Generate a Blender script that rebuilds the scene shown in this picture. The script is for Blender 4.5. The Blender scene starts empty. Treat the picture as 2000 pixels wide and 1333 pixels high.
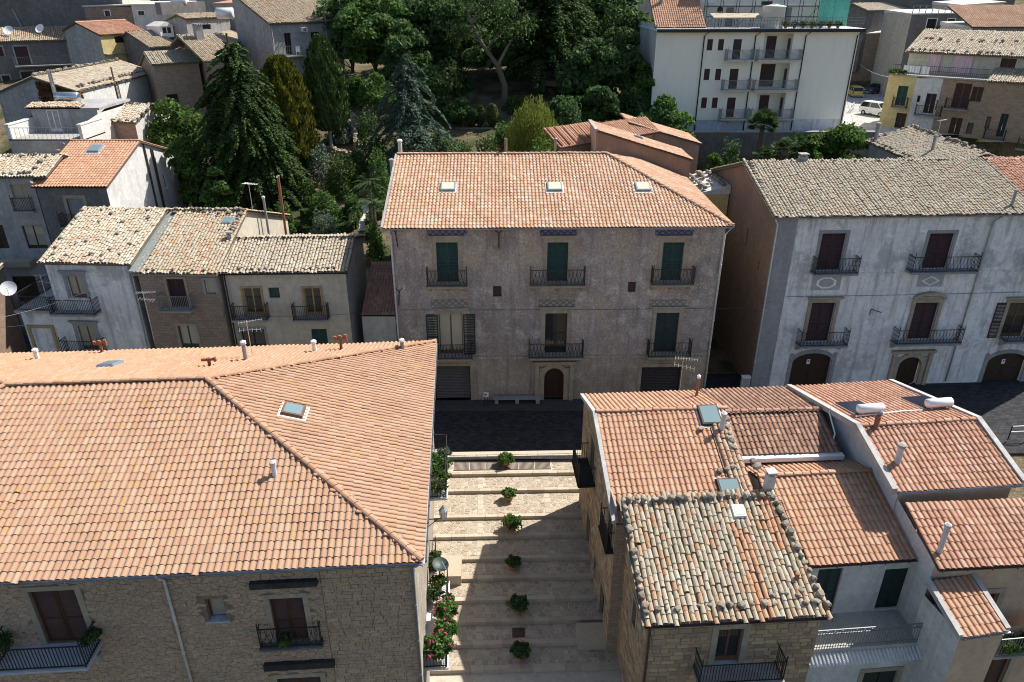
import bpy, math, random
import numpy as np
from mathutils import Vector, Matrix
R = random.Random(7)
NR = np.random.default_rng(11)
rad = math.radians
scene = bpy.context.scene
col = scene.collection

# ------------------------------------------------------------------ camera, world, sun, exposure
CZ, PITCH, FPX = 25.6, rad(26.0), 1420.0
cp, sp = math.cos(PITCH), math.sin(PITCH)
cam = bpy.data.cameras.new('camera')
cam.sensor_width = 36.0
cam.lens = 36.0 * FPX / 2000.0
cam.clip_start, cam.clip_end = 0.5, 3000
camo = bpy.data.objects.new('camera', cam)
col.objects.link(camo)
camo.location = (0, 0, CZ)
camo.rotation_euler = (rad(90) - PITCH, 0, 0)
scene.camera = camo

SUNV = Vector((0.70, 0.46, 1.0)).normalized()
SUN_EL = math.asin(SUNV.z)
SUN_AZ = math.atan2(SUNV.x, SUNV.y)
world = bpy.data.worlds.new('World')
scene.world = world
world.use_nodes = True
wn = world.node_tree
bg = wn.nodes['Background']
sky = wn.nodes.new('ShaderNodeTexSky')
sky.sky_type = 'NISHITA'
sky.sun_disc = False
sky.sun_elevation = SUN_EL
sky.sun_rotation = SUN_AZ
sky.altitude = 300
sky.dust_density = 1.5
sky.ozone_density = 1.0
wn.links.new(sky.outputs[0], bg.inputs[0])
bg.inputs[1].default_value = 0.093
sun = bpy.data.lights.new('sun', 'SUN')
sun.energy = 5.0
sun.angle = rad(0.53)
sun.color = (1.0, 0.955, 0.89)
suno = bpy.data.objects.new('sun', sun)
col.objects.link(suno)
suno.location = (60, 40, 90)
suno.rotation_euler = (-SUNV).to_track_quat('-Z', 'Y').to_euler()
scene.view_settings.view_transform = 'Standard'
scene.view_settings.look = 'None'
scene.view_settings.gamma = 1.0
scene.view_settings.exposure = 0.66
scene.cycles.use_denoising = True
scene.cycles.filter_width = 1.05
scene.cycles.max_bounces = 6
scene.cycles.diffuse_bounces = 2

# ------------------------------------------------------------------ geometry helpers
def ray(px, py):
    h, v = (px - 1000.0) / FPX, (py - 666.5) / FPX
    return Vector((h, cp - v * sp, -(sp + v * cp)))
CAM = Vector((0, 0, CZ))
def atY(px, py, Y):
    d = ray(px, py); return CAM + d * (Y / d.y)
def atZ(px, py, Z):
    d = ray(px, py); return CAM + d * ((Z - CZ) / d.z)

def tag(o, label=None, cat=None, group=None, kind=None):
    if label: o['label'] = label
    if cat: o['category'] = cat
    if group: o['group'] = group
    if kind: o['kind'] = kind
    return o

class MB:
    """collects polygons; tf maps the coordinates handed in"""
    def __init__(s, tf=None):
        s.v, s.f, s.tf = [], [], tf
    def pt(s, p):
        p = Vector(p)
        if s.tf: p = s.tf(p.x, p.y, p.z)
        s.v.append((p[0], p[1], p[2])); return len(s.v) - 1
    def poly(s, pts):
        s.f.append([s.pt(p) for p in pts]); return s
    def box(s, x0, x1, y0, y1, z0, z1):
        i = [s.pt(p) for p in ((x0,y0,z0),(x1,y0,z0),(x1,y1,z0),(x0,y1,z0),(x0,y0,z1),(x1,y0,z1),(x1,y1,z1),(x0,y1,z1))]
        for q in ((0,3,2,1),(4,5,6,7),(0,1,5,4),(1,2,6,5),(2,3,7,6),(3,0,4,7)):
            s.f.append([i[k] for k in q])
        return s
    def hexa(s, b4, t4):
        i = [s.pt(p) for p in list(b4) + list(t4)]
        for q in ((0,3,2,1),(4,5,6,7),(0,1,5,4),(1,2,6,5),(2,3,7,6),(3,0,4,7)):
            s.f.append([i[k] for k in q])
        return s
    def tube(s, path, r, n=6, cap=True):
        path = [Vector(p) for p in path]
        rs = r if isinstance(r, (list, tuple)) else [r] * len(path)
        rings = []
        for k, p in enumerate(path):
            a = path[max(k - 1, 0)]; b = path[min(k + 1, len(path) - 1)]
            t = (b - a).normalized()
            ref = Vector((0, 0, 1)) if abs(t.z) < .9 else Vector((1, 0, 0))
            u = t.cross(ref).normalized(); w = t.cross(u)
            rings.append([s.pt(p + (u * math.cos(2*math.pi*j/n) + w * math.sin(2*math.pi*j/n)) * rs[k]) for j in range(n)])
        for a, b in zip(rings, rings[1:]):
            for j in range(n):
                s.f.append([a[j], a[(j+1) % n], b[(j+1) % n], b[j]])
        if cap:
            s.f.append(rings[0][::-1]); s.f.append(rings[-1])
        return s
    def lathe(s, c, prof, n=12):
        c = Vector(c); rings = []
        for (r, z) in prof:
            rings.append([s.pt(c + Vector((r * math.cos(2*math.pi*j/n), r * math.sin(2*math.pi*j/n), z))) for j in range(n)])
        for a, b in zip(rings, rings[1:]):
            for j in range(n):
                s.f.append([a[j], a[(j+1) % n], b[(j+1) % n], b[j]])
        s.f.append(rings[0][::-1]); s.f.append(rings[-1])
        return s
    def slab(s, pts, dz):
        """polygon extruded by vector dz"""
        dz = Vector(dz); pts = [Vector(p) for p in pts]
        a = [s.pt(p) for p in pts]; b = [s.pt(p + dz) for p in pts]
        s.f.append(a); s.f.append(b[::-1])
        n = len(pts)
        for k in range(n):
            s.f.append([a[(k+1) % n], a[k], b[k], b[(k+1) % n]])
        return s
    def build(s, name, mat, parent=None, smooth=False):
        me = bpy.data.meshes.new(name)
        me.from_pydata(s.v, [], s.f)
        if smooth: me.polygons.foreach_set('use_smooth', [True] * len(me.polygons))
        me.materials.append(mat)
        o = bpy.data.objects.new(name, me)
        o.parent = parent
        col.objects.link(o)
        return o

def np_mesh(name, V, F, mat, parent=None, uv=None, smooth=False):
    """V (n,3), F (m,4) quads, uv (m*4,2)"""
    me = bpy.data.meshes.new(name)
    n, m, k = len(V), len(F), F.shape[1]
    me.vertices.add(n); me.vertices.foreach_set('co', np.asarray(V, np.float32).ravel())
    me.loops.add(m * k); me.loops.foreach_set('vertex_index', np.asarray(F, np.int32).ravel())
    me.polygons.add(m)
    me.polygons.foreach_set('loop_start', np.arange(0, m * k, k, dtype=np.int32))
    try: me.polygons.foreach_set('loop_total', np.full(m, k, np.int32))
    except Exception: pass
    me.polygons.foreach_set('use_smooth', np.full(m, bool(smooth)))
    if uv is not None:
        l = me.uv_layers.new(name='UVMap'); l.data.foreach_set('uv', np.asarray(uv, np.float32).ravel())
    me.materials.append(mat)
    me.update(calc_edges=True)
    o = bpy.data.objects.new(name, me); o.parent = parent; col.objects.link(o)
    return o

def empty(name, loc, rz=0.0):
    o = bpy.data.objects.new(name, None)
    o.location = loc; o.rotation_euler = (0, 0, rz); o.empty_display_size = .3
    col.objects.link(o); return o

# ------------------------------------------------------------------ materials
class G:
    def __init__(s, name):
        s.m = bpy.data.materials.new(name); s.m.use_nodes = True
        s.t = s.m.node_tree; s.p = s.t.nodes['Principled BSDF']
        s.out = s.t.nodes['Material Output']
    def n(s, typ, **kw):
        nd = s.t.nodes.new(typ)
        for k, v in kw.items():
            setattr(nd, k, v)
        return nd
    def l(s, a, b): s.t.links.new(a, b)
    def geo(s): return s.n('ShaderNodeNewGeometry')
    def noise(s, vec, scale, detail=4, rough=.6, stretch=None):
        if stretch:
            mp = s.n('ShaderNodeMapping'); mp.inputs['Scale'].default_value = stretch
            s.l(vec, mp.inputs[0]); vec = mp.outputs[0]
        nd = s.n('ShaderNodeTexNoise'); nd.inputs['Scale'].default_value = scale
        nd.inputs['Detail'].default_value = detail; nd.inputs['Roughness'].default_value = rough
        s.l(vec, nd.inputs['Vector']); return nd.outputs['Fac']
    def ramp(s, fac, stops, interp='LINEAR'):
        r = s.n('ShaderNodeValToRGB'); r.color_ramp.interpolation = interp
        e = r.color_ramp.elements
        while len(e) < len(stops): e.new(.5)
        for k, (p, c) in enumerate(stops):
            e[k].position = p
            e[k].color = (c, c, c, 1) if isinstance(c, (int, float)) else (*c, 1)
        s.l(fac, r.inputs[0]); return r.outputs[0]
    def mix(s, fac, a, b, mode='MIX'):
        m = s.n('ShaderNodeMix', data_type='RGBA', blend_type=mode)
        for v, i in ((fac, 0), (a, 6), (b, 7)):
            if isinstance(v, (int, float)): m.inputs[i].default_value = v
            elif isinstance(v, tuple): m.inputs[i].default_value = (*v, 1)
            else: s.l(v, m.inputs[i])
        return m.outputs[2]
    def math(s, op, a, b=None):
        m = s.n('ShaderNodeMath', operation=op)
        for k, v in ((0, a), (1, b)):
            if v is None: continue
            if isinstance(v, (int, float)): m.inputs[k].default_value = v
            else: s.l(v, m.inputs[k])
        return m.outputs[0]
    def rnd(s):
        g = s.geo(); oi = s.n('ShaderNodeObjectInfo')
        return s.math('FRACT', s.math('ADD', s.math('MULTIPLY', oi.outputs['Random'], 37.73), s.math('MULTIPLY', g.outputs['Random Per Island'], 17.31)))
    def bump(s, h, strength=.3, dist=.02):
        b = s.n('ShaderNodeBump'); b.inputs['Strength'].default_value = strength; b.inputs['Distance'].default_value = dist
        s.l(h, b.inputs['Height']); s.l(b.outputs[0], s.p.inputs['Normal'])
    def done(s, colour, rough=.85, metal=0.0, spec=.3):
        if isinstance(colour, tuple): s.p.inputs['Base Color'].default_value = (*colour, 1)
        else: s.l(colour, s.p.inputs['Base Color'])
        s.p.inputs['Roughness'].default_value = rough
        s.p.inputs['Metallic'].default_value = metal
        s.p.inputs['Specular IOR Level'].default_value = spec
        return s.m

def simple(name, c, rough=.7, metal=0.0, spec=.4, var=.15):
    g = G(name); pos = g.geo().outputs['Position']
    f = g.noise(pos, 3.0, 5)
    cc = g.mix(g.ramp(f, [(.3, 0.0), (.75, 1.0)]), tuple(x * (1 - var) for x in c), tuple(min(1, x * (1 + var)) for x in c))
    return g.done(cc, rough, metal, spec)

def tile_mat(name, cols, dirt=(.16,.14,.12), dirt_amt=.6, lichen=.35, patch=.5):
    g = G(name); pos = g.geo().outputs['Position']; r = g.rnd()
    n = len(cols)
    c = g.ramp(r, [((k + .5) / n, cc) for k, cc in enumerate(cols)], 'LINEAR')
    big = g.noise(pos, .35, 3)
    c = g.mix(g.math('MULTIPLY', g.ramp(big, [(.42, 0.), (.68, 1.)]), patch), c, tuple(x * .62 + .02 for x in cols[n // 2]))
    fine = g.noise(pos, 26, 5, .7)
    c = g.mix(g.math('MULTIPLY', g.ramp(fine, [(.46, 0.), (.70, 1.)]), .3), c, dirt)
    uv = g.n('ShaderNodeUVMap'); sx = g.n('ShaderNodeSeparateXYZ'); g.l(uv.outputs[0], sx.inputs[0])
    pan = g.ramp(sx.outputs[0], [(.60, 0.), (.70, 1.)])
    mott = g.ramp(g.noise(pos, 17, 5, .75), [(.35, .25), (.6, 1.)])
    c = g.mix(g.math('MULTIPLY', g.math('MULTIPLY', pan, mott), dirt_amt), c, dirt)
    if lichen:
        ln = g.math('MULTIPLY', g.ramp(g.noise(pos, 4.2, 3, .65), [(.60, 0.), (.64, 1.)]), g.ramp(g.noise(pos, .5, 2), [(.38, 0.), (.55, 1.)]))
        c = g.mix(g.math('MULTIPLY', ln, lichen), c, (.46, .24, .03))
    g.bump(fine, .25, .01)
    return g.done(c, .88, 0, .2)

def plaster(name, base, dark, light, stain=(.10,.095,.09), streak=.35, scale=.55, grain=.35, blot=.6, extra=None, mott=.3, ms=3.2):
    g = G(name); tc = g.n('ShaderNodeTexCoord'); pos = tc.outputs['Object']
    a = g.noise(pos, scale, 6, .62); b = g.noise(pos, scale * 3.7, 6, .65); f = g.noise(pos, 22, 5, .7)
    c = g.mix(g.ramp(a, [(.36, 0.), (.64, 1.)]), dark, base)
    c = g.mix(g.math('MULTIPLY', g.ramp(b, [(.50, 0.), (.66, 1.)]), blot), c, light)
    st = g.noise(pos, 1.0, 5, .6, stretch=(2.6, 2.6, .28))
    c = g.mix(g.math('MULTIPLY', g.ramp(st, [(.50, 0.), (.74, 1.)]), streak), c, stain)
    if extra:
        e = g.noise(pos, extra[1], 5, .7)
        c = g.mix(g.math('MULTIPLY', g.ramp(e, [(extra[2], 0.), (extra[2] + .08, 1.)]), extra[3]), c, extra[0])
    c = g.mix(g.math('MULTIPLY', g.ramp(f, [(.38, 0.), (.62, 1.)]), grain), c, tuple(x * .55 for x in base))
    if mott:
        h = g.noise(pos, ms, 9, .8)
        c = g.mix(g.math('MULTIPLY', g.ramp(h, [(.50, 0.), (.60, 1.)]), mott), c, tuple(x * .48 for x in base))
        c = g.mix(g.math('MULTIPLY', g.ramp(h, [(.36, 1.), (.45, 0.)]), mott * .8), c, tuple(min(.9, x * 1.15) for x in light))
    g.bump(g.math('ADD', f, g.math('MULTIPLY', b, 1.5)), .35, .03)
    return g.done(c, .92, 0, .15)

def stone_mat(name, cols, scale=6.0, bump=.5, pit=0):
    g = G(name); pos = g.geo().outputs['Position']; r = g.rnd(); n = len(cols)
    c = g.ramp(r, [((k + .5) / n, cc) for k, cc in enumerate(cols)])
    a = g.noise(pos, scale, 6, .7); b = g.noise(pos, scale * 5, 5, .7)
    mid = cols[n // 2]
    c = g.mix(g.math('MULTIPLY', g.ramp(a, [(.44, 0.), (.72, 1.)]), .5), c, tuple(x * .6 for x in mid))
    c = g.mix(g.math('MULTIPLY', g.ramp(b, [(.50, 0.), (.72, 1.)]), .35), c, tuple(min(.9, x * 1.5) for x in mid))
    if pit: c = g.mix(g.math('MULTIPLY', g.ramp(g.noise(pos, 11, 8, .8), [(.50, 0.), (.60, 1.)]), pit), c, tuple(x * .38 for x in mid))
    g.bump(g.math('ADD', a, g.math('MULTIPLY', b, .5)), bump, .03)
    return g.done(c, .92, 0, .15)

def leaf_mat(name, c1, c2, c3=None, trans=.35):
    g = G(name); r = g.rnd(); pos = g.geo().outputs['Position']
    c = g.ramp(r, [(.1, c1), (.6, c2), (.95, c3 or c2)])
    c = g.mix(g.math('MULTIPLY', g.ramp(g.noise(pos, .5, 3), [(.4, 0.), (.65, 1.)]), .45), c, tuple(x * .6 for x in c1))
    g.done(c, .7, 0, .2)
    tr = g.n('ShaderNodeBsdfTranslucent'); g.l(c, tr.inputs['Color'])
    mx = g.n('ShaderNodeMixShader'); mx.inputs[0].default_value = trans
    g.l(g.p.outputs[0], mx.inputs[1]); g.l(tr.outputs[0], mx.inputs[2]); g.l(mx.outputs[0], g.out.inputs[0])
    return g.m

def cobble_mat(name, c1, c2, mortar, scale, bump=.5):
    g = G(name); pos = g.geo().outputs['Position']
    v = g.n('ShaderNodeTexVoronoi', feature='DISTANCE_TO_EDGE'); v.inputs['Scale'].default_value = scale; g.l(pos, v.inputs['Vector'])
    w = g.n('ShaderNodeTexVoronoi'); w.inputs['Scale'].default_value = scale; g.l(pos, w.inputs['Vector'])
    c = g.mix(w.outputs['Color'], c1, c2)
    c = g.mix(g.ramp(v.outputs['Distance'], [(.02, 1.), (.07, 0.)]), c, mortar)
    c = g.mix(g.math('MULTIPLY', g.ramp(g.noise(pos, .6, 4), [(.4, 0.), (.7, 1.)]), .4), c, tuple(x * .55 for x in c1))
    g.bump(g.ramp(v.outputs['Distance'], [(.0, 0.), (.12, 1.)]), bump, .02)
    return g.done(c, .9, 0, .2)

def brick_mat(name, c1, c2, mortar, bw, bh, vertical=False, bump=.4):
    g = G(name); tc = g.n('ShaderNodeTexCoord'); v = tc.outputs['Object']
    if vertical:
        sx = g.n('ShaderNodeSeparateXYZ'); g.l(v, sx.inputs[0]); cb = g.n('ShaderNodeCombineXYZ')
        g.l(g.math('ADD', sx.outputs[0], sx.outputs[1]), cb.inputs[0]); g.l(sx.outputs[2], cb.inputs[1]); v = cb.outputs[0]
    b = g.n('ShaderNodeTexBrick'); b.inputs['Scale'].default_value = 1.0
    b.inputs['Brick Width'].default_value = bw; b.inputs['Row Height'].default_value = bh
    b.inputs['Mortar Size'].default_value = .012; b.inputs['Mortar Smooth'].default_value = .3
    b.inputs['Color1'].default_value = (*c1, 1); b.inputs['Color2'].default_value = (*c2, 1); b.inputs['Mortar'].default_value = (*mortar, 1)
    dn = g.n('ShaderNodeTexNoise'); dn.inputs['Scale'].default_value = 2.5; g.l(v, dn.inputs['Vector'])
    off = g.n('ShaderNodeVectorMath', operation='MULTIPLY_ADD'); off.inputs[1].default_value = (.12, .12, .12)
    g.l(dn.outputs['Color'], off.inputs[0]); g.l(v, off.inputs[2]); g.l(off.outputs[0], b.inputs['Vector'])
    n = g.noise(v, 9, 5, .7)
    c = g.mix(g.math('MULTIPLY', g.ramp(n, [(.4, 0.), (.68, 1.)]), .55), b.outputs['Color'], tuple(x * .45 for x in c1))
    g.bump(g.math('ADD', g.math('MULTIPLY', b.outputs['Fac'], -.7), n), bump, .03)
    return g.done(c, .92, 0, .15)

def glass_mat(name, c, rough=.06):
    g = G(name); g.p.inputs['Base Color'].default_value = (*c, 1)
    g.p.inputs['Roughness'].default_value = rough; g.p.inputs['Specular IOR Level'].default_value = .6
    return g.m

M = {}
M['t_pink'] = tile_mat('terracotta_pink', [(0.411,0.234,0.145),(0.446,0.261,0.162),(0.426,0.245,0.150),(0.470,0.297,0.196),(0.392,0.213,0.130)], dirt=(0.294,0.255,0.196), dirt_amt=.75, patch=.22, lichen=.6)
M['t_orange'] = tile_mat('terracotta_orange', [(0.464,0.254,0.157),(0.503,0.284,0.177),(0.434,0.231,0.141),(0.534,0.328,0.211)], dirt_amt=.35, lichen=.3, patch=.2)
M['t_palazzo'] = tile_mat('terracotta_pale', [(0.479,0.297,0.191),(0.539,0.363,0.257),(0.451,0.250,0.150),(0.588,0.425,0.320),(0.500,0.291,0.176)], dirt_amt=.3, lichen=.6, patch=.25)
M['t_red'] = tile_mat('terracotta_red', [(0.434,0.231,0.152),(0.493,0.271,0.180),(0.403,0.202,0.129),(0.545,0.328,0.230)], dirt_amt=.35, lichen=.3, patch=.25)
M['t_brown'] = tile_mat('terracotta_brown', [(0.317,0.175,0.112),(0.403,0.231,0.151),(0.269,0.145,0.098),(0.461,0.287,0.196)], dirt=(0.086,0.075,0.064), dirt_amt=.8, lichen=.1, patch=.5)
M['c_grey'] = tile_mat('old_tile_grey', [(0.382,0.329,0.241),(0.437,0.394,0.304),(0.326,0.281,0.210),(0.477,0.434,0.351),(0.398,0.289,0.195),(0.358,0.314,0.234)], dirt=(0.135,0.117,0.089), dirt_amt=.6, lichen=.15, patch=.3)
M['c_warm'] = tile_mat('old_tile_warm', [(0.398,0.346,0.249),(0.366,0.310,0.226),(0.422,0.281,0.180),(0.445,0.394,0.296),(0.342,0.293,0.218),(0.477,0.426,0.327),(0.398,0.233,0.132)], dirt=(0.135,0.109,0.082), dirt_amt=.6, lichen=.15, patch=.25)
M['c_pale'] = tile_mat('old_tile_pale', [(0.453,0.394,0.296),(0.501,0.450,0.351),(0.422,0.297,0.202),(0.405,0.354,0.261),(0.525,0.482,0.389)], dirt=(0.167,0.140,0.105), dirt_amt=.6, lichen=.15, patch=.25)
M['c_orange'] = tile_mat('old_tile_orange', [(.44,.235,.135),(.47,.26,.15),(.44,.30,.20)], dirt_amt=.4, lichen=.1, patch=.2)
M['under'] = simple('roof_underlay', (.11,.075,.055), .95)
M['roof_felt'] = simple('old_roof_bed', (.13,.105,.085), .95)
M['cement'] = plaster('cement', (.42,.40,.37), (.33,.31,.29), (.52,.50,.47), streak=.3)
M['cement_light'] = plaster('cement_light', (.66,.65,.63), (.54,.53,.51), (.76,.75,.73), streak=.2)
M['cement_mid'] = plaster('cement_mid', (.50,.48,.45), (.40,.38,.36), (.60,.58,.55), streak=.3)
M['rock'] = stone_mat('weight_stone', [(.22,.19,.15),(.31,.27,.21),(.18,.16,.13),(.36,.31,.24)], 9)
M['st_A'] = stone_mat('rubble_brown', [(0.426,0.317,0.228),(0.489,0.370,0.267),(0.374,0.278,0.206),(0.530,0.403,0.292),(0.447,0.336,0.241),(0.520,0.350,0.219),(0.395,0.302,0.224)], 6, .8, .75)
M['mort_A'] = plaster('mortar_joint_shade', (0.281,0.211,0.146), (0.187,0.144,0.103), (0.374,0.283,0.198), streak=.2)  # mortar kept darker than the stones: shade in the joints is put into its colour
M['st_O'] = stone_mat('masonry_ochre', [(0.367,0.260,0.159),(0.469,0.335,0.205),(0.275,0.195,0.132),(0.530,0.391,0.246),(0.388,0.288,0.201),(0.245,0.186,0.137)], 7)
M['mort_O'] = plaster('mortar_ochre', (0.377,0.284,0.196), (0.286,0.214,0.150), (0.449,0.344,0.251), streak=.2)
M['pl_pal'] = plaster('plaster_violet_grey', (.49,.415,.37), (.26,.215,.195), (.74,.68,.62), stain=(.12,.105,.098), streak=.75, scale=.28, grain=.5, blot=.75, extra=((.52,.42,.29), .25, .53, .7), mott=.85, ms=7.0)
M['pl_low'] = plaster('plaster_ochre_grey', (.46,.40,.32), (.28,.24,.195), (.68,.61,.50), streak=.75, scale=.32, grain=.5, blot=.6, mott=.7, ms=7.0)
M['pl_blue'] = plaster('plaster_white_blue', (.83,.82,.82), (.64,.635,.635), (.92,.92,.91), stain=(.15,.155,.145), streak=.8, scale=.3, grain=.25, blot=.8, extra=((.30,.31,.30), .28, .53, .7), mott=.4)
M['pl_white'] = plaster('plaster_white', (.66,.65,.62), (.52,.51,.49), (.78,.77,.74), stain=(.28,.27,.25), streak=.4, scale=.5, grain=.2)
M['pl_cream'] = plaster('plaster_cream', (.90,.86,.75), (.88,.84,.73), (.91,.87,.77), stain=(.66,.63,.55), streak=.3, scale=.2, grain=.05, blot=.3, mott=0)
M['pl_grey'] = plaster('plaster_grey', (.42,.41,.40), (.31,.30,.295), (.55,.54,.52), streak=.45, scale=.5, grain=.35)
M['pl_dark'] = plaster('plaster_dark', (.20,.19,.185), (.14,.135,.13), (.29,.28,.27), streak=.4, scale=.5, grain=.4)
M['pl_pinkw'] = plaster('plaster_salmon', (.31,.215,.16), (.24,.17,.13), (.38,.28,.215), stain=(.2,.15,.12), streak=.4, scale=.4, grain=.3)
M['pl_yellow'] = plaster('plaster_yellow', (.62,.50,.23), (.50,.40,.19), (.70,.60,.34), stain=(.3,.25,.15), streak=.4, scale=.5, grain=.25)
M['pl_beige'] = plaster('plaster_beige', (.58,.53,.43), (.46,.42,.34), (.68,.63,.53), stain=(.25,.22,.18), streak=.4, scale=.5, grain=.3)
M['pl_salm2'] = plaster('plaster_peach', (.56,.42,.30), (.48,.35,.25), (.63,.50,.38), stain=(.3,.22,.16), streak=.3, scale=.4, grain=.2)
M['stone_far'] = brick_mat('far_rubble', (0.275,0.214,0.173), (0.367,0.288,0.228), (0.194,0.158,0.137), .42, .2, True)
M['stone_far2'] = brick_mat('far_rubble_warm', (0.347,0.251,0.173), (0.449,0.335,0.237), (0.255,0.195,0.146), .42, .2, True)
M['trim_stone'] = plaster('trim_limestone', (.42,.36,.27), (.33,.28,.21), (.50,.44,.34), streak=.35, scale=1.2)
M['trim_grey'] = plaster('trim_grey', (.34,.34,.35), (.28,.28,.29), (.40,.40,.41), streak=.3, scale=1.0)
M['trim_ochre'] = plaster('trim_ochre', (.44,.31,.15), (.36,.25,.12), (.52,.39,.21), streak=.35, scale=1.2)
M['tiles_blue'] = None
M['sh_green'] = simple('shutter_green', (.018,.06,.05), .55, var=.25)
M['sh_dgreen'] = simple('shutter_dark_green', (.012,.03,.026), .5, var=.25)
M['sh_brown'] = simple('shutter_brown', (.075,.03,.02), .55, var=.25)
M['sh_maroon'] = simple('shutter_maroon', (.045,.018,.02), .55, var=.25)
M['pl_black'] = plaster('moss_black', (.05,.048,.045), (.03,.03,.028), (.09,.085,.08), streak=.3)
M['wood'] = simple('door_wood', (.04,.021,.012), .6, var=.3)
M['wood_frame'] = simple('window_frame_wood', (.16,.075,.035), .6, var=.25)
M['frame_ochre'] = simple('window_frame_ochre', (.40,.28,.12), .6)
M['frame_white'] = simple('window_frame_white', (.7,.7,.68), .5)
M['glass'] = glass_mat('window_glass', (.025,.028,.03))
M['glass_curtain'] = glass_mat('curtained_glass', (.36,.34,.27), .12)
M['glass_sky'] = glass_mat('skylight_glass', (.16,.24,.25), .1)
M['glass_pale'] = glass_mat('skylight_blind', (.60,.56,.40), .25)
M['roller'] = simple('roller_metal', (.13,.12,.11), .5, .3)
M['roller_dk'] = simple('roller_dark', (.045,.035,.032), .5)
M['iron'] = simple('wrought_iron', (.025,.022,.022), .6, .2)
M['iron_rust'] = simple('rusty_iron', (.075,.042,.03), .75, .1, var=.4)
M['iron_grey'] = simple('grey_railing', (.22,.23,.24), .5, .4)
M['zinc'] = simple('zinc_gutter', (.36,.38,.40), .45, .55)
M['pipe_white'] = simple('white_pipe', (.62,.63,.64), .5)
M['pipe_brown'] = simple('brown_gutter', (.10,.055,.045), .5)
M['pipe_black'] = simple('black_downpipe', (.02,.018,.018), .5)
M['steel'] = simple('stainless', (.60,.62,.64), .22, .9, var=.05)
M['alu'] = simple('antenna_aluminium', (.6,.6,.6), .4, .6)
M['white'] = simple('white_paint', (.78,.78,.76), .5, var=.06)
M['blue_marble'] = simple('balcony_slab_bluegrey', (.42,.46,.52), .5, var=.12)
M['slab'] = plaster('balcony_slab', (.40,.38,.35), (.32,.30,.28), (.48,.46,.43), streak=.4)
M['terra_pot'] = simple('terracotta_pot', (.40,.17,.09), .85)
M['rust_red'] = simple('terracotta_chimney', (.30,.11,.06), .85)
M['panel'] = glass_mat('solar_panel', (.02,.025,.04), .12)
M['dkcavity'] = simple('dark_interior', (.012,.011,.011), .9)
# ------------------------------------------------------------------ roof tiles
TW, TE, TL = .235, .36, .42          # roman tile: column width, exposed length, whole length
def _sheet_template(prof, L, lift, lip, taper=1.0, cx=0.0):
    """quads of a ridged sheet: prof = [(x, z)], low end lifted, with a front lip; returns V, F, UV"""
    n = len(prof); V = []
    x0 = min(p[0] for p in prof); w = max(p[0] for p in prof) - x0
    for x, z in prof: V.append((x, 0, z + lift))
    for x, z in prof: V.append((cx + (x - cx) * taper, L, z * taper))
    for x, z in prof: V.append((x, .004, z + lift - lip))
    F, UV = [], []
    for k in range(n - 1):
        ua, ub = (prof[k][0] - x0) / w, (prof[k+1][0] - x0) / w
        F.append((k, k+1, n+k+1, n+k)); UV += [(ua,0),(ub,0),(ub,1),(ua,1)]
        F.append((2*n+k, 2*n+k+1, k+1, k)); UV += [(ua,0),(ub,0),(ub,0),(ua,0)]
    return np.array(V, float), np.array(F, int), np.array(UV, float)
def _roman():
    pr = [(.078 - .078 * math.cos(a), .052 * math.sin(a)) for a in [math.pi * k / 6 for k in range(7)]]
    pr += [(.195, -.006), (TW + .012, .0)]
    return _sheet_template(pr, TL, .028, .028)
def _cover(r=.098):
    pr = [(-r * math.cos(a), .086 * math.sin(a)) for a in [math.pi * k / 5 for k in range(6)]]
    V, F, UV = _sheet_template(pr, .46, .028, .026, .88)
    UV[:, 0] = .2 + .2 * UV[:, 0]
    return V, F, UV
def _pan(r=.10):
    pr = [(-r, .0), (-r * .5, -.045), (r * .5, -.045), (r, .0)]
    V, F, UV = _sheet_template(pr, .44, .02, .015)
    UV[:, 0] = .8 + .1 * UV[:, 0]
    return V, F, UV
TPL = {'roman': _roman(), 'cover': _cover(), 'pan': _pan()}
_tile_meshes = {}
def tile_mesh(kind, mat, name):
    k = (kind, mat.name)
    if k not in _tile_meshes:
        V, F, UV = TPL[kind]
        o = np_mesh(name, V, F, mat, None, UV)
        _tile_meshes[k] = o.data
        bpy.data.objects.remove(o)
    return _tile_meshes[k]

def instance_mesh(name, sets, mat, parent):
    """sets: list of (template, O(m,3), X, Y, Z axes (m,3)) joined into one mesh"""
    Vs, Fs, Us, base = [], [], [], 0
    for (V, F, UV), O, X, Y, Z in sets:
        m = len(O)
        if not m: continue
        P = O[:, None, :] + V[None, :, 0:1] * X[:, None, :] + V[None, :, 1:2] * Y[:, None, :] + V[None, :, 2:3] * Z[:, None, :]
        Vs.append(P.reshape(-1, 3))
        Fs.append((F[None] + (np.arange(m) * len(V))[:, None, None]).reshape(-1, 4) + base)
        Us.append(np.tile(UV, (m, 1))); base += m * len(V)
    return np_mesh(name, np.concatenate(Vs), np.concatenate(Fs), mat, parent, np.concatenate(Us))

def inpoly(x, y, P):
    """signed-ish test: inside convex polygon P (ccw)"""
    ok = np.ones_like(x, bool)
    for k in range(len(P)):
        ax, ay = P[k]; bx, by = P[(k+1) % len(P)]
        L = math.hypot(bx - ax, by - ay)
        if L < 1e-6: continue
        ok &= ((bx - ax) * (y - ay) - (by - ay) * (x - ax)) / L > -.03
    return ok

def rot2(X, Y, a):
    c, s = np.cos(a)[:, None], np.sin(a)[:, None]
    return X * c + Y * s, Y * c - X * s

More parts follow.
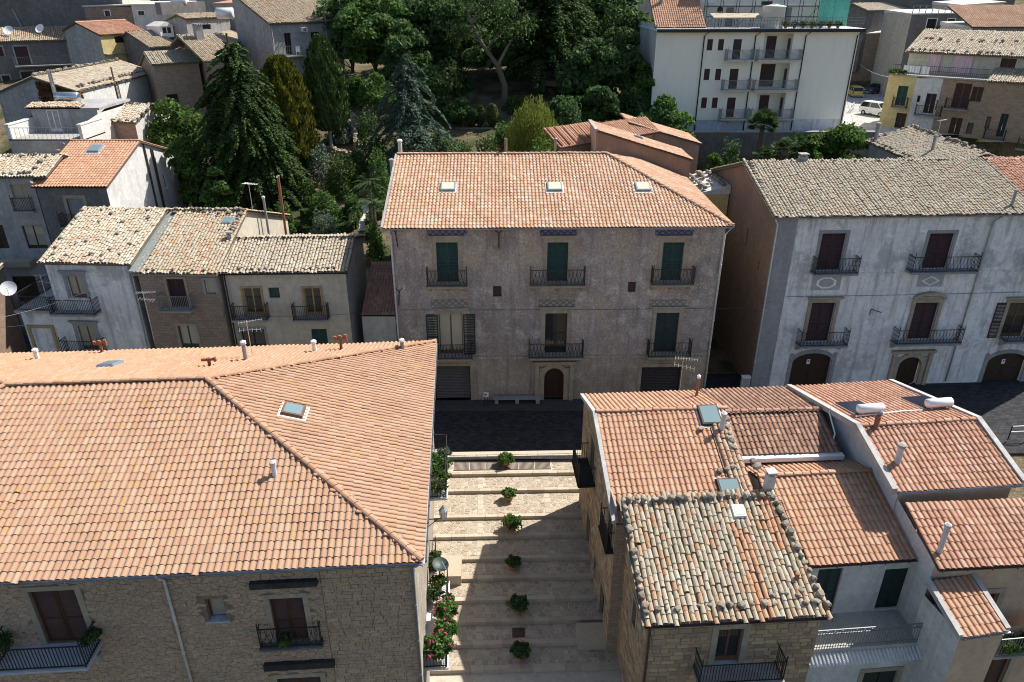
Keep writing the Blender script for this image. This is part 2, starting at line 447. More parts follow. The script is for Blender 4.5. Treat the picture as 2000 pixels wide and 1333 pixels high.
def lay_tiles(roof, slopes, style, mat, world, n_ind=0, mats2=None, seed=0, jit=1.0):
    """slopes: lists of local 3-D points, eave edge first, ccw from above. Lays tiles as geometry; the nearest n_ind become parts."""
    rng = np.random.default_rng(seed + 5)
    acc = {'roman': [], 'cover': [], 'pan': []}
    for pts in slopes:
        pts = [Vector(p) for p in pts]
        ax = (pts[1] - pts[0]).normalized()
        nz = ax.cross(pts[2] - pts[1]).normalized()
        if nz.z < 0: nz = -nz
        ay = nz.cross(ax)
        P2 = [((p - pts[0]).dot(ax), (p - pts[0]).dot(ay)) for p in pts]
        xs = [p[0] for p in P2]; ys = [p[1] for p in P2]
        w = TW if style == 'roman' else .215
        ex = TE if style == 'roman' else .34
        ncol = max(1, round((max(xs) - min(xs)) / w)); w = (max(xs) - min(xs)) / ncol
        nrow = int((max(ys) - min(ys)) / ex + .6)
        I, J = np.meshgrid(np.arange(ncol), np.arange(nrow)); I = I.ravel(); J = J.ravel()
        x = min(xs) + I * w; y = J * ex - .05
        keep = inpoly(x + w / 2, y + ex * .45, P2); x, y, I, J = x[keep], y[keep], I[keep], J[keep]
        m = len(x)
        X = np.tile(np.array(ax), (m, 1)); Y = np.tile(np.array(ay), (m, 1)); Z = np.tile(np.array(nz), (m, 1))
        p0 = np.array(pts[0])
        if style == 'roman':
            ph = rng.uniform(0, 6, 4); sag = .012 * np.sin(x * .9 + ph[0]) * np.sin(y * 1.1 + ph[1]) + .008 * np.sin(x * 2.3 + ph[2] + y * .7)
            yy = y + rng.normal(0, .007 * jit, m) + .014 * np.sin(x * .55 + ph[3]) * (J > 0); hh = .02 + sag + rng.normal(0, .0035 * jit, m)
            slip = rng.random(m) < .012; yy = yy - slip * rng.uniform(.02, .09, m)
            O = p0 + x[:, None] * X + yy[:, None] * Y + hh[:, None] * Z
            X2, Y2 = rot2(X, Y, rng.normal(0, .008 * jit, m))
            acc['roman'].append((O, X2 * (w / TW), Y2, Z))
        else:
            xc = x + w / 2
            O = p0 + x[:, None] * X + y[:, None] * Y + .05 * Z
            acc['pan'].append((O, X, Y, Z))
            colj = rng.normal(0, .012, ncol + 1)
            xj = xc + colj[I] + rng.normal(0, .006 * jit, m); yj = y + rng.normal(0, .035 * jit, m) + rng.uniform(0, .25, ncol + 1)[I] - .1
            yj = np.where(J == 0, np.minimum(yj, .0), yj)
            hh = .05 + rng.normal(0, .006 * jit, m)
            O = p0 + xj[:, None] * X + yj[:, None] * Y + hh[:, None] * Z
            a = rng.normal(0, .022 * jit, m); X2, Y2 = rot2(X, Y, a)
            tl = rng.normal(0, .016 * jit, m)[:, None]; Y3 = Y2 + Z * tl; Z3 = Z - Y2 * tl
            sc = rng.uniform(.95, 1.1, m)[:, None]
            acc['cover'].append((O, X2 * sc, Y3, Z3))
    sets = []
    main = 'roman' if style == 'roman' else 'cover'
    cat = [np.concatenate([a[k] for a in acc[main]]) for k in range(4)]
    O = cat[0]
    Wm = np.array(world)
    OW = O @ Wm[:3, :3].T + Wm[:3, 3]
    dist = np.linalg.norm(OW - np.array(CAM), axis=1)
    # pixel position, to take as parts only tiles in view
    rel = OW - np.array(CAM)
    zc = rel[:, 1] * cp - rel[:, 2] * sp
    px = 1000 + FPX * rel[:, 0] / zc; py = 666.5 - FPX * (rel[:, 1] * sp + rel[:, 2] * cp) / zc
    vis = (px > 0) & (px < 2000) & (py > 0) & (py < 1333)
    order = np.argsort(np.where(vis, dist, 1e6))
    ind = order[:min(n_ind, int(vis.sum()))]
    name = 'roof_tile'
    choice = rng.random(len(O))
    for k in ind:
        mt = mat
        if mats2 and mats2(O[k]) is not None: mt = mats2(O[k])
        me = tile_mesh(main, mt, name)
        o = bpy.data.objects.new(name, me)
        Mx = Matrix(((cat[1][k][0], cat[2][k][0], cat[3][k][0], O[k][0]), (cat[1][k][1], cat[2][k][1], cat[3][k][1], O[k][1]), (cat[1][k][2], cat[2][k][2], cat[3][k][2], O[k][2]), (0, 0, 0, 1)))
        o.parent = roof; o.matrix_basis = Mx
        col.objects.link(o)
    rest = np.ones(len(O), bool); rest[ind] = False
    groups = {}
    if mats2:
        lab = np.array([0 if mats2(p) is None else 1 for p in O])
        alt = next((mats2(p) for p in O if mats2(p) is not None), None)
        groups = {mat: rest & (lab == 0), alt: rest & (lab == 1)}
    else: groups = {mat: rest}
    first = True
    for mt, sel in groups.items():
        if mt is None or not sel.any(): continue
        s = [(TPL[main], cat[0][sel], cat[1][sel], cat[2][sel], cat[3][sel])]
        if first:
            for a in acc['pan']: s.append((TPL['pan'], *a))
            first = False
        tag(instance_mesh('roof_tiling', s, mt, roof), kind='stuff')

_cap = {}
def ridge_line(roof, p, q, mat, r=.13, L=.38, parts=True):
    """row of half-round ridge tiles from p to q (local)"""
    p, q = Vector(p), Vector(q); d = (q - p); n = max(1, int(d.length / L)); d.normalize()
    up = Vector((0, 0, 1)); x = d.cross(up).normalized(); z = x.cross(d)
    V, F, UV = TPL['cover']
    k = ('ridge', mat.name, round(r, 3))
    if k not in _cap:
        V2 = V.copy(); V2[:, 0] *= r / .098; V2[:, 2] *= r / .098 * .9
        V2[:, 1] *= 1.05
        o = np_mesh('ridge_tile', V2, F, mat, None, UV); _cap[k] = o.data; bpy.data.objects.remove(o)
    step = (q - p).length / n
    for i in range(n):
        o = bpy.data.objects.new('ridge_tile', _cap[k]); c = p + d * (i * step)
        jx = R.uniform(-.01, .01)
        o.matrix_basis = Matrix(((x.x, d.x, z.x, c.x), (x.y, d.y, z.y, c.y), (x.z, d.z, z.z, c.z + .02 + jx), (0, 0, 0, 1)))
        o.parent = roof; col.objects.link(o)

_rocks = []
def rock_meshes():
    if _rocks: return _rocks
    t = (1 + 5 ** .5) / 2
    ico = [(-1,t,0),(1,t,0),(-1,-t,0),(1,-t,0),(0,-1,t),(0,1,t),(0,-1,-t),(0,1,-t),(t,0,-1),(t,0,1),(-t,0,-1),(-t,0,1)]
    fc = [(0,11,5),(0,5,1),(0,1,7),(0,7,10),(0,10,11),(1,5,9),(5,11,4),(11,10,2),(10,7,6),(7,1,8),(3,9,4),(3,4,2),(3,2,6),(3,6,8),(3,8,9),(4,9,5),(2,4,11),(6,2,10),(8,6,7),(9,8,1)]
    for k in range(6):
        me = bpy.data.meshes.new('stone')
        r = random.Random(k)
        sx, sy, sz = r.uniform(.8, 1.25), r.uniform(.7, 1.0), r.uniform(.5, .75)
        vs = []
        for v in ico:
            v = Vector(v).normalized() * r.uniform(.72, 1.12)
            # push towards a box, so it reads as a broken stone
            v = Vector([math.copysign(abs(c) ** .5, c) for c in v])
            vs.append((v.x * sx, v.y * sy, v.z * sz))
        me.from_pydata(vs, [], fc); me.materials.append(M['rock']); _rocks.append(me)
    return _rocks
def put_rock(parent, p, size, up=Vector((0, 0, 1))):
    o = bpy.data.objects.new('stone', R.choice(rock_meshes()))
    o.parent = parent; o.location = Vector(p) + up * size * .35
    o.rotation_euler = (R.uniform(-.3, .3), R.uniform(-.3, .3), R.uniform(0, 6.3))
    o.scale = (size, size * R.uniform(.8, 1.1), size * R.uniform(.8, 1.1))
    col.objects.link(o)
def rock_row(parent, p, q, step=.33, size=.17, jit=.06, skip=.08):
    p, q = Vector(p), Vector(q); n = max(1, int((q - p).length / step))
    for i in range(n):
        if R.random() < skip: continue
        put_rock(parent, p.lerp(q, (i + .5) / n) + Vector((R.uniform(-jit, jit), R.uniform(-jit, jit), .06)), size * R.uniform(.7, 1.25))

# ------------------------------------------------------------------ stones cut as cells of a jittered grid
def clip(poly, nx, ny, c):
    out = []
    n = len(poly)
    for k in range(n):
        a, b = poly[k], poly[(k+1) % n]
        da, db = nx * a[0] + ny * a[1] - c, nx * b[0] + ny * b[1] - c
        if da <= 0: out.append(a)
        if da * db < 0:
            t = da / (da - db); out.append((a[0] + (b[0] - a[0]) * t, a[1] + (b[1] - a[1]) * t))
    return out
def cells(x0, x1, y0, y1, sx, sy, jit=.38, seed=0):
    """voronoi-like cells in [x0,x1]x[y0,y1]"""
    r = random.Random(seed)
    nx, ny = max(1, round((x1 - x0) / sx)), max(1, round((y1 - y0) / sy))
    dx, dy = (x1 - x0) / nx, (y1 - y0) / ny
    S = {}
    for j in range(-2, ny + 2):
        for i in range(-2, nx + 2):
            S[i, j] = ((i + .5 + (.5 if j % 2 else 0) * .9 + r.uniform(-jit, jit)), (j + .5 + r.uniform(-jit, jit)))
    out = []
    for j in range(-1, ny + 1):
        for i in range(-1, nx + 1):
            sx_, sy_ = S[i, j]
            P = [(sx_-1.6, sy_-1.6), (sx_+1.6, sy_-1.6), (sx_+1.6, sy_+1.6), (sx_-1.6, sy_+1.6)]
            for b in range(-2, 3):
                for a in range(-2, 3):
                    if not (a or b) or (i+a, j+b) not in S: continue
                    qx, qy = S[i+a, j+b]; ux, uy = qx - sx_, qy - sy_
                    P = clip(P, ux, uy, (qx*qx + qy*qy - sx_*sx_ - sy_*sy_) / 2)
                    if not P: break
                if not P: break
            P = clip(clip(P, -1, 0, 0), 1, 0, nx) if P else P
            P = clip(clip(P, 0, -1, 0), 0, 1, ny) if P else P
            if len(P) >= 3: out.append([(x0 + p[0] * dx, y0 + p[1] * dy) for p in P])
    return out
def courses(x0, x1, y0, y1, lmin, lmax, hmin, hmax, seed=0):
    r = random.Random(seed); out = []; y = y0
    while y < y1 - .04:
        h = min(r.uniform(hmin, hmax), y1 - y)
        x = x0 - r.uniform(0, lmax)
        while x < x1:
            l = r.uniform(lmin, lmax); a, b = max(x, x0), min(x + l, x1)
            if b - a > .05:
                j = lambda: r.uniform(-.012, .012)
                out.append([(a + j(), y + j()), (b + j(), y + j()), (b + j(), y + h + j()), (a + j(), y + h + j())])
            x += l
        y += h
    return out
def _area(P):
    return abs(sum(P[k][0] * P[(k+1) % len(P)][1] - P[(k+1) % len(P)][0] * P[k][1] for k in range(len(P)))) / 2
def lay_stones(parent, polys, tf, mat, depth=(.02, .05), gap=.018, holes=(), name='stone', n_ind=0, world=None, stuff='stonework', base_d=.01):
    """tf(s, d, z): d negative is outward. polys in (s, z)."""
    r = random.Random(len(polys))
    items = []
    for P in polys:
        cx = sum(p[0] for p in P) / len(P); cy = sum(p[1] for p in P) / len(P)
        if any(h[0] < cx < h[1] and h[2] < cy < h[3] for h in holes): continue
        if _area(P) < .002: continue
        rr = max(.02, _area(P) ** .5 / 2)
        k = max(.35, 1 - gap / rr)
        A = [(cx + (p[0] - cx) * k, cy + (p[1] - cy) * k) for p in P]
        k2 = max(.25, k - .022 / rr)
        B = [(cx + (p[0] - cx) * k2, cy + (p[1] - cy) * k2) for p in P]
        d = -r.uniform(*depth)
        tl = r.uniform(-.06, .06)
        items.append((cx, cy, A, B, d, tl))
    def add(mb, it):
        cx, cy, A, B, d, tl = it
        n = len(A)
        a = [mb.pt((p[0], base_d, p[1])) for p in A]
        m = [mb.pt((p[0], d * .75, p[1])) for p in A]
        b = [mb.pt((p[0], d + tl * (p[0] - cx), p[1])) for p in B]
        for k in range(n):
            mb.f.append([a[k], a[(k+1) % n], m[(k+1) % n], m[k]])
            mb.f.append([m[k], m[(k+1) % n], b[(k+1) % n], b[k]])
        mb.f.append(b)
    def dist(it):
        p = tf(it[0], 0, it[1]); p = world @ Vector(p) if world is not None else Vector(p)
        rel = p - CAM; zc = rel.y * cp - rel.z * sp
        if zc < .1: return 1e6
        px = 1000 + FPX * rel.x / zc; py = 666.5 - FPX * (rel.y * sp + rel.z * cp) / zc
        return rel.length - 3 * _area(it[2]) ** .5 * 10 if (0 < px < 2000 and 0 < py < 1333) else 1e6
    if n_ind:
        ds = sorted(items, key=dist)
        ind = [it for it in ds[:n_ind] if dist(it) < 1e5]; rest = ds[len(ind):]
    else: ind, rest = [], items
    for it in ind:
        mb = MB(tf); add(mb, it); mb.build(name, mat, parent)
    if rest:
        mb = MB(tf)
        for it in rest: add(mb, it)
        tag(mb.build(stuff, mat, parent), kind='stuff')

# ------------------------------------------------------------------ buildings
class Bld:
    def __init__(b, name, label, cat, ox, oy, base, rot, W, D, group=None):
        b.base, b.W, b.D, b.rot = base, W, D, rot
        b.root = empty(name, (ox, oy, base), rot)
        tag(b.root, label, cat, group)
        b.Mw = Matrix.Translation((ox, oy, base)) @ Matrix.Rotation(rot, 4, 'Z')
        b.Mi = b.Mw.inverted()
        B = base
        b.T = {'front': lambda s, d, z: Vector((s, d, z - B)),
               'right': lambda s, d, z: Vector((W - d, s, z - B)),
               'left': lambda s, d, z: Vector((d, s, z - B)),
               'back': lambda s, d, z: Vector((s, D - d, z - B))}
        b.ops = {k: [] for k in b.T}
        b.slopes = []
    def L(b, x, y, z): return Vector((x, y, z - b.base))
    def wl(b, p): return b.Mi @ Vector(p)
    def hit(b, px, py, side='front', d=0.0):
        """(s, z world) where the sight line meets the plane of a side"""
        o, v = b.Mi @ CAM, (b.Mi.to_3x3() @ ray(px, py))
        if side in ('front', 'back'):
            y = d if side == 'front' else b.D - d
            t = (y - o.y) / v.y; p = o + v * t; return p.x, p.z + b.base
        x = d if side == 'left' else b.W - d
        t = (x - o.x) / v.x; p = o + v * t; return p.y, p.z + b.base
    def rect(b, x0, y0, x1, y1, side='front', d=0.0):
        xm, ym = (x0 + x1) / 2, (y0 + y1) / 2
        s0, s1 = b.hit(x0, ym, side, d)[0], b.hit(x1, ym, side, d)[0]
        z1, z0 = b.hit(xm, y0, side, d)[1], b.hit(xm, y1, side, d)[1]
        return min(s0, s1), max(s0, s1), z0, z1
    def roof_pt(b, px, py, k=0):
        P = [Vector(p) for p in b.slopes[k]]
        n = (P[1] - P[0]).cross(P[2] - P[1]).normalized()
        o, v = b.Mi @ CAM, (b.Mi.to_3x3() @ ray(px, py))
        return o + v * ((P[0] - o).dot(n) / v.dot(n))
    def wall(b, side, top, mat, z0=None, s0=None, s1=None, reveal=.22, name='wall', d0=0.0):
        T = b.T[side]; Wd = b.W if side in ('front', 'back') else b.D
        s0 = 0 if s0 is None else s0; s1 = Wd if s1 is None else s1
        z0 = b.base if z0 is None else z0
        if isinstance(top, (int, float)): top = [(s0, top), (s1, top)]
        zmin = min(t[1] for t in top)
        ops = [o for o in b.ops[side] if o[1] > s0 and o[0] < s1 and o[3] > z0 and o[2] < zmin]
        ops = [(max(o[0], s0 + .01), min(o[1], s1 - .01), max(o[2], z0), min(o[3], zmin - .02)) for o in ops]
        sb = sorted({round(x, 4) for o in ops for x in o[:2]} | {round(s0, 4), round(s1, 4)} | {round(t[0], 4) for t in top})
        zb = sorted({round(x, 4) for o in ops for x in o[2:4]} | {round(z0, 4), round(zmin, 4)})
        mb = MB(T)
        for i in range(len(sb) - 1):
            for j in range(len(zb) - 1):
                cs, cz = (sb[i] + sb[i+1]) / 2, (zb[j] + zb[j+1]) / 2
                if any(o[0] < cs < o[1] and o[2] < cz < o[3] for o in ops): continue
                mb.poly([(sb[i], d0, zb[j]), (sb[i+1], d0, zb[j]), (sb[i+1], d0, zb[j+1]), (sb[i], d0, zb[j+1])])
        def tz(s):
            for (a, za), (c, zc) in zip(top, top[1:]):
                if a - 1e-6 <= s <= c + 1e-6: return za + (zc - za) * ((s - a) / (c - a) if c > a else 0)
            return zmin
        for i in range(len(sb) - 1):
            za, zc = tz(sb[i]), tz(sb[i+1])
            if max(za, zc) > zmin + 1e-3:
                mb.poly([(sb[i], d0, zmin), (sb[i+1], d0, zmin), (sb[i+1], d0, zc), (sb[i], d0, za)])
        for a, c, e, f in ops:
            r = reveal + d0
            mb.poly([(a, d0, e), (a, r, e), (a, r, f), (a, d0, f)]); mb.poly([(c, d0, e), (c, d0, f), (c, r, f), (c, r, e)])
            mb.poly([(a, d0, f), (a, r, f), (c, r, f), (c, d0, f)]); mb.poly([(a, d0, e), (c, d0, e), (c, r, e), (a, r, e)])
        return mb.build(name, mat, b.root)
    def window(b, side, rect, kind='shutter', mat=None, trim=None, tw=.16, cornice=0, sill=None, reveal=.22, frame=None, leaves=2, name=None, open_leaves=False, label=None, pane=None, arch=False, wallmat=None, slats=True, proud=.04):
        s0, s1, z0, z1 = rect; T = b.T[side]
        b.ops[side].append(rect)
        w, h = s1 - s0, z1 - z0
        fm = frame or M['wood_frame']; mat = mat or M['sh_brown']
        if name is None: name = {'roller': 'garage_door', 'wood': 'door'}.get(kind, 'window')
        f = .06
        mb = MB(T)
        dd = reveal - .06
        mb.box(s0, s0 + f, dd, dd + .05, z0, z1); mb.box(s1 - f, s1, dd, dd + .05, z0, z1)
        mb.box(s0 + f, s1 - f, dd + .001, dd + .049, z1 - f, z1)
        if kind in ('glass', 'open'):
            mb.box((s0 + s1) / 2 - .045, (s0 + s1) / 2 + .045, dd - .004, dd + .05, z0, z1 - f)
            if h > 1.5: mb.box(s0 + f, s1 - f, dd + .002, dd + .05, z0, z0 + .25)
        wn_ = mb.build(name, fm if kind != 'roller' else M['iron'], b.root)
        if label: wn_['label'] = label
        if kind in ('shutter', 'wood'):
            for k in range(leaves):
                a = s0 + .02 + k * (w - .04) / leaves + .008; c = s0 + .02 + (k + 1) * (w - .04) / leaves - .008
                q = MB(T); e = reveal - .12 if kind == 'shutter' else reveal - .09; g = min(.075, (c - a) * .18)
                q.box(a, a + g, e, e + .045, z0 + .01, z1 - .02); q.box(c - g, c, e, e + .045, z0 + .01, z1 - .02)
                zs = [z0 + .01, z0 + h * .42, z1 - .02 - g]
                for zz in zs: q.box(a + g, c - g, e + .002, e + .043, zz, zz + g)
                if kind == 'shutter' and slats:
                    n = min(26, max(6, int(h / .085)))
                    for i in range(n):
                        zz = z0 + .05 + (h - .12) * i / n
                        q.hexa([(a+g, e+.004, zz), (c-g, e+.004, zz), (c-g, e+.038, zz+.045), (a+g, e+.038, zz+.045)],
                               [(a+g, e+.008, zz+.012), (c-g, e+.008, zz+.012), (c-g, e+.042, zz+.057), (a+g, e+.042, zz+.057)])
                    q.box(a + g, c - g, e + .044, e + .048, z0 + .01, z1 - .02)
                else:
                    q.box(a + g, c - g, e + .02, e + .04, z0 + .01, z1 - .02)
                q.build('shutter' if kind == 'shutter' else 'door_leaf', mat, wn_)
        elif kind in ('glass', 'open', 'dark'):
            pm = pane or M['glass']
            for k in range(1 if kind == 'dark' else 2):
                a = s0 + f + k * (w - 2*f) / 2; c = s0 + f + (k + 1) * (w - 2*f) / 2
                if kind == 'dark': a, c = s0 + f * .5, s1 - f * .5
                MB(T).box(a, c, dd + .02, dd + .028, z0, z1 - f).build('pane', pm, wn_)
        elif kind == 'roller':
            q = MB(T); n = int(h / .12)
            for i in range(n):
                za, zc = z0 + h * i / n, z0 + h * (i + 1) / n
                q.poly([(s0, dd + .04, za), (s1, dd + .04, za), (s1, dd + .0, za + (zc - za) * .6), (s0, dd + .0, za + (zc - za) * .6)])
                q.poly([(s0, dd + .0, za + (zc - za) * .6), (s1, dd, za + (zc - za) * .6), (s1, dd + .04, zc), (s0, dd + .04, zc)])
            q.build('curtain', mat, wn_)
        if open_leaves:
            lw = w / 2
            for sg in (-1, 1):
                a = (s0 - lw - .05) if sg < 0 else s1 + .05
                q = MB(T); c = a + lw
                q.box(a, a + .07, -.06, -.015, z0, z1); q.box(c - .07, c, -.06, -.015, z0, z1)
                for zz in (z0, z0 + h * .45, z1 - .08): q.box(a + .07, c - .07, -.058, -.017, zz, zz + .08)
                n = min(24, int(h / .09))
                for i in range(n):
                    zz = z0 + .05 + (h - .1) * i / n
                    q.box(a + .07, c - .07, -.05, -.025, zz, zz + .055)
                q.build('shutter', mat, wn_)
        if arch:
            rx = w / 2; ry = arch; cs = (s0 + s1) / 2; n = 10; q = MB(T)
            for k in range(n):
                a0, a1 = math.pi - math.pi * k / n, math.pi - math.pi * (k + 1) / n
                p0 = (cs + rx * math.cos(a0), z1 - ry + ry * math.sin(a0)); p1 = (cs + rx * math.cos(a1), z1 - ry + ry * math.sin(a1))
                q.poly([(p0[0], -.003, p0[1]), (p1[0], -.003, p1[1]), (p1[0], -.003, z1 + .02), (p0[0], -.003, z1 + .02)])
                q.poly([(p0[0], -.003, p0[1]), (p0[0], reveal - .13, p0[1]), (p1[0], reveal - .13, p1[1]), (p1[0], -.003, p1[1])])
            q.build('arch_spandrel', wallmat, wn_)
        if trim:
            q = MB(T); p = proud
            q.box(s0 - tw, s0, -p, .03, z0, z1); q.box(s1, s1 + tw, -p, .03, z0, z1)
            if not arch: q.box(s0 - tw, s1 + tw, -p - .004, .03, z1, z1 + tw)
            else:
                rx = w / 2; ry = arch; cs = (s0 + s1) / 2; n = 12
                for k in range(n):
                    a0, a1 = math.pi - math.pi * k / n, math.pi - math.pi * (k + 1) / n
                    def e(a, g): return (cs + (rx + g) * math.cos(a), z1 - ry + (ry + g) * math.sin(a))
                    A, B_, C_, D_ = e(a0, 0), e(a1, 0), e(a1, tw), e(a0, tw)
                    q.hexa([(A[0], -p-.01, A[1]), (B_[0], -p-.01, B_[1]), (C_[0], -p-.01, C_[1]), (D_[0], -p-.01, D_[1])],
                           [(A[0], .02, A[1]), (B_[0], .02, B_[1]), (C_[0], .02, C_[1]), (D_[0], .02, D_[1])])
            if cornice:
                q.box(s0 - tw - .08, s1 + tw + .08, -p - cornice * .5, .03, z1 + tw, z1 + tw + .12)
                q.box(s0 - tw - .16, s1 + tw + .16, -p - cornice, .03, z1 + tw + .12, z1 + tw + .2)
            q.build('surround', trim, wn_)
        if sill:
            MB(T).box(s0 - .1, s1 + .1, -.09, reveal - .07, z0 - .05, z0 + .006).build('sill', sill, wn_)
        return wn_
    def balcony(b, side, s0, s1, z, depth=.75, h=1.0, slab=None, rail=None, brackets=0, bmat=None, th=.14, sp_=.115, style='bars', posts=True, label=None):
        T = b.T[side]; slab = slab or M['slab']; rail = rail or M['iron']
        q = MB(T).box(s0, s1, -depth, .0, z - th, z)
        q.box(s0 - .04, s1 + .04, -depth - .04, -.001, z - .05, z - .008)
        sl = q.build('balcony', slab, b.root)
        if label: sl['label'] = label
        for k in range(brackets):
            c = s0 + .15 + (s1 - s0 - .3) * (k / max(1, brackets - 1))
            MB(T).hexa([(c-.08, -.02, z-th-.45), (c+.08, -.02, z-th-.45), (c+.08, 0, z-th-.45), (c-.08, 0, z-th-.45)],
                       [(c-.08, -depth*.85, z-th), (c+.08, -depth*.85, z-th), (c+.08, 0, z-th), (c-.08, 0, z-th)]).build('bracket', bmat or slab, sl)
        r = MB(T); t = .011
        e = depth - .04
        def bar(s, d, z0, z1, t=t): r.box(s - t, s + t, d - t, d + t, z0, z1)
        for zz in (z + .08, z + h):
            r.box(s0 + .02, s1 - .02, -e - .018, -e + .018, zz - .018, zz + .018)
            for ss in (s0 + .03, s1 - .03): r.box(ss - .018, ss + .018, -e, -.02, zz - .017, zz + .017)
        n = max(2, int((s1 - s0) / sp_))
        for k in range(1, n):
            s = s0 + .03 + (s1 - s0 - .06) * k / n
            if style == 'scroll' :
                bow = .05 * (1 if k % 2 else -1)
                r.tube([(s, -e, z + .08), (s + bow, -e - .03, z + h * .35), (s - bow, -e - .03, z + h * .65), (s, -e, z + h)], .013, 4, False)
            else: bar(s, -e, z + .08, z + h)
        nd = max(2, int(e / sp_))
        for ss in (s0 + .03, s1 - .03):
            for k in range(nd + 1): bar(ss, -e * k / nd, z, z + h)
        if posts:
            for ss in (s0 + .03, s1 - .03): bar(ss, -e, z, z + h + .28, .018)
        r.build('railing', rail, sl)
        return sl
    def roof(b, slopes, style, mat, n_ind=0, caps=(), capmat=None, th=.10, verge=None, mats2=None, seed=0, rocks=(), under=None, jit=1.0, name='roof', label=None, lay=True, capr=.13):
        """slopes in (x, y, zworld) local"""
        S = [[b.L(*p) for p in s] for s in slopes]
        k0 = len(b.slopes); b.slopes += S
        mb = MB()
        for s in S:
            mb.slab([p - Vector((0, 0, .02)) for p in s], (0, 0, -th))
        ro = mb.build(name, under or (M['under'] if style == 'roman' else M['roof_felt']), b.root)
        if label: ro['label'] = label
        if lay: lay_tiles(ro, S, style, mat, b.Mw, n_ind, mats2, seed, jit)
        for (p, q) in caps:
            ridge_line(ro, b.L(*p), b.L(*q), capmat or mat, capr)
        for rr in rocks:
            rock_row(ro, b.L(*rr[0]), b.L(*rr[1]), *rr[2:])
        if verge:
            for (p, q, w, h) in verge:
                p, q = b.L(*p), b.L(*q); d = (q - p).normalized(); x = Vector((d.y, -d.x, 0)).normalized() * (w / 2)
                z = Vector((0, 0, h)); z0 = Vector((0, 0, -.15))
                MB().hexa([p - x + z0, p + x + z0, q + x + z0, q - x + z0], [p - x + z, p + x + z, q + x + z, q - x + z]).build('verge_coping', M['cement_mid'], ro)
        return ro
    def gutter(b, p, q, mat=None, r=.075, name='gutter'):
        p, q = b.L(*p), b.L(*q); d = (q - p).normalized(); x = Vector((d.y, -d.x, 0)).normalized()
        mb = MB(); n = 6; ring = [[], []]
        for e, c in enumerate((p, q)):
            for k in range(n + 1):
                a = math.pi * k / n
                ring[e].append(mb.pt(c + x * (math.cos(a) * r) + Vector((0, 0, -math.sin(a) * r))))
        for k in range(n): mb.f.append([ring[0][k], ring[0][k+1], ring[1][k+1], ring[1][k]])
        L = (q - p).length
        for i in range(int(L / 1.0) + 1):
            c = p + d * min(L - .02, i * 1.0 + .1)
            mb.hexa([c + x*(r+.006) + Vector((0,0,-r-.01)), c + x*(r+.006) + d*.03 + Vector((0,0,-r-.01)), c - x*r*.2 + d*.03 + Vector((0,0,-r-.012)), c - x*r*.2 + Vector((0,0,-r-.012))],
                    [c + x*(r+.006) + Vector((0,0,.004)), c + x*(r+.006) + d*.03 + Vector((0,0,.004)), c + x*r*.9 + d*.03, c + x*r*.9])
        return mb.build(name, mat or M['zinc'], b.root)
    def pipe(b, pts, r=.05, mat=None, side='front', name='downpipe'):
        q = MB(b.T[side]).tube(pts, r, 8)
        # joints
        a, c = Vector(pts[-2]), Vector(pts[-1]); n = int((a - c).length / 2)
        for k in range(1, n + 1):
            p = a.lerp(c, k / (n + 1)); q.tube([p - Vector((0, 0, .03)), p + Vector((0, 0, .03))], r * 1.25, 8)
        return q.build(name, mat or M['pipe_white'], b.root, True)
    def flue(b, p, h, r=.09, mat=None, cap=True, name='chimney', cowl=None):
        """pipe chimney at local point p"""
        p = Vector(p); q = MB().lathe(p - Vector((0, 0, .2)), [(r, 0), (r, h + .2)], 10)
        o = q.build(name, mat or M['steel'], b.root, False)
        if cap:
            c = MB().lathe(p + Vector((0, 0, h)), [(r * 1.35, -.02), (r * 1.35, .10), (r * .4, .16), (r * .4, .165)], 10)
            c.build('cap', cowl or mat or M['steel'], o)
        return o
    def stack(b, p, w, d, h, mat=None, top=None):
        p = Vector(p); o = MB().box(p.x-w/2, p.x+w/2, p.y-d/2, p.y+d/2, p.z-.5, p.z+h).build('chimney', mat or M['cement'], b.root)
        c = MB(); n = 2
        for sx in (-1, 1):
            for sy in (-1, 1):
                c.box(p.x+sx*w*.36-.03, p.x+sx*w*.36+.03, p.y+sy*d*.36-.03, p.y+sy*d*.36+.03, p.z+h, p.z+h+.14)
        c.box(p.x-w*.62, p.x+w*.62, p.y-d*.62, p.y+d*.62, p.z+h+.14, p.z+h+.2)
        c.build('cap', top or mat or M['cement'], o)
        return o
    def skylight(b, p, k, w=.8, h=.95, pane=None, frame=None, flash=.14):
        """roof window lying on slope k, centred at local p"""
        S = [Vector(v) for v in b.slopes[k]]; ax = (S[1] - S[0]).normalized(); nz = ax.cross(S[2] - S[1]).normalized()
        if nz.z < 0: nz = -nz
        ay = nz.cross(ax); p = Vector(p)
        def tf(x, y, z): return p + ax * x + ay * y + nz * z
        q = MB(tf); q.box(-w/2-flash, w/2+flash, -h/2-flash*1.4, h/2+flash, .02, .075)
        o = q.build('skylight', M['zinc_white'], b.root)
        f = MB(tf); f.hexa([(-w/2-.05,-h/2-.05,.07),(w/2+.05,-h/2-.05,.07),(w/2+.05,h/2+.05,.07),(-w/2-.05,h/2+.05,.07)], [(-w/2,-h/2,.20),(w/2,-h/2,.20),(w/2,h/2,.20),(-w/2,h/2,.20)])
        f.build('frame', frame or M['frame_bluegrey'], o)
        MB(tf).box(-w/2+.07, w/2-.07, -h/2+.07, h/2-.07, .19, .212).build('pane', pane or M['glass_pale'], o)
        return o
M['zinc_white'] = simple('lead_flashing', (.62,.66,.72), .5, .1)
M['frame_bluegrey'] = simple('skylight_frame', (.24,.29,.34), .45, .3)

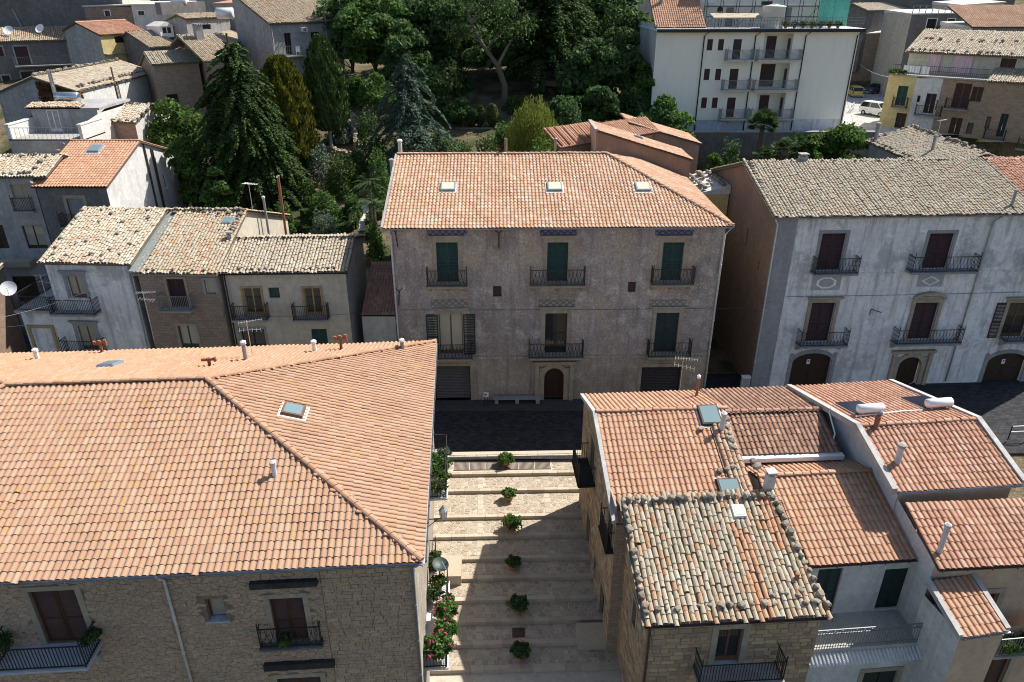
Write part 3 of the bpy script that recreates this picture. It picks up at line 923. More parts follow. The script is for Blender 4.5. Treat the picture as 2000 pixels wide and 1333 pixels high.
def house(name, label, cat, eL, eR, Y, D, base, oh=.3, group=None):
    """building frame from the two ends of its front eave: pixels, depth of the left end"""
    a = atY(eL[0], eL[1], Y); ze = a.z; c = atZ(eR[0], eR[1], ze)
    rot = math.atan2(c.y - a.y, c.x - a.x); L = math.hypot(c.x - a.x, c.y - a.y)
    u = Vector((math.cos(rot), math.sin(rot), 0)); w = Vector((-u.y, u.x, 0))
    o = a + u * oh + w * oh
    b = Bld(name, label, cat, o.x, o.y, base, rot, L - 2 * oh, D, group)
    b.ze, b.oh = ze, oh
    return b
def ridge_from(b, px, py, m):
    """depth (local y) and height of the ridge whose image passes (px, py), for slope m from the front eave"""
    o, v = b.Mi @ CAM, (b.Mi.to_3x3() @ ray(px, py))
    # z = ze + m (y + oh)
    t = (b.ze - b.base + m * (o.y + b.oh) - o.z) / (v.z - m * v.y)
    p = o + v * t
    return p.y, p.z + b.base
def gable(b, yr, zr, style, mat, back=True, zb=None, vl=None, vr=None, **kw):
    oh, W, D, ze = b.oh, b.W, b.D, b.ze
    l = oh if vl is None else vl; r = oh if vr is None else vr
    zb = (zr - (D + oh - yr) * (zr - ze) / (yr + oh)) if zb is None else zb
    S = [[(-l, -oh, ze), (W + r, -oh, ze), (W + r, yr, zr), (-l, yr, zr)]]
    if back: S.append([(W + r, D + oh, zb), (-l, D + oh, zb), (-l, yr, zr), (W + r, yr, zr)])
    if 'caps' not in kw: kw['caps'] = [((-l, yr, zr), (W + r, yr, zr))]
    b.yr, b.zr, b.zb = yr, zr, zb
    return b.roof(S, style, mat, **kw)
def shell(b, mats, sides='front right left back', top=None, z0=None):
    """walls round a gabled or mono-pitched house; mats one material or dict"""
    g = lambda s: mats[s] if isinstance(mats, dict) else mats
    m = (b.zr - b.ze) / (b.yr + b.oh)
    zf = b.ze + m * b.oh - .06
    mb_ = (b.zr - b.zb) / max(.1, (b.D + b.oh - b.yr)); zk = b.zb + mb_ * b.oh - .06
    for s in sides.split():
        if s == 'front': b.wall(s, zf, g(s), z0)
        elif s == 'back': b.wall(s, zk, g(s), z0)
        else: b.wall(s, [(0, zf), (b.yr, b.zr - .06), (b.D, zk)], g(s), z0)
# ------------------------------------------------------------------ terrain and street
_prof = [(-20,-10),(0,-6.5),(20,-3.2),(36.3,-.35),(37,-.12),(46,-.12),(50,1.5),(56,4.6),(60,6.0),(66,7.8),(72,9.6),(78,11.6),(86,13.6),(95,15.6),(110,17.6),(140,21),(200,27),(420,45)]
_prof_r = [(-20,-10),(0,-6.5),(20,-3.2),(36.3,-.35),(37,-.12),(58,-.1),(60,4.5),(66,6.2),(78,7.0),(79.6,7.2),(80.4,10.9),(112,11.2),(125,15),(150,20),(200,26),(420,45)]
def _ip(tab, y):
    for (a, za), (c, zc) in zip(tab, tab[1:]):
        if a <= y <= c: return za + (zc - za) * (y - a) / (c - a)
    return tab[-1][1]
def sstep(a, b, x):
    t = min(1, max(0, (x - a) / (b - a))); return t * t * (3 - 2 * t)
def zg(x, y):
    yl = y - 7.5 * sstep(-26, -31, x) if y > 44 else y
    l = _ip(_prof, yl if y > 44 else y)
    if 44 < y and yl < 44: l = -.12
    r = _ip(_prof_r, y)
    k = sstep(11, 15, x) * (1 - .0)
    return l * (1 - k) + r * k
gE = G('garden_earth'); pE = gE.geo().outputs['Position']
cE = gE.mix(gE.ramp(gE.noise(pE, 9, 5, .7), [(.4, 0.), (.6, 1.)]), (.26,.20,.13), (.13,.10,.065))
cE = gE.mix(gE.ramp(gE.noise(pE, .35, 6, .65), [(.42, 0.), (.56, 1.)]), cE, gE.mix(gE.ramp(gE.noise(pE, 14, 5, .7), [(.4, 0.), (.6, 1.)]), (.035,.055,.018), (.10,.095,.045)))
gE.bump(gE.noise(pE, 5, 6, .7), .8, .25)
M['earth'] = gE.done(cE, .95, 0, .1)
M['asphalt'] = brick_mat('street_paving', (.03,.031,.033), (.062,.062,.066), (.014,.014,.015), .34, .2)
M['pavement'] = brick_mat('pavement_slabs', (.07,.068,.065), (.09,.086,.082), (.04,.04,.04), .8, .5)
M['concrete_road'] = cobble_mat('far_road', (.40,.39,.36), (.46,.45,.42), (.34,.33,.31), .7, .15)
xs = sorted(set(list(np.arange(-170, -60, 8.)) + list(np.arange(-60, 70, 2.)) + list(np.arange(70, 180, 8.)) + [11, 15]))
ys = sorted(set(list(np.arange(-20, 36, 4.)) + [36.3, 37, 44, 46] + list(np.arange(46, 130, 1.)) + [79.6, 80.4] + list(np.arange(130, 420, 15.)) + [420]))
GV = np.array([(x, y, zg(x, y)) for y in ys for x in xs])
nx_ = len(xs)
GF = np.array([(j*nx_+i, j*nx_+i+1, (j+1)*nx_+i+1, (j+1)*nx_+i) for j in range(len(ys)-1) for i in range(nx_-1)])
tag(np_mesh('ground', GV, GF, M['earth'], smooth=True), kind='structure')

tag(MB().poly([(-70,35.5,-.004),(-4.2,36.3,-.004),(4.4,36.3,-.004),(60,37.5,-.004),(60,47,-.004),(-7,47,-.004),(-30,47,-.004),(-34,60,-.004),(-70,60,-.004)]).build('street', M['asphalt']), kind='structure')
sw = MB()
sw.box(-8, 13.6, 41.75, 43.4, -.05, .12)
tag(sw.build('pavement', M['pavement']), kind='structure')
# drain gratings and covers of the street
M['cast'] = simple('cast_iron', (.05,.048,.046), .6, .5)
for (px, py, lb) in ((962, 812, 'small iron drain cover in the shaded street before the old palazzo'), (990, 848, 'square iron manhole cover in the middle of the shaded street'), (1075, 852, 'flat iron manhole cover in the shaded street near the steps')):
    p = atZ(px, py, 0); q = MB(); q.box(p.x-.35, p.x+.35, p.y-.3, p.y+.3, .0, .006)
    for k in range(6): q.box(p.x-.30, p.x+.30, p.y-.25+k*.09, p.y-.21+k*.09, .006, .012)
    tag(q.build('manhole_cover', M['cast']), lb, 'manhole cover', 'iron covers in the street')

# ------------------------------------------------------------------ the stepped alley
M['cob'] = stone_mat('alley_cobble', [(.35,.285,.21),(.43,.355,.265),(.29,.235,.175),(.48,.41,.315),(.38,.31,.23)], 8, .4)
M['cob_mort'] = plaster('alley_mortar', (.54,.48,.385), (.46,.405,.325), (.61,.55,.45), streak=.1, scale=1)
M['slabstone'] = stone_mat('step_edge_stone', [(.43,.36,.265),(.49,.42,.32),(.38,.31,.225)], 5, .3)
arot = rad(1.6)
alley = empty('stepped_alley', (0, 36.5, 0), arot); tag(alley, kind='structure')
Mal = Matrix.Translation((0, 36.5, 0)) @ Matrix.Rotation(arot, 4, 'Z')
liney = [891, 925, 958, 1009, 1047, 1091, 1129, 1171.5, 1214, 1258, 1307, 1360]
RZ = .20; pos_k = []
for k, py in enumerate(liney):
    p = Mal.inverted() @ atZ(1000, py, -RZ * k); pos_k.append(p.y)
XL, XR = -4.7, 4.6
Ti = lambda x, d, y, z0: Vector((x, y, z0 - d))
holes_grate = None
cob_left = 300
for k in range(len(liney)):
    z = -RZ * k
    y1 = pos_k[k - 1] if k else .25           # far end: the riser above it
    y0 = pos_k[k] if k else pos_k[0]
    # tread k runs from riser line k-1 (far, where the higher step ends) to its own front edge
    if k == 0: yf, yn = .25, pos_k[0]
    else: yf, yn = pos_k[k-1], pos_k[k]
    st = MB().box(XL, XR, yn + .02, yf + .06, z - .6, z - .012).build('step', M['cob_mort'], alley)
    r = random.Random(k)
    # edge stones
    x = XL + r.uniform(0, .4)
    while x < XR - .1:
        l = r.uniform(.55, .95); xe = min(x + l, XR)
        q = MB(); e = r.uniform(0, .012)
        q.hexa([(x+.006, yn - .02, z-RZ-.05), (xe-.006, yn - .02, z-RZ-.05), (xe-.006, yn + .24, z-RZ-.05), (x+.006, yn + .24, z-RZ-.05)],
               [(x+.012, yn - .01, z+e), (xe-.012, yn - .01, z+e), (xe-.012, yn + .23, z+e*.5), (x+.012, yn + .23, z+e*.5)])
        q.build('edge_stone', M['slabstone'], st); x = xe
    ya, yb = yn + .25, yf - .02
    if yb - ya > .15 and k < 11:
        tf = (lambda zz: (lambda x, d, y: Vector((x, y, zz - d))))(z - .012)
        hol = [(XL, 9, -9, 9)] if False else []
        bands = [(-2.05, -1.72), (1.72, 2.05)]
        P = cells(XL, XR, ya, yb, .27, .25, .42, seed=k)
        hol = [(a, c, -99, 99) for a, c in bands]
        if k == 1: hol.append((-3.55, 2.35, ya - 1, yb + 1))
        ni = 45 if k >= 5 else 10
        lay_stones(st, P, tf, M['cob'], (.006, .022), .019, hol, 'cobble', ni, Mal, 'cobbles', .01)
        for a, c in bands:
            if k == 1: continue
            y = ya
            while y < yb - .05:
                ye = min(yb, y + r.uniform(.3, .5))
                MB().box(a + .01, c - .01, y + .01, ye - .01, z - .03, z + .006).build('band_stone', M['slabstone'], st); y = ye
    if k == 1:   # long iron grating
        gy0, gy1 = yn + .36, yf - .1
        for gi in range(6):
            xa = -3.5 + gi * .97; q = MB()
            q.box(xa, xa + .95, gy0, gy0 + .05, z - .02, z + .012); q.box(xa, xa + .95, gy1 - .05, gy1, z - .02, z + .012)
            for j in range(14): q.box(xa + .02 + j * .067, xa + .05 + j * .067, gy0 + .05, gy1 - .05, z - .02, z + .01)
            q.build('drain_grating', M['iron_rust'], st)
        MB().box(-3.5, 2.32, gy0, gy1, z - .06, z - .03).build('drain_bed', M['dkcavity'], st)
# kerb strip along the street edge
MB().box(XL, XR, .22, .55, -.2, .03).build('kerb_stone', M['slabstone'], alley)
# landing block by the left doors and the low slab on the right
def alp(px, py, z): return Mal.inverted() @ atZ(px, py, z)
p = alp(880, 1105, -RZ*4)
MB().box(XL, p.x + .55, p.y - .75, p.y + .75, -1.9, -RZ*4).build('door_landing', M['slabstone'], alley)
p = alp(1130, 1232, -RZ*7.6)
MB().box(p.x - .1, XR, p.y - .7, p.y + .35, -2.4, -RZ*7).build('door_landing', M['slabstone'], alley)
p = alp(1013, 1236, -RZ*9)
q = MB().box(p.x-.3, p.x+.3, p.y-.28, p.y+.28, p.z-.05, p.z+.02); q.build('inspection_cover', M['iron_rust'], alley)

# ------------------------------------------------------------------ left foreground house
A = house('stone_house', 'large rubble stone house under a pinkish hipped tile roof, left foreground', 'house', (0, 1138), (825, 1097), 18.25, 16.6, -4.2, .35)
# stretch it to its real length: the left hip lies outside the picture
aR = atZ(825, 1097, 7.75); A_rot = rad(3.9)
col.objects.unlink(A.root); bpy.data.objects.remove(A.root)
WA, DA, OH = 26.3, 16.6, .35
u = Vector((math.cos(A_rot), math.sin(A_rot), 0)); w_ = Vector((-u.y, u.x, 0))
o = aR - u * (WA + OH) + w_ * OH
A = Bld('stone_house', 'large rubble stone house under a pinkish hipped tile roof, left foreground', 'house', o.x, o.y, -4.2, A_rot, WA, DA)
A.ze, A.oh = 7.75, OH
hd = (DA + 2 * OH) / 2; yr = DA / 2; zr = 10.5; xl, xr = -OH + 9.4, WA + OH - 9.4
ze = A.ze
SA = [[(-OH,-OH,ze),(WA+OH,-OH,ze),(xr,yr,zr),(xl,yr,zr)], [(WA+OH,-OH,ze),(WA+OH,DA+OH,ze),(xr,yr,zr)],
      [(WA+OH,DA+OH,ze),(-OH,DA+OH,ze),(xl,yr,zr),(xr,yr,zr)], [(-OH,DA+OH,ze),(-OH,-OH,ze),(xl,yr,zr)]]
roA = A.roof(SA, 'roman', M['t_pink'], 300, caps=[((WA+OH,-OH,ze+.03),(xr,yr,zr+.04)), ((xl,yr,zr+.04),(xr,yr,zr+.04)), ((WA+OH,DA+OH,ze+.03),(xr,yr,zr+.04)), ((-OH,DA+OH,ze+.03),(xl,yr,zr+.04)), ((-OH,-OH,ze+.03),(xl,yr,zr+.04))], seed=1)
rc = A.rect(73, 1152, 164, 1256)
A.window('front', rc, 'shutter', M['sh_brown'], trim=M['trim_stone'], tw=.2, label='closed brown double shutter')
bz = rc[2]; s0, s1 = A.hit(30, 1290, 'front')[0] - .1, A.hit(207, 1278, 'front')[0] + .15
A.balcony('front', s0 + .15, s1 - .15, bz - .02, 1.15, 1.0, M['blue_marble'], M['iron'])
MB(A.T['front']).box(s0 + .1, s1 - .2, -.25, 0, bz - .75, bz - .45).build('stone_ledge', M['trim_grey'], A.root)
rc2 = A.rect(533, 1167, 598, 1252)
A.window('front', rc2, 'shutter', M['sh_brown'], trim=M['trim_stone'], tw=.2)
s0, s1 = A.hit(512, 1255)[0], A.hit(632, 1250)[0]
A.balcony('front', s0, s1, rc2[2] - .02, .32, .95, M['pl_dark'], M['iron'], style='scroll')
rr = A.rect(489, 1131, 621, 1144); MB(A.T['front']).box(rr[0], rr[1], -.2, 0, rr[2] + .05, rr[3]).build('stone_ledge', M['pl_black'], A.root)
rr = A.rect(517, 1289, 655, 1302); MB(A.T['front']).box(rr[0], rr[1], -.2, 0, rr[2] + .05, rr[3]).build('stone_ledge', M['pl_black'], A.root)
rc3 = A.rect(404, 1169, 440, 1212)
A.window('front', rc3, 'dark', trim=M['mort_A'], tw=.14, sill=M['blue_marble'], pane=M['glass_curtain'], proud=.02, reveal=.3)
rc4 = A.rect(548, 1322, 632, 1400)
A.window('front', rc4, 'shutter', M['sh_brown'], trim=M['trim_stone'], tw=.2)
wA = A.wall('front', 7.85, M['mort_A'])
pad = .2
hol = [(a - .2, c + .2, e - .05, f + .2) for a, c, e, f in A.ops['front'][:2] + A.ops['front'][3:]] + [(rc3[0]-.14, rc3[1]+.14, rc3[2]-.05, rc3[3]+.14)]
sA, sB = A.hit(-60, 1250)[0], A.W
mid = A.hit(640, 1230)[0]
lay_stones(wA, cells(sA, mid, .8, 7.8, .29, .145, .46, 3), A.T['front'], M['st_A'], (.004, .04), .006, hol, 'stone', 200, A.Mw)
lay_stones(wA, courses(mid + .02, sB, .8, 7.8, .22, .62, .13, .22, 5), A.T['front'], M['st_A'], (.008, .028), .008, hol, 'stone', 100, A.Mw)
A.wall('right', 7.85, M['pl_low']); A.wall('left', 7.85, M['mort_A']); A.wall('back', 7.85, M['pl_beige'])
A.gutter((-OH, -OH - .07, 7.72), (WA + OH, -OH - .07, 7.72))
A.gutter((WA + OH + .07, -OH, 7.72), (WA + OH + .07, DA + OH, 7.72))
s = A.hit(322, 1141)[0]; s2 = A.hit(377, 1333)[0]
A.pipe([(s, -.4, 7.68), (s + .03, -.3, 7.45), (s + .06, -.1, 7.25), (s2, -.1, 2.0)], .055, M['pipe_white'])
A.pipe([(WA + .25, -.4, 7.68), (WA + .1, -.3, 7.5), (WA - .02, -.1, 7.3), (WA - .05, -.1, -3.5)], .055, M['zinc'])
# roof furniture
p = A.roof_pt(537, 930, 0); A.flue(p, .55, .10, M['pipe_white'], cowl=M['cement_light'])
def flue_on(b, px, py, k, h, r=.08, mat=None, cowl=None, cap=True):
    return b.flue(b.roof_pt(px, py, k), h, r, mat or M['steel'], cap, cowl=cowl)
p = A.roof_pt(572, 806, 1); A.skylight(p, 1, .85, .85, M['glass_sky'], M['wood_frame'])
p = A.roof_pt(216, 716, 2); A.skylight(p, 2, .7, 1.1, M['glass_sky'])
flue_on(A, 74, 703, 2, .5, .11, M['white'], M['white'])
flue_on(A, 481, 705, 2, .95, .11, M['cement'], M['cement_light'])
flue_on(A, 615, 688, 2, .55, .11, M['white'], M['white'])
flue_on(A, 786, 683, 1, .5, .10, M['iron_grey'], M['white'])
def pot_chimney(b, p, h, arms=True):
    p = Vector(p); q = MB().lathe(p - Vector((0, 0, .2)), [(.075, 0), (.085, h + .2)], 8)
    if arms:
        q.tube([p + Vector((-.28, 0, h * .7)), p + Vector((-.26, 0, h * .95))], .08, 8); q.tube([p + Vector((-.26, 0, h * .78)), p + Vector((.3, 0, h * .85))], .075, 8)
        q.tube([p + Vector((.3, 0, h * .6)), p + Vector((.28, 0, h * 1.05))], .08, 8)
    return q.build('chimney', M['rust_red'], b.root)
pot_chimney(A, A.roof_pt(200, 690, 2), .75); pot_chimney(A, A.roof_pt(410, 716, 2), .45); pot_chimney(A, A.roof_pt(667, 684, 2), .85)

# ------------------------------------------------------------------ the palazzo across the street
B = house('palazzo', 'weathered violet-grey palazzo with green shutters and three roof windows, middle of the picture', 'palazzo', (748, 447), (1433, 443), 42.6, 16.7, -.1, .35)
yrB, zrB = ridge_from(B, 975, 302, .31)
xrB = B.hit(1185, 302, 'front', yrB)[0]
o_, W_, D_, e_ = .35, B.W, B.D, B.ze
B.roof([[(-o_,-o_,e_),(W_+o_,-o_,e_),(xrB,yrB,zrB),(-o_,yrB,zrB)], [(W_+o_,-o_,e_),(W_+o_,2*yrB+o_,e_),(xrB,yrB,zrB)], [(W_+o_,2*yrB+o_,e_),(-o_,2*yrB+o_,e_),(-o_,yrB,zrB),(xrB,yrB,zrB)]],
       'roman', M['t_palazzo'], 300, caps=[((-o_,yrB,zrB+.03),(xrB,yrB,zrB+.03)), ((W_+o_,-o_,e_+.03),(xrB,yrB,zrB+.03))], seed=2)
MB().hexa([B.L(-o_-.14,-o_-.03,e_-.2), B.L(-o_+.0,-o_-.03,e_-.2), B.L(-o_+.0,yrB,zrB-.2), B.L(-o_-.14,yrB,zrB-.2)], [B.L(-o_-.14,-o_-.03,e_+.10), B.L(-o_+.0,-o_-.03,e_+.10), B.L(-o_+.0,yrB,zrB+.10), B.L(-o_-.14,yrB,zrB+.10)]).build('verge_coping', M['cement'], B.root)
for px in (875, 1083, 1255): B.skylight(B.roof_pt(px, 368, 0), 0, .92, .95, M['glass_pale'])
blue_t = G('majolica_band'); tcx = blue_t.n('ShaderNodeTexCoord'); 
def majolica(name, c1, c2, sc):
    g = G(name); tc = g.n('ShaderNodeTexCoord'); sx = g.n('ShaderNodeSeparateXYZ'); g.l(tc.outputs['Object'], sx.inputs[0])
    a = g.math('SINE', g.math('MULTIPLY', sx.outputs[0], sc)); b2 = g.math('SINE', g.math('MULTIPLY', sx.outputs[2], sc * 1.2))
    return g.done(g.mix(g.ramp(g.math('MULTIPLY', a, b2), [(.08, 0.), (.25, 1.)]), c1, c2), .35, 0, .5)
bpy.data.materials.remove(blue_t.m)
M['maj_blue'] = majolica('majolica_blue', (.04,.045,.14), (.15,.15,.22), 16)
M['maj_grey'] = majolica('majolica_grey', (.15,.145,.13), (.29,.28,.25), 15)
for (x0, x1) in ((835, 911), (1055, 1126), (1280, 1354)):
    r_ = B.rect(x0, 450, x1, 459); MB(B.T['front']).box(r_[0], r_[1], -.05, .02, r_[2], r_[3]).build('majolica_frieze', M['maj_blue'], B.root)
for (x0, x1) in ((842, 913), (1052, 1122), (1269, 1340)):
    r_ = B.rect(x0, 586, x1, 598); MB(B.T['front']).box(r_[0], r_[1], -.05, .02, r_[2], r_[3]).build('majolica_frieze', M['maj_grey'], B.root)
tops = [(853, 895, 835, 912.6), (1068.6, 1109, 1035, 1140.6), (1292.5, 1333, 1270, 1351)]
zt = B.hit(1000, 551)[1]
for a, c, e, f in tops:
    r_ = B.rect(a, 473.5, c, 551); r_ = (r_[0], r_[1], zt, r_[3])
    B.window('front', r_, 'shutter', M['sh_green'], trim=M['trim_stone'], tw=.26, reveal=.25, cornice=.12)
    B.balcony('front', B.hit(e, 545)[0], B.hit(f, 545)[0], zt - .02, .75, 1.05, M['trim_stone'], M['iron_rust'], brackets=3, style='scroll', bmat=M['trim_stone'])
zt1 = B.hit(1000, 691)[1]
r_ = B.rect(858, 614, 904, 690); B.window('front', (r_[0], r_[1], zt1, r_[3]), 'glass', M['sh_dgreen'], trim=M['trim_stone'], tw=.26, open_leaves=True, frame=M['wood_frame'], pane=M['glass_curtain'], cornice=.12)
r_ = B.rect(1064.5, 612, 1107, 690); B.window('front', (r_[0], r_[1], zt1, r_[3]), 'glass', M['sh_dgreen'], trim=M['trim_stone'], tw=.28, frame=M['sh_dgreen'], cornice=.12)
r_ = B.rect(1279, 611, 1323, 690); B.window('front', (r_[0], r_[1], zt1, r_[3]), 'shutter', M['sh_dgreen'], trim=M['trim_stone'], tw=.26, cornice=.12)
for e, f in ((838, 923), (1032, 1137), (1262, 1344)):
    B.balcony('front', B.hit(e, 690)[0], B.hit(f, 690)[0], zt1 - .02, .75, 1.05, M['trim_stone'], M['iron'], brackets=3, style='scroll', bmat=M['trim_stone'])
for rc in ((963, 559, 979.5, 580), (1226.5, 551, 1241.5, 571)):
    B.window('front', B.rect(*rc), 'dark', frame=M['iron_rust'], pane=M['sh_maroon'], reveal=.15)
r_ = B.rect(849, 715, 919, 782); B.window('front', (r_[0], r_[1], .12, r_[3]), 'roller', M['roller'], trim=M['trim_stone'], tw=.2, reveal=.3)
r_ = B.rect(1251, 717, 1328, 782); B.window('front', (r_[0], r_[1], .12, r_[3]), 'roller', M['roller_dk'], trim=M['trim_stone'], tw=.25, reveal=.3)
r_ = B.rect(1062.5, 718, 1101, 781); en = (r_[0], r_[1], .12, r_[3])
B.window('front', en, 'wood', M['wood'], trim=M['trim_stone'], tw=.35, arch=.75, wallmat=M['trim_stone'], reveal=.4, proud=.12)
q = MB(B.T['front'])
for s in (en[0] - .62, en[1] + .36): q.box(s, s + .26, -.22, 0, .12, en[3] + .3)
q.box(en[0] - .75, en[1] + .75, -.32, 0, en[3] + .32, en[3] + .55)
q.build('portal', M['trim_stone'], B.root)
wB = B.wall('front', zt1 - .1, M['pl_low'], reveal=.3)
B.wall('front', e_ + .05, M['pl_pal'], z0=zt1 - .1, reveal=.25)
for sd in ('left', 'right'):
    B.wall(sd, [(0, e_ + .05), (yrB, (zrB if sd == 'left' else e_ + .05) - .02), (D_, e_ + .05)], M['pl_low'])
B.wall('back', e_, M['pl_low'])
q = MB(B.T['front'])
for z in (zt1 - .35,): q.box(.0, W_, -.045, .0, z, z + .12)
q.build('string_course', M['pl_pal'], B.root)
B.gutter((-o_, -o_ - .07, e_ - .02), (W_ + o_, -o_ - .07, e_ - .02))
B.pipe([(-.1, -.4, e_ - .1), (.05, -.12, e_ - .5), (.05, -.1, .2)], .06, M['pipe_white'])
B.pipe([(W_ + .2, -.4, e_ - .1), (W_ - .05, -.12, e_ - .6), (W_ - .05, -.1, .2)], .06, M['pipe_white'])
q = MB(B.T['front'])
for (x, y, dx) in ((772, 452, -1), (974, 455, 0), (780, 568, 1)):
    s, z = B.hit(x, y); q.tube([(s, -.05, z), (s - .1 * dx, -.06, z - 1.0)], .03, 5); q.tube([(s - .25, -.05, z + .2), (s, -.05, z - .05), (s + .2, -.05, z + .2)], .025, 5)
q.build('wall_tie', M['iron'], B.root)
# flues standing at the ridge
flue_on(B, 782, 298, 0, .75, .14, M['cement_light'], M['white']); 
p = B.roof_pt(762, 345, 0); B.flue(B.L(-.55, 6.6, 13.0), 2.0, .13, M['trim_grey'], cowl=M['cement'])
flue_on(B, 988, 299, 0, 1.0, .10, M['pl_pinkw'], cap=False)
# notice board
nb = B.rect(945, 757, 957.5, 769); q = empty('notice_board', B.Mw @ Vector((nb[0], -.9, .22)), B.rot); tag(q, 'small white information board on a post before the palazzo', 'notice board')
MB().box(0, .34, -.02, .0, .75, 1.1).build('board', M['white'], q); MB().box(.04, .08, 0, .03, 0, 1.1).build('post', M['iron'], q); MB().box(.26, .30, 0, .03, 0, 1.1).build('post', M['iron'], q)
ph = MB().box(.04, .2, -.024, -.019, .86, 1.0); ph.build('printed_panel', M['glass_sky'], q)
# low stone bench
q = empty('stone_bench', B.Mw @ Vector((B.hit(962, 780)[0], -.45, .22)), B.rot); tag(q, 'low dark stone bench against the palazzo foot', 'bench')
MB().box(0, 3.3, -.2, .2, .34, .44).build('seat', M['trim_grey'], q)
for x in (.15, 1.55, 2.95): MB().box(x, x + .25, -.15, .15, 0, .34).build('leg', M['trim_grey'], q)
# ------------------------------------------------------------------ white-blue palazzo on the right
C = house('palazzo', 'pale blue-white palazzo with maroon shutters, arched garage doors and an old grey tile roof', 'palazzo', (1513, 426), (2000, 419), 44.6, 13.2, -.1, .3)
C2 = 6.0   # runs on beyond the picture
W0 = C.W; C.W = W0 + C2
C.T['right'] = lambda s, d, z: Vector((C.W - d, s, z - C.base)); 
yrC, zrC = ridge_from(C, 1700, 316, .30)
o_, W_, D_, e_ = .3, C.W, C.D, C.ze
xsp = C.hit(1925, 318, 'front', yrC)[0]; xse = C.hit(2030, 410, 'front')[0]
def newtiles(p):
    t = (p[1] + o_) / (yrC + o_)
    return M['t_red'] if p[0] > xse + (xsp - xse) * t else None
gable(C, yrC, zrC, 'coppi', M['c_grey'], vr=.3, n_ind=300, mats2=newtiles, seed=3, capmat=M['c_grey'],
      rocks=[((.05, .2, e_+.05), (.05, yrC - .2, zrC), .30, .17, .05, .1), ((.3, .15, e_ + .1), (W_, .15, e_ + .1), .42, .12, .1, .35), ((.4, .4, e_ + .2), (W_, .4, e_ + .2), .9, .14, .12, .4)])
zt = C.hit(1740, 526)[1]; zt1 = C.hit(1740, 664)[1]
for (x0, x1, bx0, bx1) in ((1600, 1647, 1583, 1667), (1808, 1856, 1769, 1896), (2016, 2062, 2000, 2082)):
    r_ = C.rect(x0, 456, x1, 524)
    C.window('front', (r_[0], r_[1], zt, r_[3]), 'shutter', M['sh_maroon'], trim=M['trim_grey'], tw=.2, label='closed maroon shutter')
    C.balcony('front', C.hit(bx0, 524)[0], C.hit(bx1, 524)[0], zt - .02, .75, 1.05, M['trim_grey'], M['iron'], style='scroll')
for k, (x0, x1, bx0, bx1) in enumerate(((1579, 1625, 1554, 1646), (1779, 1825, 1739, 1864), (1961, 2006, 1950, 2035))):
    r_ = C.rect(x0, 591, x1, 662); r_ = (r_[0], r_[1], zt1, r_[3])
    C.window('front', r_, 'glass' if k == 2 else 'shutter', M['sh_maroon'], trim=M['trim_stone'], tw=.24, cornice=.22 if k != 1 else 0, open_leaves=(k == 2), proud=.08)
    if k == 1:
        q = MB(C.T['front']); cs = (r_[0] + r_[1]) / 2; n = 8
        for i in range(n):
            a0, a1 = math.pi * i / n, math.pi * (i + 1) / n
            P = lambda a, g: (cs - (1.0 + g) * math.cos(a), r_[3] + .3 + (.35 + g) * math.sin(a))
            a, b2, c2, d2 = P(a0, 0), P(a1, 0), P(a1, .16), P(a0, .16)
            q.hexa([(a[0], -.3, a[1]), (b2[0], -.3, b2[1]), (c2[0], -.3, c2[1]), (d2[0], -.3, d2[1])], [(a[0], 0, a[1]), (b2[0], 0, b2[1]), (c2[0], 0, c2[1]), (d2[0], 0, d2[1])])
        q.box(cs - 1.0, cs + 1.0, -.06, 0, r_[3] + .24, r_[3] + .45)
        q.build('curved_pediment', M['trim_stone'], C.root)
    C.balcony('front', C.hit(bx0, 664)[0], C.hit(bx1, 664)[0], zt1 - .02, .8, 1.05, M['trim_grey'], M['iron'], style='scroll', brackets=2, bmat=M['trim_stone'])
for k, (x0, x1) in enumerate(((1545, 1621), (1924, 1999))):
    r_ = C.rect(x0, 690, x1, 752); r_ = (r_[0], r_[1], -.05, r_[3])
    C.window('front', r_, 'wood', M['wood'], trim=M['trim_grey'], tw=.28, arch=.7, wallmat=M['pl_blue'], reveal=.3)
    s = C.hit((1581, 1963)[k], 706)[0]; z = r_[3] - .75
    sg = MB(C.T['front']).box(s - .12, s + .12, .145, .16, z - .18, z + .18).build('no_parking_sign', M['white'], C.root)
    rd = MB(C.T['front']); n = 12
    for i in range(n):
        a0, a1 = 2*math.pi*i/n, 2*math.pi*(i+1)/n
        rd.poly([(s + .055*math.cos(a0), .142, z + .05 + .055*math.sin(a0)), (s + .055*math.cos(a1), .142, z + .05 + .055*math.sin(a1)), (s + .08*math.cos(a1), .142, z + .05 + .08*math.sin(a1)), (s + .08*math.cos(a0), .142, z + .05 + .08*math.sin(a0))])
    M['sign_red'] = M.get('sign_red') or simple('sign_red', (.5,.02,.02), .5)
    M['sign_blue'] = M.get('sign_blue') or simple('sign_blue', (.03,.07,.35), .5)
    rd.build('red_ring', M['sign_red'], sg)
    MB(C.T['front']).lathe((s, .1405, z), [(.05, -.0005), (.05, 0)], 4) if False else None
    MB(C.T['front']).box(s - .04, s + .04, .1425, .144, z + .01, z + .09).build('blue_field', M['sign_blue'], sg)
r_ = C.rect(1750, 697, 1794, 760); r_ = (r_[0], r_[1], -.05, r_[3])
C.window('front', r_, 'wood', M['wood'], trim=M['trim_stone'], tw=.3, arch=.7, wallmat=M['trim_stone'], reveal=.35, proud=.1)
q = MB(C.T['front'])
for s in (r_[0] - .6, r_[1] + .34): q.box(s, s + .26, -.2, 0, -.1, r_[3] + .35)
q.box(r_[0] - .72, r_[1] + .72, -.28, 0, r_[3] + .35, r_[3] + .55); q.build('portal', M['trim_stone'], C.root)
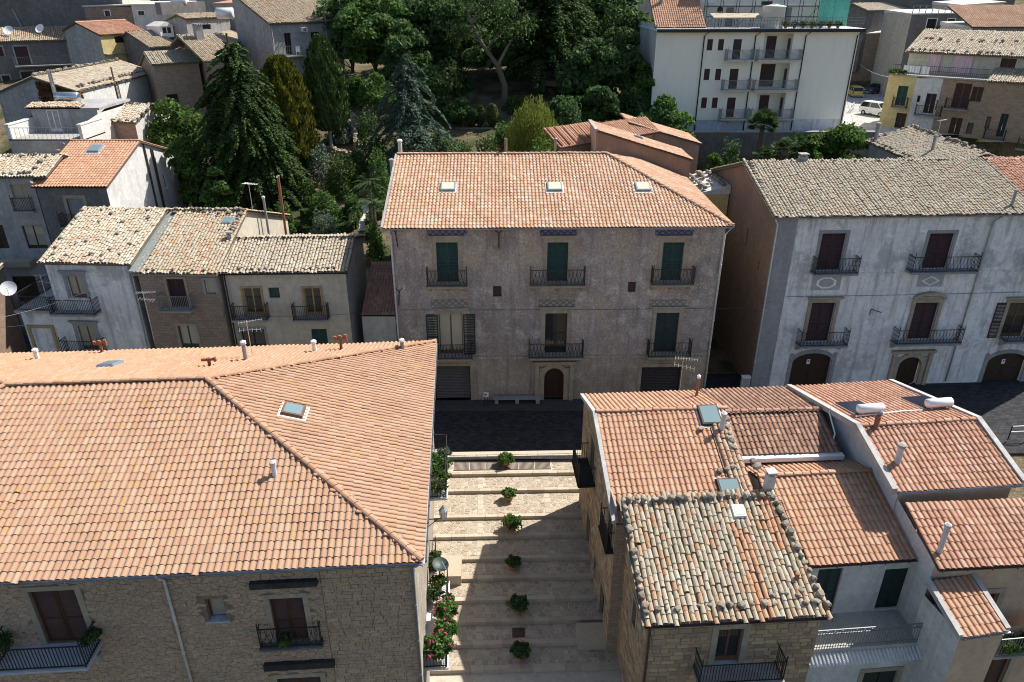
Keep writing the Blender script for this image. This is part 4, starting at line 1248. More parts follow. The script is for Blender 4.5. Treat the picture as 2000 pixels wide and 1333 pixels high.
C.ops['left'].append((4.4, 4.75, 9.0, 10.3)); C.ops['left'].append((1.6, 2.0, 8.2, 8.9))
for r_ in ((4.4, 4.75, 9.0, 10.3), (1.6, 2.0, 8.2, 8.9)):
    C.ops['left'].pop(); 
for r_ in ((4.4, 4.75, 9.0, 10.3), (1.6, 2.0, 8.2, 8.9), (1.0, 1.4, 5.4, 6.6)):
    C.window('left', r_, 'dark', frame=M['frame_white'], pane=M['glass_curtain'])
C.yr, C.zr, C.zb = yrC, zrC, e_
C.oh = .3
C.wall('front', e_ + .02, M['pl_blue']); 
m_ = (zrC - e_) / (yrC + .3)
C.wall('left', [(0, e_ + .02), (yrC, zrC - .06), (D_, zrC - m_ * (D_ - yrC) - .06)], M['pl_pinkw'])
MB(C.T['front']).box(0.0, 1.35, -.05, 0, -.1, e_ + .02).build('corner_pilaster', M['trim_grey'], C.root)
q = MB(C.T['front'])
for z in (zt - .32, zt - 2.4 * 0 - .95 - 1.0, zt1 - .3): q.box(1.35, W_, -.04, 0, z, z + .1)
q.build('string_course', M['pl_blue'], C.root)
M['pl_bl2'] = simple('panel_grey', (.36,.37,.39), .9)
for k, (x0, y0, x1, y1) in enumerate(((1585, 538, 1642, 567), (1792, 537, 1842, 560))):
    a, c, e, f = C.rect(x0, y0, x1, y1)
    pn = MB(C.T['front']).box(a, c, -.02, .01, e, f).build('decorative_panel', M['pl_bl2'], C.root)
    cs, cz = (a + c) / 2, (e + f) / 2; wx, wz = (c - a) * .36, (f - e) * .40; n = 8 if k == 0 else 4
    q = MB(C.T['front'])
    for i in range(n):
        o0 = math.pi / 8 if n == 8 else 0
        a0, a1 = 2*math.pi*i/n + o0, 2*math.pi*(i+1)/n + o0
        pts = [(cs + g*wx*math.cos(t), -.045, cz + g*wz*math.sin(t)) for t, g in ((a0, 1), (a1, 1), (a1, .76), (a0, .76))]
        q.slab(pts, (0, .03, 0))
    q.build('moulding', M['white'], pn)
C.gutter((-.3, -.37, e_ - .02), (W_, -.37, e_ - .02))
s = C.hit(1938, 432)[0]; C.pipe([(s + .3, -.35, e_ - .1), (s, -.1, e_ - .5), (s - .02, -.1, .2)], .05, M['pl_grey'])
C.pipe([(-.25, -.35, e_ - .1), (.06, -.1, e_ - .5), (.06, -.1, .2)], .05, M['pipe_white'])
C.stack(C.roof_pt(1568, 314, 0), .5, .5, .3, M['cement'])
flue_on(C, 1975, 404, 0, 1.1, .09, M['trim_grey'], cap=False)
# wall lamp on C
s, z = C.hit(1700, 608)
lm = empty('wall_lamp', C.Mw @ C.T['front'](s, 0, z), C.rot); tag(lm, 'thin bracket street lamp on the blue-white palazzo facade', 'street lamp')
MB().tube([(0, 0, -.3), (0, -.05, .15), (.5, -.5, .1)], .03, 6).build('bracket', M['iron'], lm); MB().lathe((.55, -.55, .0), [(.12, 0), (.16, .05), (.05, .13)], 10).build('lamp_shade', M['white'], lm)
# utility box at the lane corner
q = empty('utility_cabinet', C.Mw @ Vector((-.75, -.4, .05)), C.rot); tag(q, 'pale grey utility cabinet at the mouth of the narrow lane', 'cabinet')
MB().box(0, .55, 0, .3, 0, 1.1).build('body', M['white'], q); MB().box(.04, .51, -.015, 0, .06, 1.04).build('door', M['pl_grey'], q); MB().box(-.03, .58, -.03, .33, 1.1, 1.15).build('lid', M['white'], q)
# chimney-like buttress behind the pink gable
q = empty('garden_wall', C.Mw @ Vector((-2.2, 9.0, 0)), C.rot); tag(q, 'ochre end wall with a stone coping behind the pink gable', 'wall')
MB().box(0, 2.1, 0, 5.0, 0, 11.7).build('masonry', M['pl_yellow'], q)
cw = MB().hexa([(-.05,-.1,11.7),(2.15,-.1,11.7),(2.15,5.1,11.7),(-.05,5.1,11.7)], [(-.05,-.1,11.85),(2.15,-.1,12.35),(2.15,5.1,12.35),(-.05,5.1,11.85)]).build('coping', M['cement_light'], q)
rock_row(cw, (.3, .2, 12.0), (.3, 4.8, 12.0), .3, .2); rock_row(cw, (1.0, .2, 12.15), (1.0, 4.8, 12.15), .3, .2); rock_row(cw, (1.7, .2, 12.25), (1.7, 4.8, 12.25), .3, .2)

# ------------------------------------------------------------------ right foreground block
RB = .06
M['c_strip'] = tile_mat('old_tile_strip', [(.42,.25,.16),(.46,.29,.19),(.45,.36,.26)], lichen=.1)
O1 = Bld('stone_house', 'ochre stone house along the right side of the steps, with an orange tile roof', 'house', 4.35, 23.9, -3.4, RB, 6.0, 9.2)
O1.ze, O1.oh = 5.6, .1
S1 = [[(-.05,-.1,5.6),(6.15,-.1,5.6),(6.15,5.55,7.47),(-.05,5.55,7.47)], [(6.15,9.35,6.22),(-.05,9.35,6.22),(-.05,5.55,7.47),(6.15,5.55,7.47)]]
coppi_x = 5.15
O1.roof(S1, 'roman', M['t_orange'], 300, caps=[((-.05,5.55,7.5),(6.15,5.55,7.5))], seed=4, verge=[((-.12,-.1,5.68),(-.12,5.55,7.55),.18,.03), ((-.12,5.55,7.55),(-.12,9.35,6.3),.18,.03)])
def side_open(b, side, rc, **k): return b.window(side, rc, **k)
r1 = O1.rect(1148, 850, 1163, 915, 'left')
O1.window('left', (r1[0], r1[0] + 1.1, r1[2] - .1, r1[3] + .2), 'glass', frame=M['wood_frame'], trim=M['trim_stone'])
O1.balcony('left', r1[0] - .5, r1[0] + 1.7, r1[2] - .12, .85, 1.0, M['iron'], M['iron'])
r2 = O1.rect(1183, 975, 1200, 1050, 'left')
O1.window('left', (r2[0], r2[0] + 1.0, r2[2], r2[2] + 2.1), 'glass', frame=M['wood_frame'], trim=M['trim_stone'])
O1.balcony('left', r2[0] - .35, r2[0] + 1.35, r2[2] - .02, .35, 1.0, M['iron'], M['iron'])
O1.window('left', (1.0, 2.0, -2.0, .4), 'wood', M['wood'], trim=M['trim_stone']); O1.window('left', (5.4, 6.4, -1.2, 1.1), 'wood', M['wood'], trim=M['trim_stone'])
O1.window('left', (3.2, 3.9, -.6, .4), 'dark', frame=M['wood_frame'], trim=M['trim_stone'], sill=M['trim_stone'])
w1 = O1.wall('left', [(0, 5.55), (5.55, 7.4), (9.2, 6.2)], M['mort_O'])
hol = [(a - .16, c + .16, e - .05, f + .16) for a, c, e, f in O1.ops['left']]
lay_stones(w1, [P for P in courses(.02, 9.18, -3.0, 7.2, .25, .65, .16, .27, 8) if max(p[1] for p in P) < (5.5 + 1.85 * max(0, min(P[0][0], P[1][0])) / 5.55 if P[0][0] < 5.55 else 7.4 - 1.2 * (P[1][0] - 5.55) / 3.65)], O1.T['left'], M['st_O'], (.008, .03), .012, hol, 'stone', 220, O1.Mw)
O1.wall('front', 5.55, M['stone_far2']); O1.wall('right', [(0, 5.55), (5.55, 7.4), (9.2, 6.2)], M['pl_beige']); O1.wall('back', 6.2, M['stone_far2'])
for (px, py) in ((1385, 814), (1424, 958)): O1.skylight(O1.roof_pt(px, py, 0), 0, .95, 1.15 if py < 900 else 1.0, M['glass_sky'], M['iron_rust'], flash=.1)
flue_on(O1, 1360, 776, 1, 1.15, .075, M['rust_red'], M['white'])
flue_on(O1, 1409, 845, 0, .95, .11, M['cement_light'], M['cement_light'])
ro1 = [c for c in O1.root.children if c.name.startswith('roof')][0]
for (px, py) in ((1368, 842), (1418, 826), (1420, 838), (1425, 852), (1428, 866), (1432, 880), (1405, 925), (1420, 922), (1430, 918), (1424, 860)):
    put_rock(ro1, O1.roof_pt(px, py, 0) + Vector((0, 0, .1)), .16)
# a strip of old barrel tiles at its right edge
O1.roof([[(5.25, .9, 5.97), (6.1, .9, 5.97), (6.1, 4.6, 7.2), (5.25, 4.6, 7.2)]], 'coppi', M['c_strip'], 40, seed=14, name='tile_strip')

O2 = house('stone_house', 'stone house with a rubble-weighted old barrel tile roof, nearest on the right', 'house', (1259, 1221), (1624, 1203), 19.5, 4.6, -4.0, .22)
W_, e_ = O2.W, O2.ze
zr2 = 6.15; yr2 = 4.75
def orange_cols(p):
    return M['c_orange'] if (4.05 + .0 * p[1] < p[0] < 4.75 and p[1] < 3.2) or (5.55 < p[0] < 6.0 and 2.2 < p[1] < 4.7) else None
S2 = [[(-.22,-.22,e_),(W_+.22,-.22,e_),(W_ - .35,yr2,zr2),(-.22,yr2,zr2)]]
ro2 = O2.roof(S2, 'coppi', M['c_warm'], 300, mats2=orange_cols, seed=6, jit=1.4,
   rocks=[((-.12,-.05,e_+.12),(-.12,yr2,zr2+.1),.30,.15,.04,.03), ((-.1,yr2-.12,zr2+.12),(W_-.4,yr2-.12,zr2+.12),.34,.15,.05,.05), ((W_+.1,-.05,e_+.12),(W_-.42,yr2,zr2+.1),.32,.16,.05,.05), ((0.1,.22,e_+.22),(W_,.22,e_+.22),.40,.15,.06,.1), ((4.6,.55,e_+.3),(6.6,.6,e_+.3),.3,.14,.15,.2)])
p = O2.roof_pt(1441, 1002, 0); O2.skylight(p, 0, .5, .55, M['glass_pale'], M['frame_white'], flash=.1)
pot_chimney(O2, O2.roof_pt(1555, 1135, 0), .38, False)
rd = O2.rect(1399, 1228, 1447, 1296)
O2.window('front', rd, 'glass', frame=M['wood_frame'], trim=M['trim_stone'], tw=.24, sill=M['blue_marble'])
s0, s1 = O2.hit(1352, 1300)[0], O2.hit(1512, 1296)[0]
O2.balcony('front', s0, s1, rd[2] - .03, .9, 1.0, M['slab'], M['iron'])
O2.yr, O2.zr, O2.zb = yr2, zr2, zr2
w2 = O2.wall('front', e_ + .0, M['mort_O'])
hol = [(rd[0] - .24, rd[1] + .24, rd[2] - .1, rd[3] + .24)]
lay_stones(w2, courses(.02, W_ - .02, -2.0, e_ - .05, .25, .6, .17, .28, 9), O2.T['front'], M['st_O'], (.01, .035), .014, hol, 'stone', 180, O2.Mw)
O2.window('left', (1.6, 2.2, 2.0, 3.4), 'dark', frame=M['wood_frame'], trim=M['trim_stone'])
w2l = O2.wall('left', [(0, e_), (4.6, zr2 - .1)], M['mort_O'])
lay_stones(w2l, [P for P in courses(.02, 4.58, -3.4, 5.9, .25, .6, .17, .28, 10) if max(p[1] for p in P) < e_ + .3 * min(P[0][0], P[3][0])], O2.T['left'], M['st_O'], (.01, .03), .014, [(1.44, 2.36, 1.95, 3.56)], 'stone', 100, O2.Mw)
O2.wall('right', [(0, e_), (4.6, zr2 - .1)], M['pl_beige']); O2.wall('back', zr2 - .1, M['pl_beige'])
O2.gutter((-.22, -.29, e_ - .03), (W_ + .22, -.29, e_ - .03), M['pipe_brown'])
O2.pipe([(-.05, -.25, e_ - .1), (.05, -.1, e_ - .4), (.05, -.1, -3.5)], .045, M['pipe_brown'])

# house with roof terrace
O3 = house('house', 'house with a red tile roof over a white terrace with green doors', 'house', (1573, 1105), (1833, 1088), 22.0, 5.3, -3.5, .2)
yr3, zr3 = ridge_from(O3, 1600, 926, .34); W_, e_, D_ = O3.W, O3.ze, O3.D
S3 = [[(-.05,-.2,e_),(W_+.2,-.2,e_),(W_+.05,yr3,zr3),(-.75,yr3,zr3)], [(W_+.1,D_+.15,zr3-.5),(-1.0,D_+.15,zr3-.5),(-.75,yr3,zr3),(W_+.05,yr3,zr3)]]
O3.roof(S3, 'roman', M['t_orange'], 300, caps=[((-.75,yr3,zr3+.03),(W_+.05,yr3,zr3+.03))], seed=7, verge=[((W_+.25,-.2,e_+.05),(W_+.12,yr3,zr3+.05),.22,.1)])
O3.yr, O3.zr, O3.zb = yr3, zr3, zr3 - .5
tz = O3.hit(1690, 1194)[1]
for (x0, x1) in ((1590, 1637), (1718, 1766)):
    r_ = O3.rect(x0, 1112, x1, 1194); O3.window('front', (r_[0], r_[1], tz + .05, r_[3]), 'shutter', M['sh_dgreen'], leaves=2, frame=M['sh_dgreen'], reveal=.2)
O3.wall('front', e_ + .05, M['pl_white'])
O3.wall('left', [(0, e_), (yr3, zr3 - .08), (D_, zr3 - .55)], M['pl_pinkw']); O3.wall('right', [(0, e_), (yr3, zr3 - .08), (D_, zr3 - .55)], M['pl_white']); O3.wall('back', zr3 - .6, M['pl_white'])
MB().hexa([O3.L(-.98, D_+.1, zr3-1.4), O3.L(-.80, D_+.1, zr3-1.4), O3.L(-.58, yr3-1.6, zr3-1.4), O3.L(-.76, yr3-1.6, zr3-1.4)], [O3.L(-.98, D_+.1, zr3-.52), O3.L(-.80, D_+.1, zr3-.52), O3.L(-.58, yr3-.05, zr3-.12), O3.L(-.76, yr3-.05, zr3-.12)]).build('gable_wall', M['pl_salm2'], O3.root)
O3.gutter((-.05, -.27, e_ - .02), (W_ + .2, -.27, e_ - .02), M['pipe_brown'])
O3.stack(O3.L(-.55, yr3 - .7, zr3 - .35), .34, .34, 1.0, M['cement_light'])
flue_on(O3, 1757, 985, 0, .45, .09, M['trim_grey'])
ro3 = [c for c in O3.root.children if c.name.startswith('roof')][0]
for (px, py) in ((1502, 960), (1512, 985), (1518, 1000), (1527, 1022), (1534, 1032), (1540, 1046), (1548, 1075), (1556, 1082), (1562, 1100), (1470, 905), (1478, 915)):
    put_rock(ro3, O3.roof_pt(px, py, 0) + Vector((0, 0, .05)), .2)
# terrace
td = 1.75; M['cob_terrace'] = cobble_mat('terrace_tiles', (.42,.40,.36), (.52,.50,.45), (.34,.33,.30), 9, .2)
MB(O3.T['front']).box(-.2, W_ - .1, -td, -.003, tz - .25, tz).build('terrace_floor', M['cob_terrace'], O3.root)
q = MB(O3.T['front']); h = 1.0
for zz in (.12, .8, h): q.box(-.15, W_ - .4, -td + .03, -td + .07, tz + zz - .018, tz + zz + .018)
n = 44
for k in range(n): s = -.12 + (W_ - .35) * k / n; q.box(s - .01, s + .01, -td + .04, -td + .06, tz, tz + h)
for k in range(15): s = .1 + (W_ - .6) * k / 15; q.box(s - .03, s + .03, -td + .035, -td + .065, tz + .85, tz + .92)
q.build('terrace_railing', M['iron_grey'], O3.root)
q = MB(O3.T['front'])
q.hexa([(W_-.32, -td-.1, tz-.2), (W_-.02, -td-.1, tz-.2), (W_-.02, 0, tz-.2), (W_-.32, 0, tz-.2)], [(W_-.32, -td-.1, tz+1.05), (W_-.02, -td-.1, tz+1.05), (W_-.02, 0, tz+2.0), (W_-.32, 0, tz+2.0)])
q.build('terrace_parapet', M['cement_light'], O3.root)
MB(O3.T['front']).hexa([(W_-.36, -td-.14, tz+1.05), (W_+.02, -td-.14, tz+1.05), (W_+.02, 0, tz+2.0), (W_-.36, 0, tz+2.0)], [(W_-.36, -td-.14, tz+1.1), (W_+.02, -td-.14, tz+1.1), (W_+.02, 0, tz+2.05), (W_-.36, 0, tz+2.05)]).build('parapet_coping', M['white'], O3.root)
M['canopy'] = simple('canopy_slats', (.55,.57,.6), .5)
q = MB(O3.T['front'])
for k in range(34):
    s = -.35 + (W_ + .2) * k / 34
    q.hexa([(s, -td-.45, tz-.42), (s+.10, -td-.45, tz-.42), (s+.10, -td-.02, tz-.2), (s, -td-.02, tz-.2)], [(s+.02, -td-.45, tz-.38), (s+.08, -td-.45, tz-.38), (s+.08, -td-.02, tz-.16), (s+.02, -td-.02, tz-.16)])
q.build('canopy', M['canopy'], O3.root)
r_ = O3.rect(1672, 1312, 1735, 1420, 'front', -td + .2)
q = MB(O3.T['front']); a, c, e, f = r_; d0 = -td + .2
q.poly([(-.6, d0, -3.5), (a, d0, -3.5), (a, d0, tz - .2), (-.6, d0, tz - .2)]); q.poly([(c, d0, -3.5), (W_ + .2, d0, -3.5), (W_ + .2, d0, tz - .2), (c, d0, tz - .2)])
q.poly([(a, d0, f), (c, d0, f), (c, d0, tz - .2), (a, d0, tz - .2)]); q.poly([(W_+.2, d0, -3.5), (W_+.2, .0, -3.5), (W_+.2, .0, tz - .2), (W_+.2, d0, tz - .2)])
q.build('lower_wall', M['pl_white'], O3.root)
q = MB(O3.T['front']); q.box(a-.2, a, d0-.04, d0+.1, e, f+.2); q.box(c, c+.2, d0-.04, d0+.1, e, f+.2); q.box(a, c, d0-.042, d0+.1, f, f+.2)
lw = q.build('window', M['trim_stone'], O3.root)
for k in range(2):
    MB(O3.T['front']).box(a + k*(c-a)/2 + .02, a + (k+1)*(c-a)/2 - .02, d0+.06, d0+.1, e, f - .02).build('shutter', M['sh_dgreen'], lw)

O5 = Bld('house', 'low house with a brown weathered tile roof between two orange roofs', 'house', 10.35, 27.6, -2, RB, 4.75, 6.0)
O5.ze, O5.oh = 6.4, .05
S5 = [[(0,0,6.35),(4.75,0,6.35),(4.75,2.35,7.15),(0,2.35,7.15)], [(4.75,6.0,6.3),(0,6.0,6.3),(0,2.35,7.15),(4.75,2.35,7.15)]]
O5.roof(S5, 'roman', M['t_brown'], 250, caps=[((0,2.35,7.18),(4.75,2.35,7.18))], seed=9)
O5.yr, O5.zr, O5.zb = 2.35, 7.15, 6.3
shell(O5, M['pl_white'])
MB().box(-.1, 4.85, -.32, -.02, 8.1, 8.32).build('valley_gutter', M['white'], O5.root)

O4 = house('house', 'higher house with an orange tile roof carrying two solar tanks', 'house', (1753, 961), (1997, 945), 24.2, 9.2, -2.5, .22)
yr4 = 3.0; zr4 = 8.0; W4 = O4.W; O4.W = W4; e_ = O4.ze; D_ = O4.D
zb4 = 6.4
S4 = [[(-.22,-.22,e_),(W4+.22,-.22,e_),(W4+.1,yr4,zr4),(-.3,yr4,zr4)], [(W4+.1,D_+.2,zb4),(-.3,D_+.2,zb4),(-.3,yr4,zr4),(W4+.1,yr4,zr4)]]
O4.roof(S4, 'roman', M['t_red'], 300, caps=[((-.3,yr4,zr4+.03),(W4+.1,yr4,zr4+.03))], seed=10,
        verge=[((-.35,-.22,e_+.05),(-.42,yr4,zr4+.06),.24,.12), ((-.42,yr4,zr4+.06),(-.42,D_+.2,zb4+.06),.24,.12), ((W4+.3,-.22,e_+.05),(W4+.2,yr4,zr4+.06),.24,.12), ((W4+.2,yr4,zr4+.06),(W4+.2,D_+.2,zb4+.06),.24,.12)])
O4.yr, O4.zr, O4.zb = yr4, zr4, zb4
shell(O4, {'front': M['pl_salm2'], 'left': M['cement_light'], 'right': M['cement_light'], 'back': M['pl_white']})
O4.gutter((-.22, -.29, e_ - .02), (W4 + .22, -.29, e_ - .02), M['zinc'])
flue_on(O4, 1752, 905, 0, .85, .13, M['cement_light'], M['cement'])
flue_on(O4, 1709, 838, 0, .55, .10, M['rust_red']); flue_on(O4, 1712, 836, 0, .75, .08, M['trim_grey'])
M['tank_white'] = simple('white_tank', (.75,.76,.77), .35, .2, var=.04)
def solar_heater(loc, rz, label, tm, L=1.25, r=.22, panel=1.6, group='roof solar water heaters', flat=False):
    o = empty('solar_water_heater', loc, rz); tag(o, label, 'water heater', group)
    n = 14; q = MB()
    for k, (x, rr) in enumerate(((-L/2, .7), (-L/2+.06, 1), (L/2-.06, 1), (L/2, .7))): pass
    pr = [(-L/2-.03, r*.6), (-L/2+.03, r), (L/2-.03, r), (L/2+.03, r*.6)]
    rings = [[q.pt((x, rr*math.cos(2*math.pi*j/n), .45 + rr*math.sin(2*math.pi*j/n))) for j in range(n)] for x, rr in pr]
    for a, c in zip(rings, rings[1:]):
        for j in range(n): q.f.append([a[j], a[(j+1) % n], c[(j+1) % n], c[j]])
    q.f.append(rings[0][::-1]); q.f.append(rings[-1]); q.build('tank', tm, o, True)
    for x in (-L*.35, L*.35):
        MB().box(x-.03, x+.03, -.2, -.14, -.1, .3).build('stand', M['alu'], o); MB().box(x-.03, x+.03, .14, .2, -.3, .3).build('stand', M['alu'], o)
    if panel:
        MB().hexa([(-L*.5,.15,.1),(L*.5,.15,.1),(L*.5,.15+panel,-.28),(-L*.5,.15+panel,-.28)], [(-L*.5,.15,.16),(L*.5,.15,.16),(L*.5,.15+panel,-.22),(-L*.5,.15+panel,-.22)]).build('collector', M['panel'], o)
        MB().hexa([(-L*.53,.13,.08),(L*.53,.13,.08),(L*.53,.18+panel,-.31),(-L*.53,.18+panel,-.31)], [(-L*.53,.13,.13),(L*.53,.13,.13),(L*.53,.18+panel,-.26),(-L*.53,.18+panel,-.26)]).build('collector_frame', M['alu'], o)
    return o
for (px, py, lb) in ((1697, 812, 'left one of two white solar tanks on the orange roof'), (1830, 801, 'right one of two white solar tanks on the orange roof')):
    p = O4.Mw @ O4.roof_pt(px, py, 1); solar_heater(p + Vector((0, 0, -.05)), O4.rot + .03, lb, M['tank_white'])
q = MB(); pts = [O4.roof_pt(px, py, 1) + Vector((0, 0, .12)) for px, py in ((1670, 818), (1760, 808), (1800, 806))]; q.tube(pts, .035, 6); q.build('insulated_pipe', M['white'], O4.root)
q = MB(); a = O4.L(-.45, 5.2, 7.7); q.tube([a, a + Vector((-.15, -.2, -.2)), a + Vector((-.1, -.9, -.9)), a + Vector((-.35, -1.2, -1.4))], .035, 6); q.build('insulated_pipe', M['white'], O4.root)

O6 = house('house', 'house under the lower red tile roof at the right edge', 'house', (1822, 1111), (2000, 1102), 21.2, 3.0, -3.5, .22)
e_ = O6.ze; W6 = O6.W + 3.0; O6.W = W6; O6.T['right'] = lambda s, d, z: Vector((W6 - d, s, z - O6.base))
yr6, zr6 = ridge_from(O6, 1890, 983, .34)
gable(O6, yr6, zr6, 'roman', M['t_red'], back=False, n_ind=200, seed=12, caps=[], vl=.0)
MB(O6.T['front']).box(0, W6, -.15, 0, e_ - .28, e_ - .05).build('eaves_beam', M['pl_salm2'], O6.root)
O6.window('front', (1.9, 3.1, 1.5, 3.9), 'shutter', M['sh_brown'], trim=M['trim_stone'], tw=.25)
O6.wall('front', e_ + .05, M['pl_salm2']); O6.wall('left', [(0, e_), (3.0, zr6 - .1)], M['pl_white'])
O6.gutter((0, -.29, e_ - .02), (W6, -.29, e_ - .02), M['pipe_brown'])
flue_on(O6, 1834, 1080, 0, 1.3, .10, M['cement_light'], M['cement_light'])

O7 = house('house', 'small salmon annex with a short red tile roof below the terrace corner', 'house', (1877, 1245), (1967, 1231), 19.2, 2.0, -3.5, .05)
e_ = O7.ze; W7, D7 = O7.W, O7.D
yr7, zr7 = ridge_from(O7, 1856, 1127, .36)
O7.D = yr7
gable(O7, yr7, zr7, 'roman', M['t_orange'], back=False, n_ind=120, seed=13, caps=[], verge=[((-.05,-.05,e_+.03),(-.05,yr7,zr7+.03),.2,.08), ((W7+.08,-.05,e_+.03),(W7+.08,yr7,zr7+.03),.2,.08)])
O7.wall('front', e_, M['pl_salm2']); O7.wall('left', [(0, e_), (yr7, zr7 - .08)], M['pl_white'])
q = MB(O7.T['right']); q.poly([(0, .0, -3.5), (yr7, .0, -3.5), (yr7, .0, zr7 - .1), (0, .0, e_)]); q.build('wall', M['pl_salm2'], O7.root)
O7.gutter((-.05, -.1, e_ - .02), (W7 + .2, -.1, e_ - .02), M['zinc'])

# shaded loggia house right of the annex
O8 = Bld('house', 'salmon house with a plant-filled balcony in the bottom right corner', 'house', 18.2, 20.6, -3.5, rad(6), 6.0, 1.0)
O8.window('front', (.8, 2.0, -.6, 1.5), 'shutter', M['sh_brown'], trim=M['trim_stone'], tw=.2)
O8.wall('front', 3.0, M['pl_salm2'])
O8.balcony('front', .3, 4.5, 2.35, .8, .9, M['slab'], M['iron_grey'])
# ------------------------------------------------------------------ row of old houses left of the palazzo
def rowhouse(name, label, eL, eR, Y, D, base, ridge, m, style, mat, walls, oh=.2, **kw):
    b = house(name, label, 'house', eL, eR, Y, D, base, oh)
    yr, zr = ridge_from(b, ridge[0], ridge[1], m)
    if yr > D: b.D = D = yr + .5
    gable(b, yr, zr, style, mat, **kw)
    return b
def scatter_rocks(b, k, pts, size=.15):
    ro = [c for c in b.root.children if c.name.startswith('roof')][0]
    for (px, py) in pts: put_rock(ro, b.roof_pt(px, py, k) + Vector((0, 0, .1)), size * R.uniform(.8, 1.2))
D1 = rowhouse('house', 'white stuccoed corner house with an old tile roof and a corner terrace', (76, 514), (256, 517), 44.0, 11.0, -.1, (220, 409), .33, 'coppi', M['c_pale'], None, n_ind=250, seed=21)
for r_, k in (((134, 540, 166, 583), 0), ((155, 637, 191, 684), 1), ((66, 641, 106, 686), 2)):
    a, c, e, f = D1.rect(*r_)
    D1.window('front', (a, c, e, f), 'glass', frame=M['wood_frame'], trim=M['trim_grey'] if k != 2 else M['trim_ochre'], tw=.2, pane=M['glass_curtain'], cornice=.15 if k < 2 else 0)
zb_ = D1.hit(150, 606)[1]
D1.balcony('front', D1.hit(112, 606)[0], D1.hit(198, 606)[0], zb_, .8, 1.0)
D1.balcony('front', D1.hit(135, 686)[0], D1.hit(210, 686)[0], D1.hit(150, 684)[1], .7, 1.0)
D1.yr, D1.zr = D1.yr, D1.zr
shell(D1, {'front': M['pl_blue'], 'left': M['pl_grey'], 'right': M['pl_grey'], 'back': M['pl_grey']})
q = MB(); q.box(-2.7, -.003, -.003 + .05, 4.5, 0, zb_ + .1); q.build('terrace_block', M['pl_blue'], D1.root)
q = MB(); q.box(-2.8, .05, -.35, 4.6, zb_ - .05, zb_ + .12); q.build('terrace_slab', M['slab'], D1.root)
q = MB(); zt_ = zb_ + .12
for zz in (.1, 1.0): q.box(-2.75, 0, -.32, -.28, zt_ + zz - .02, zt_ + zz + .02); q.box(-2.77, -2.73, -.3, 4.5, zt_ + zz - .02, zt_ + zz + .02)
for k in range(22): q.box(-2.75 + k * .125 - .01, -2.75 + k * .125 + .01, -.31, -.29, zt_, zt_ + 1.0)
for k in range(36): q.box(-2.76, -2.74, -.3 + k * .133 - .01, -.3 + k * .133 + .01, zt_, zt_ + 1.0)
q.build('terrace_railing', M['iron'], D1.root)
scatter_rocks(D1, 0, [(110, 487), (140, 440), (150, 430), (195, 437), (240, 437), (170, 475), (230, 460), (150, 480), (105, 500), (130, 502), (165, 505), (200, 503), (235, 500), (255, 480), (270, 455), (290, 430), (220, 420), (180, 500), (215, 490), (160, 415), (200, 414), (250, 413), (290, 414), (120, 470)])
rock_row([c for c in D1.root.children if c.name.startswith('roof')][0], D1.L(0, -.05, D1.ze + .1), D1.L(D1.W, -.05, D1.ze + .1), .5, .11, .05, .4)
D1.pipe([(D1.W - .1, -.1, D1.ze - .2), (D1.W - .1, -.1, .3)], .05, M['pl_grey'])
D2 = rowhouse('house', 'rubble stone house with an old tile roof in the middle of the left row', (259, 535), (424, 536), 43.5, 15.2, -.1, (400, 412), .33, 'coppi', M['c_warm'], None, n_ind=250, seed=22)
a = D2.rect(330, 545, 364, 600); D2.window('front', a, 'shutter', M['sh_maroon'], trim=M['trim_stone'], tw=.16)
D2.balcony('front', D2.hit(319, 600)[0], D2.hit(381, 600)[0], a[2], .7, 1.0, None, M['iron_grey'])
D2.window('front', D2.rect(401, 547, 420, 575), 'dark', frame=M['frame_white'], pane=M['glass_curtain'], trim=M['trim_grey'])
D2.window('front', D2.rect(351, 636, 386, 680), 'glass', frame=M['sh_green'], trim=M['trim_stone'], pane=M['glass_curtain'])
shell(D2, {'front': M['stone_far'], 'left': M['pl_grey'], 'right': M['pl_beige'], 'back': M['pl_grey']})
D2.gutter((-.2, -.27, D2.ze - .02), (D2.W + .2, -.27, D2.ze - .02))
rd2 = [c for c in D2.root.children if c.name.startswith('roof')][0]
rock_row(rd2, D2.L(0, D2.yr - .15, D2.zr + .08), D2.L(D2.W, D2.yr - .15, D2.zr + .08), .35, .16, .08, .1); rock_row(rd2, D2.L(0, D2.yr - .5, D2.zr - .05), D2.L(D2.W, D2.yr - .5, D2.zr - .05), .6, .15, .12, .2)
rock_row(rd2, D2.L(.1, 0, D2.ze + .15), D2.L(D2.W, 0, D2.ze + .15), .4, .12, .08, .25); rock_row(rd2, D2.L(D2.W - .1, 3.6, D2.ze + 1.4), D2.L(D2.W - .1, D2.yr, D2.zr + .1), .3, .17, .05, .05)
M['zinc_green'] = simple('weathered_zinc', (.24,.27,.26), .6, .2)
MB().hexa([D2.L(-.45, -.2, D2.ze+.02), D2.L(.25, -.2, D2.ze+.02), D2.L(.25, D2.yr, D2.zr+.02), D2.L(-.45, D2.yr, D2.zr+.02)], [D2.L(-.45, -.2, D2.ze+.17), D2.L(.25, -.2, D2.ze+.15), D2.L(.25, D2.yr, D2.zr+.15), D2.L(-.45, D2.yr, D2.zr+.17)]).build('valley_flashing', M['zinc_green'], D2.root)
D2.skylight(D2.roof_pt(445, 434, 0), 0, .6, .7, M['glass_sky'], None, .06)
D2.stack(D2.roof_pt(450, 468, 0), .3, .3, .35, M['cement'])
D2.flue(D2.L(D2.W + .35, 9.5, 8.2), 3.3, .09, M['trim_grey'], cowl=M['cement_light'])
D2.flue(D2.L(D2.W + 1.6, 9.7, 7.6), 5.4, .10, M['rust_red'], cowl=M['steel'])
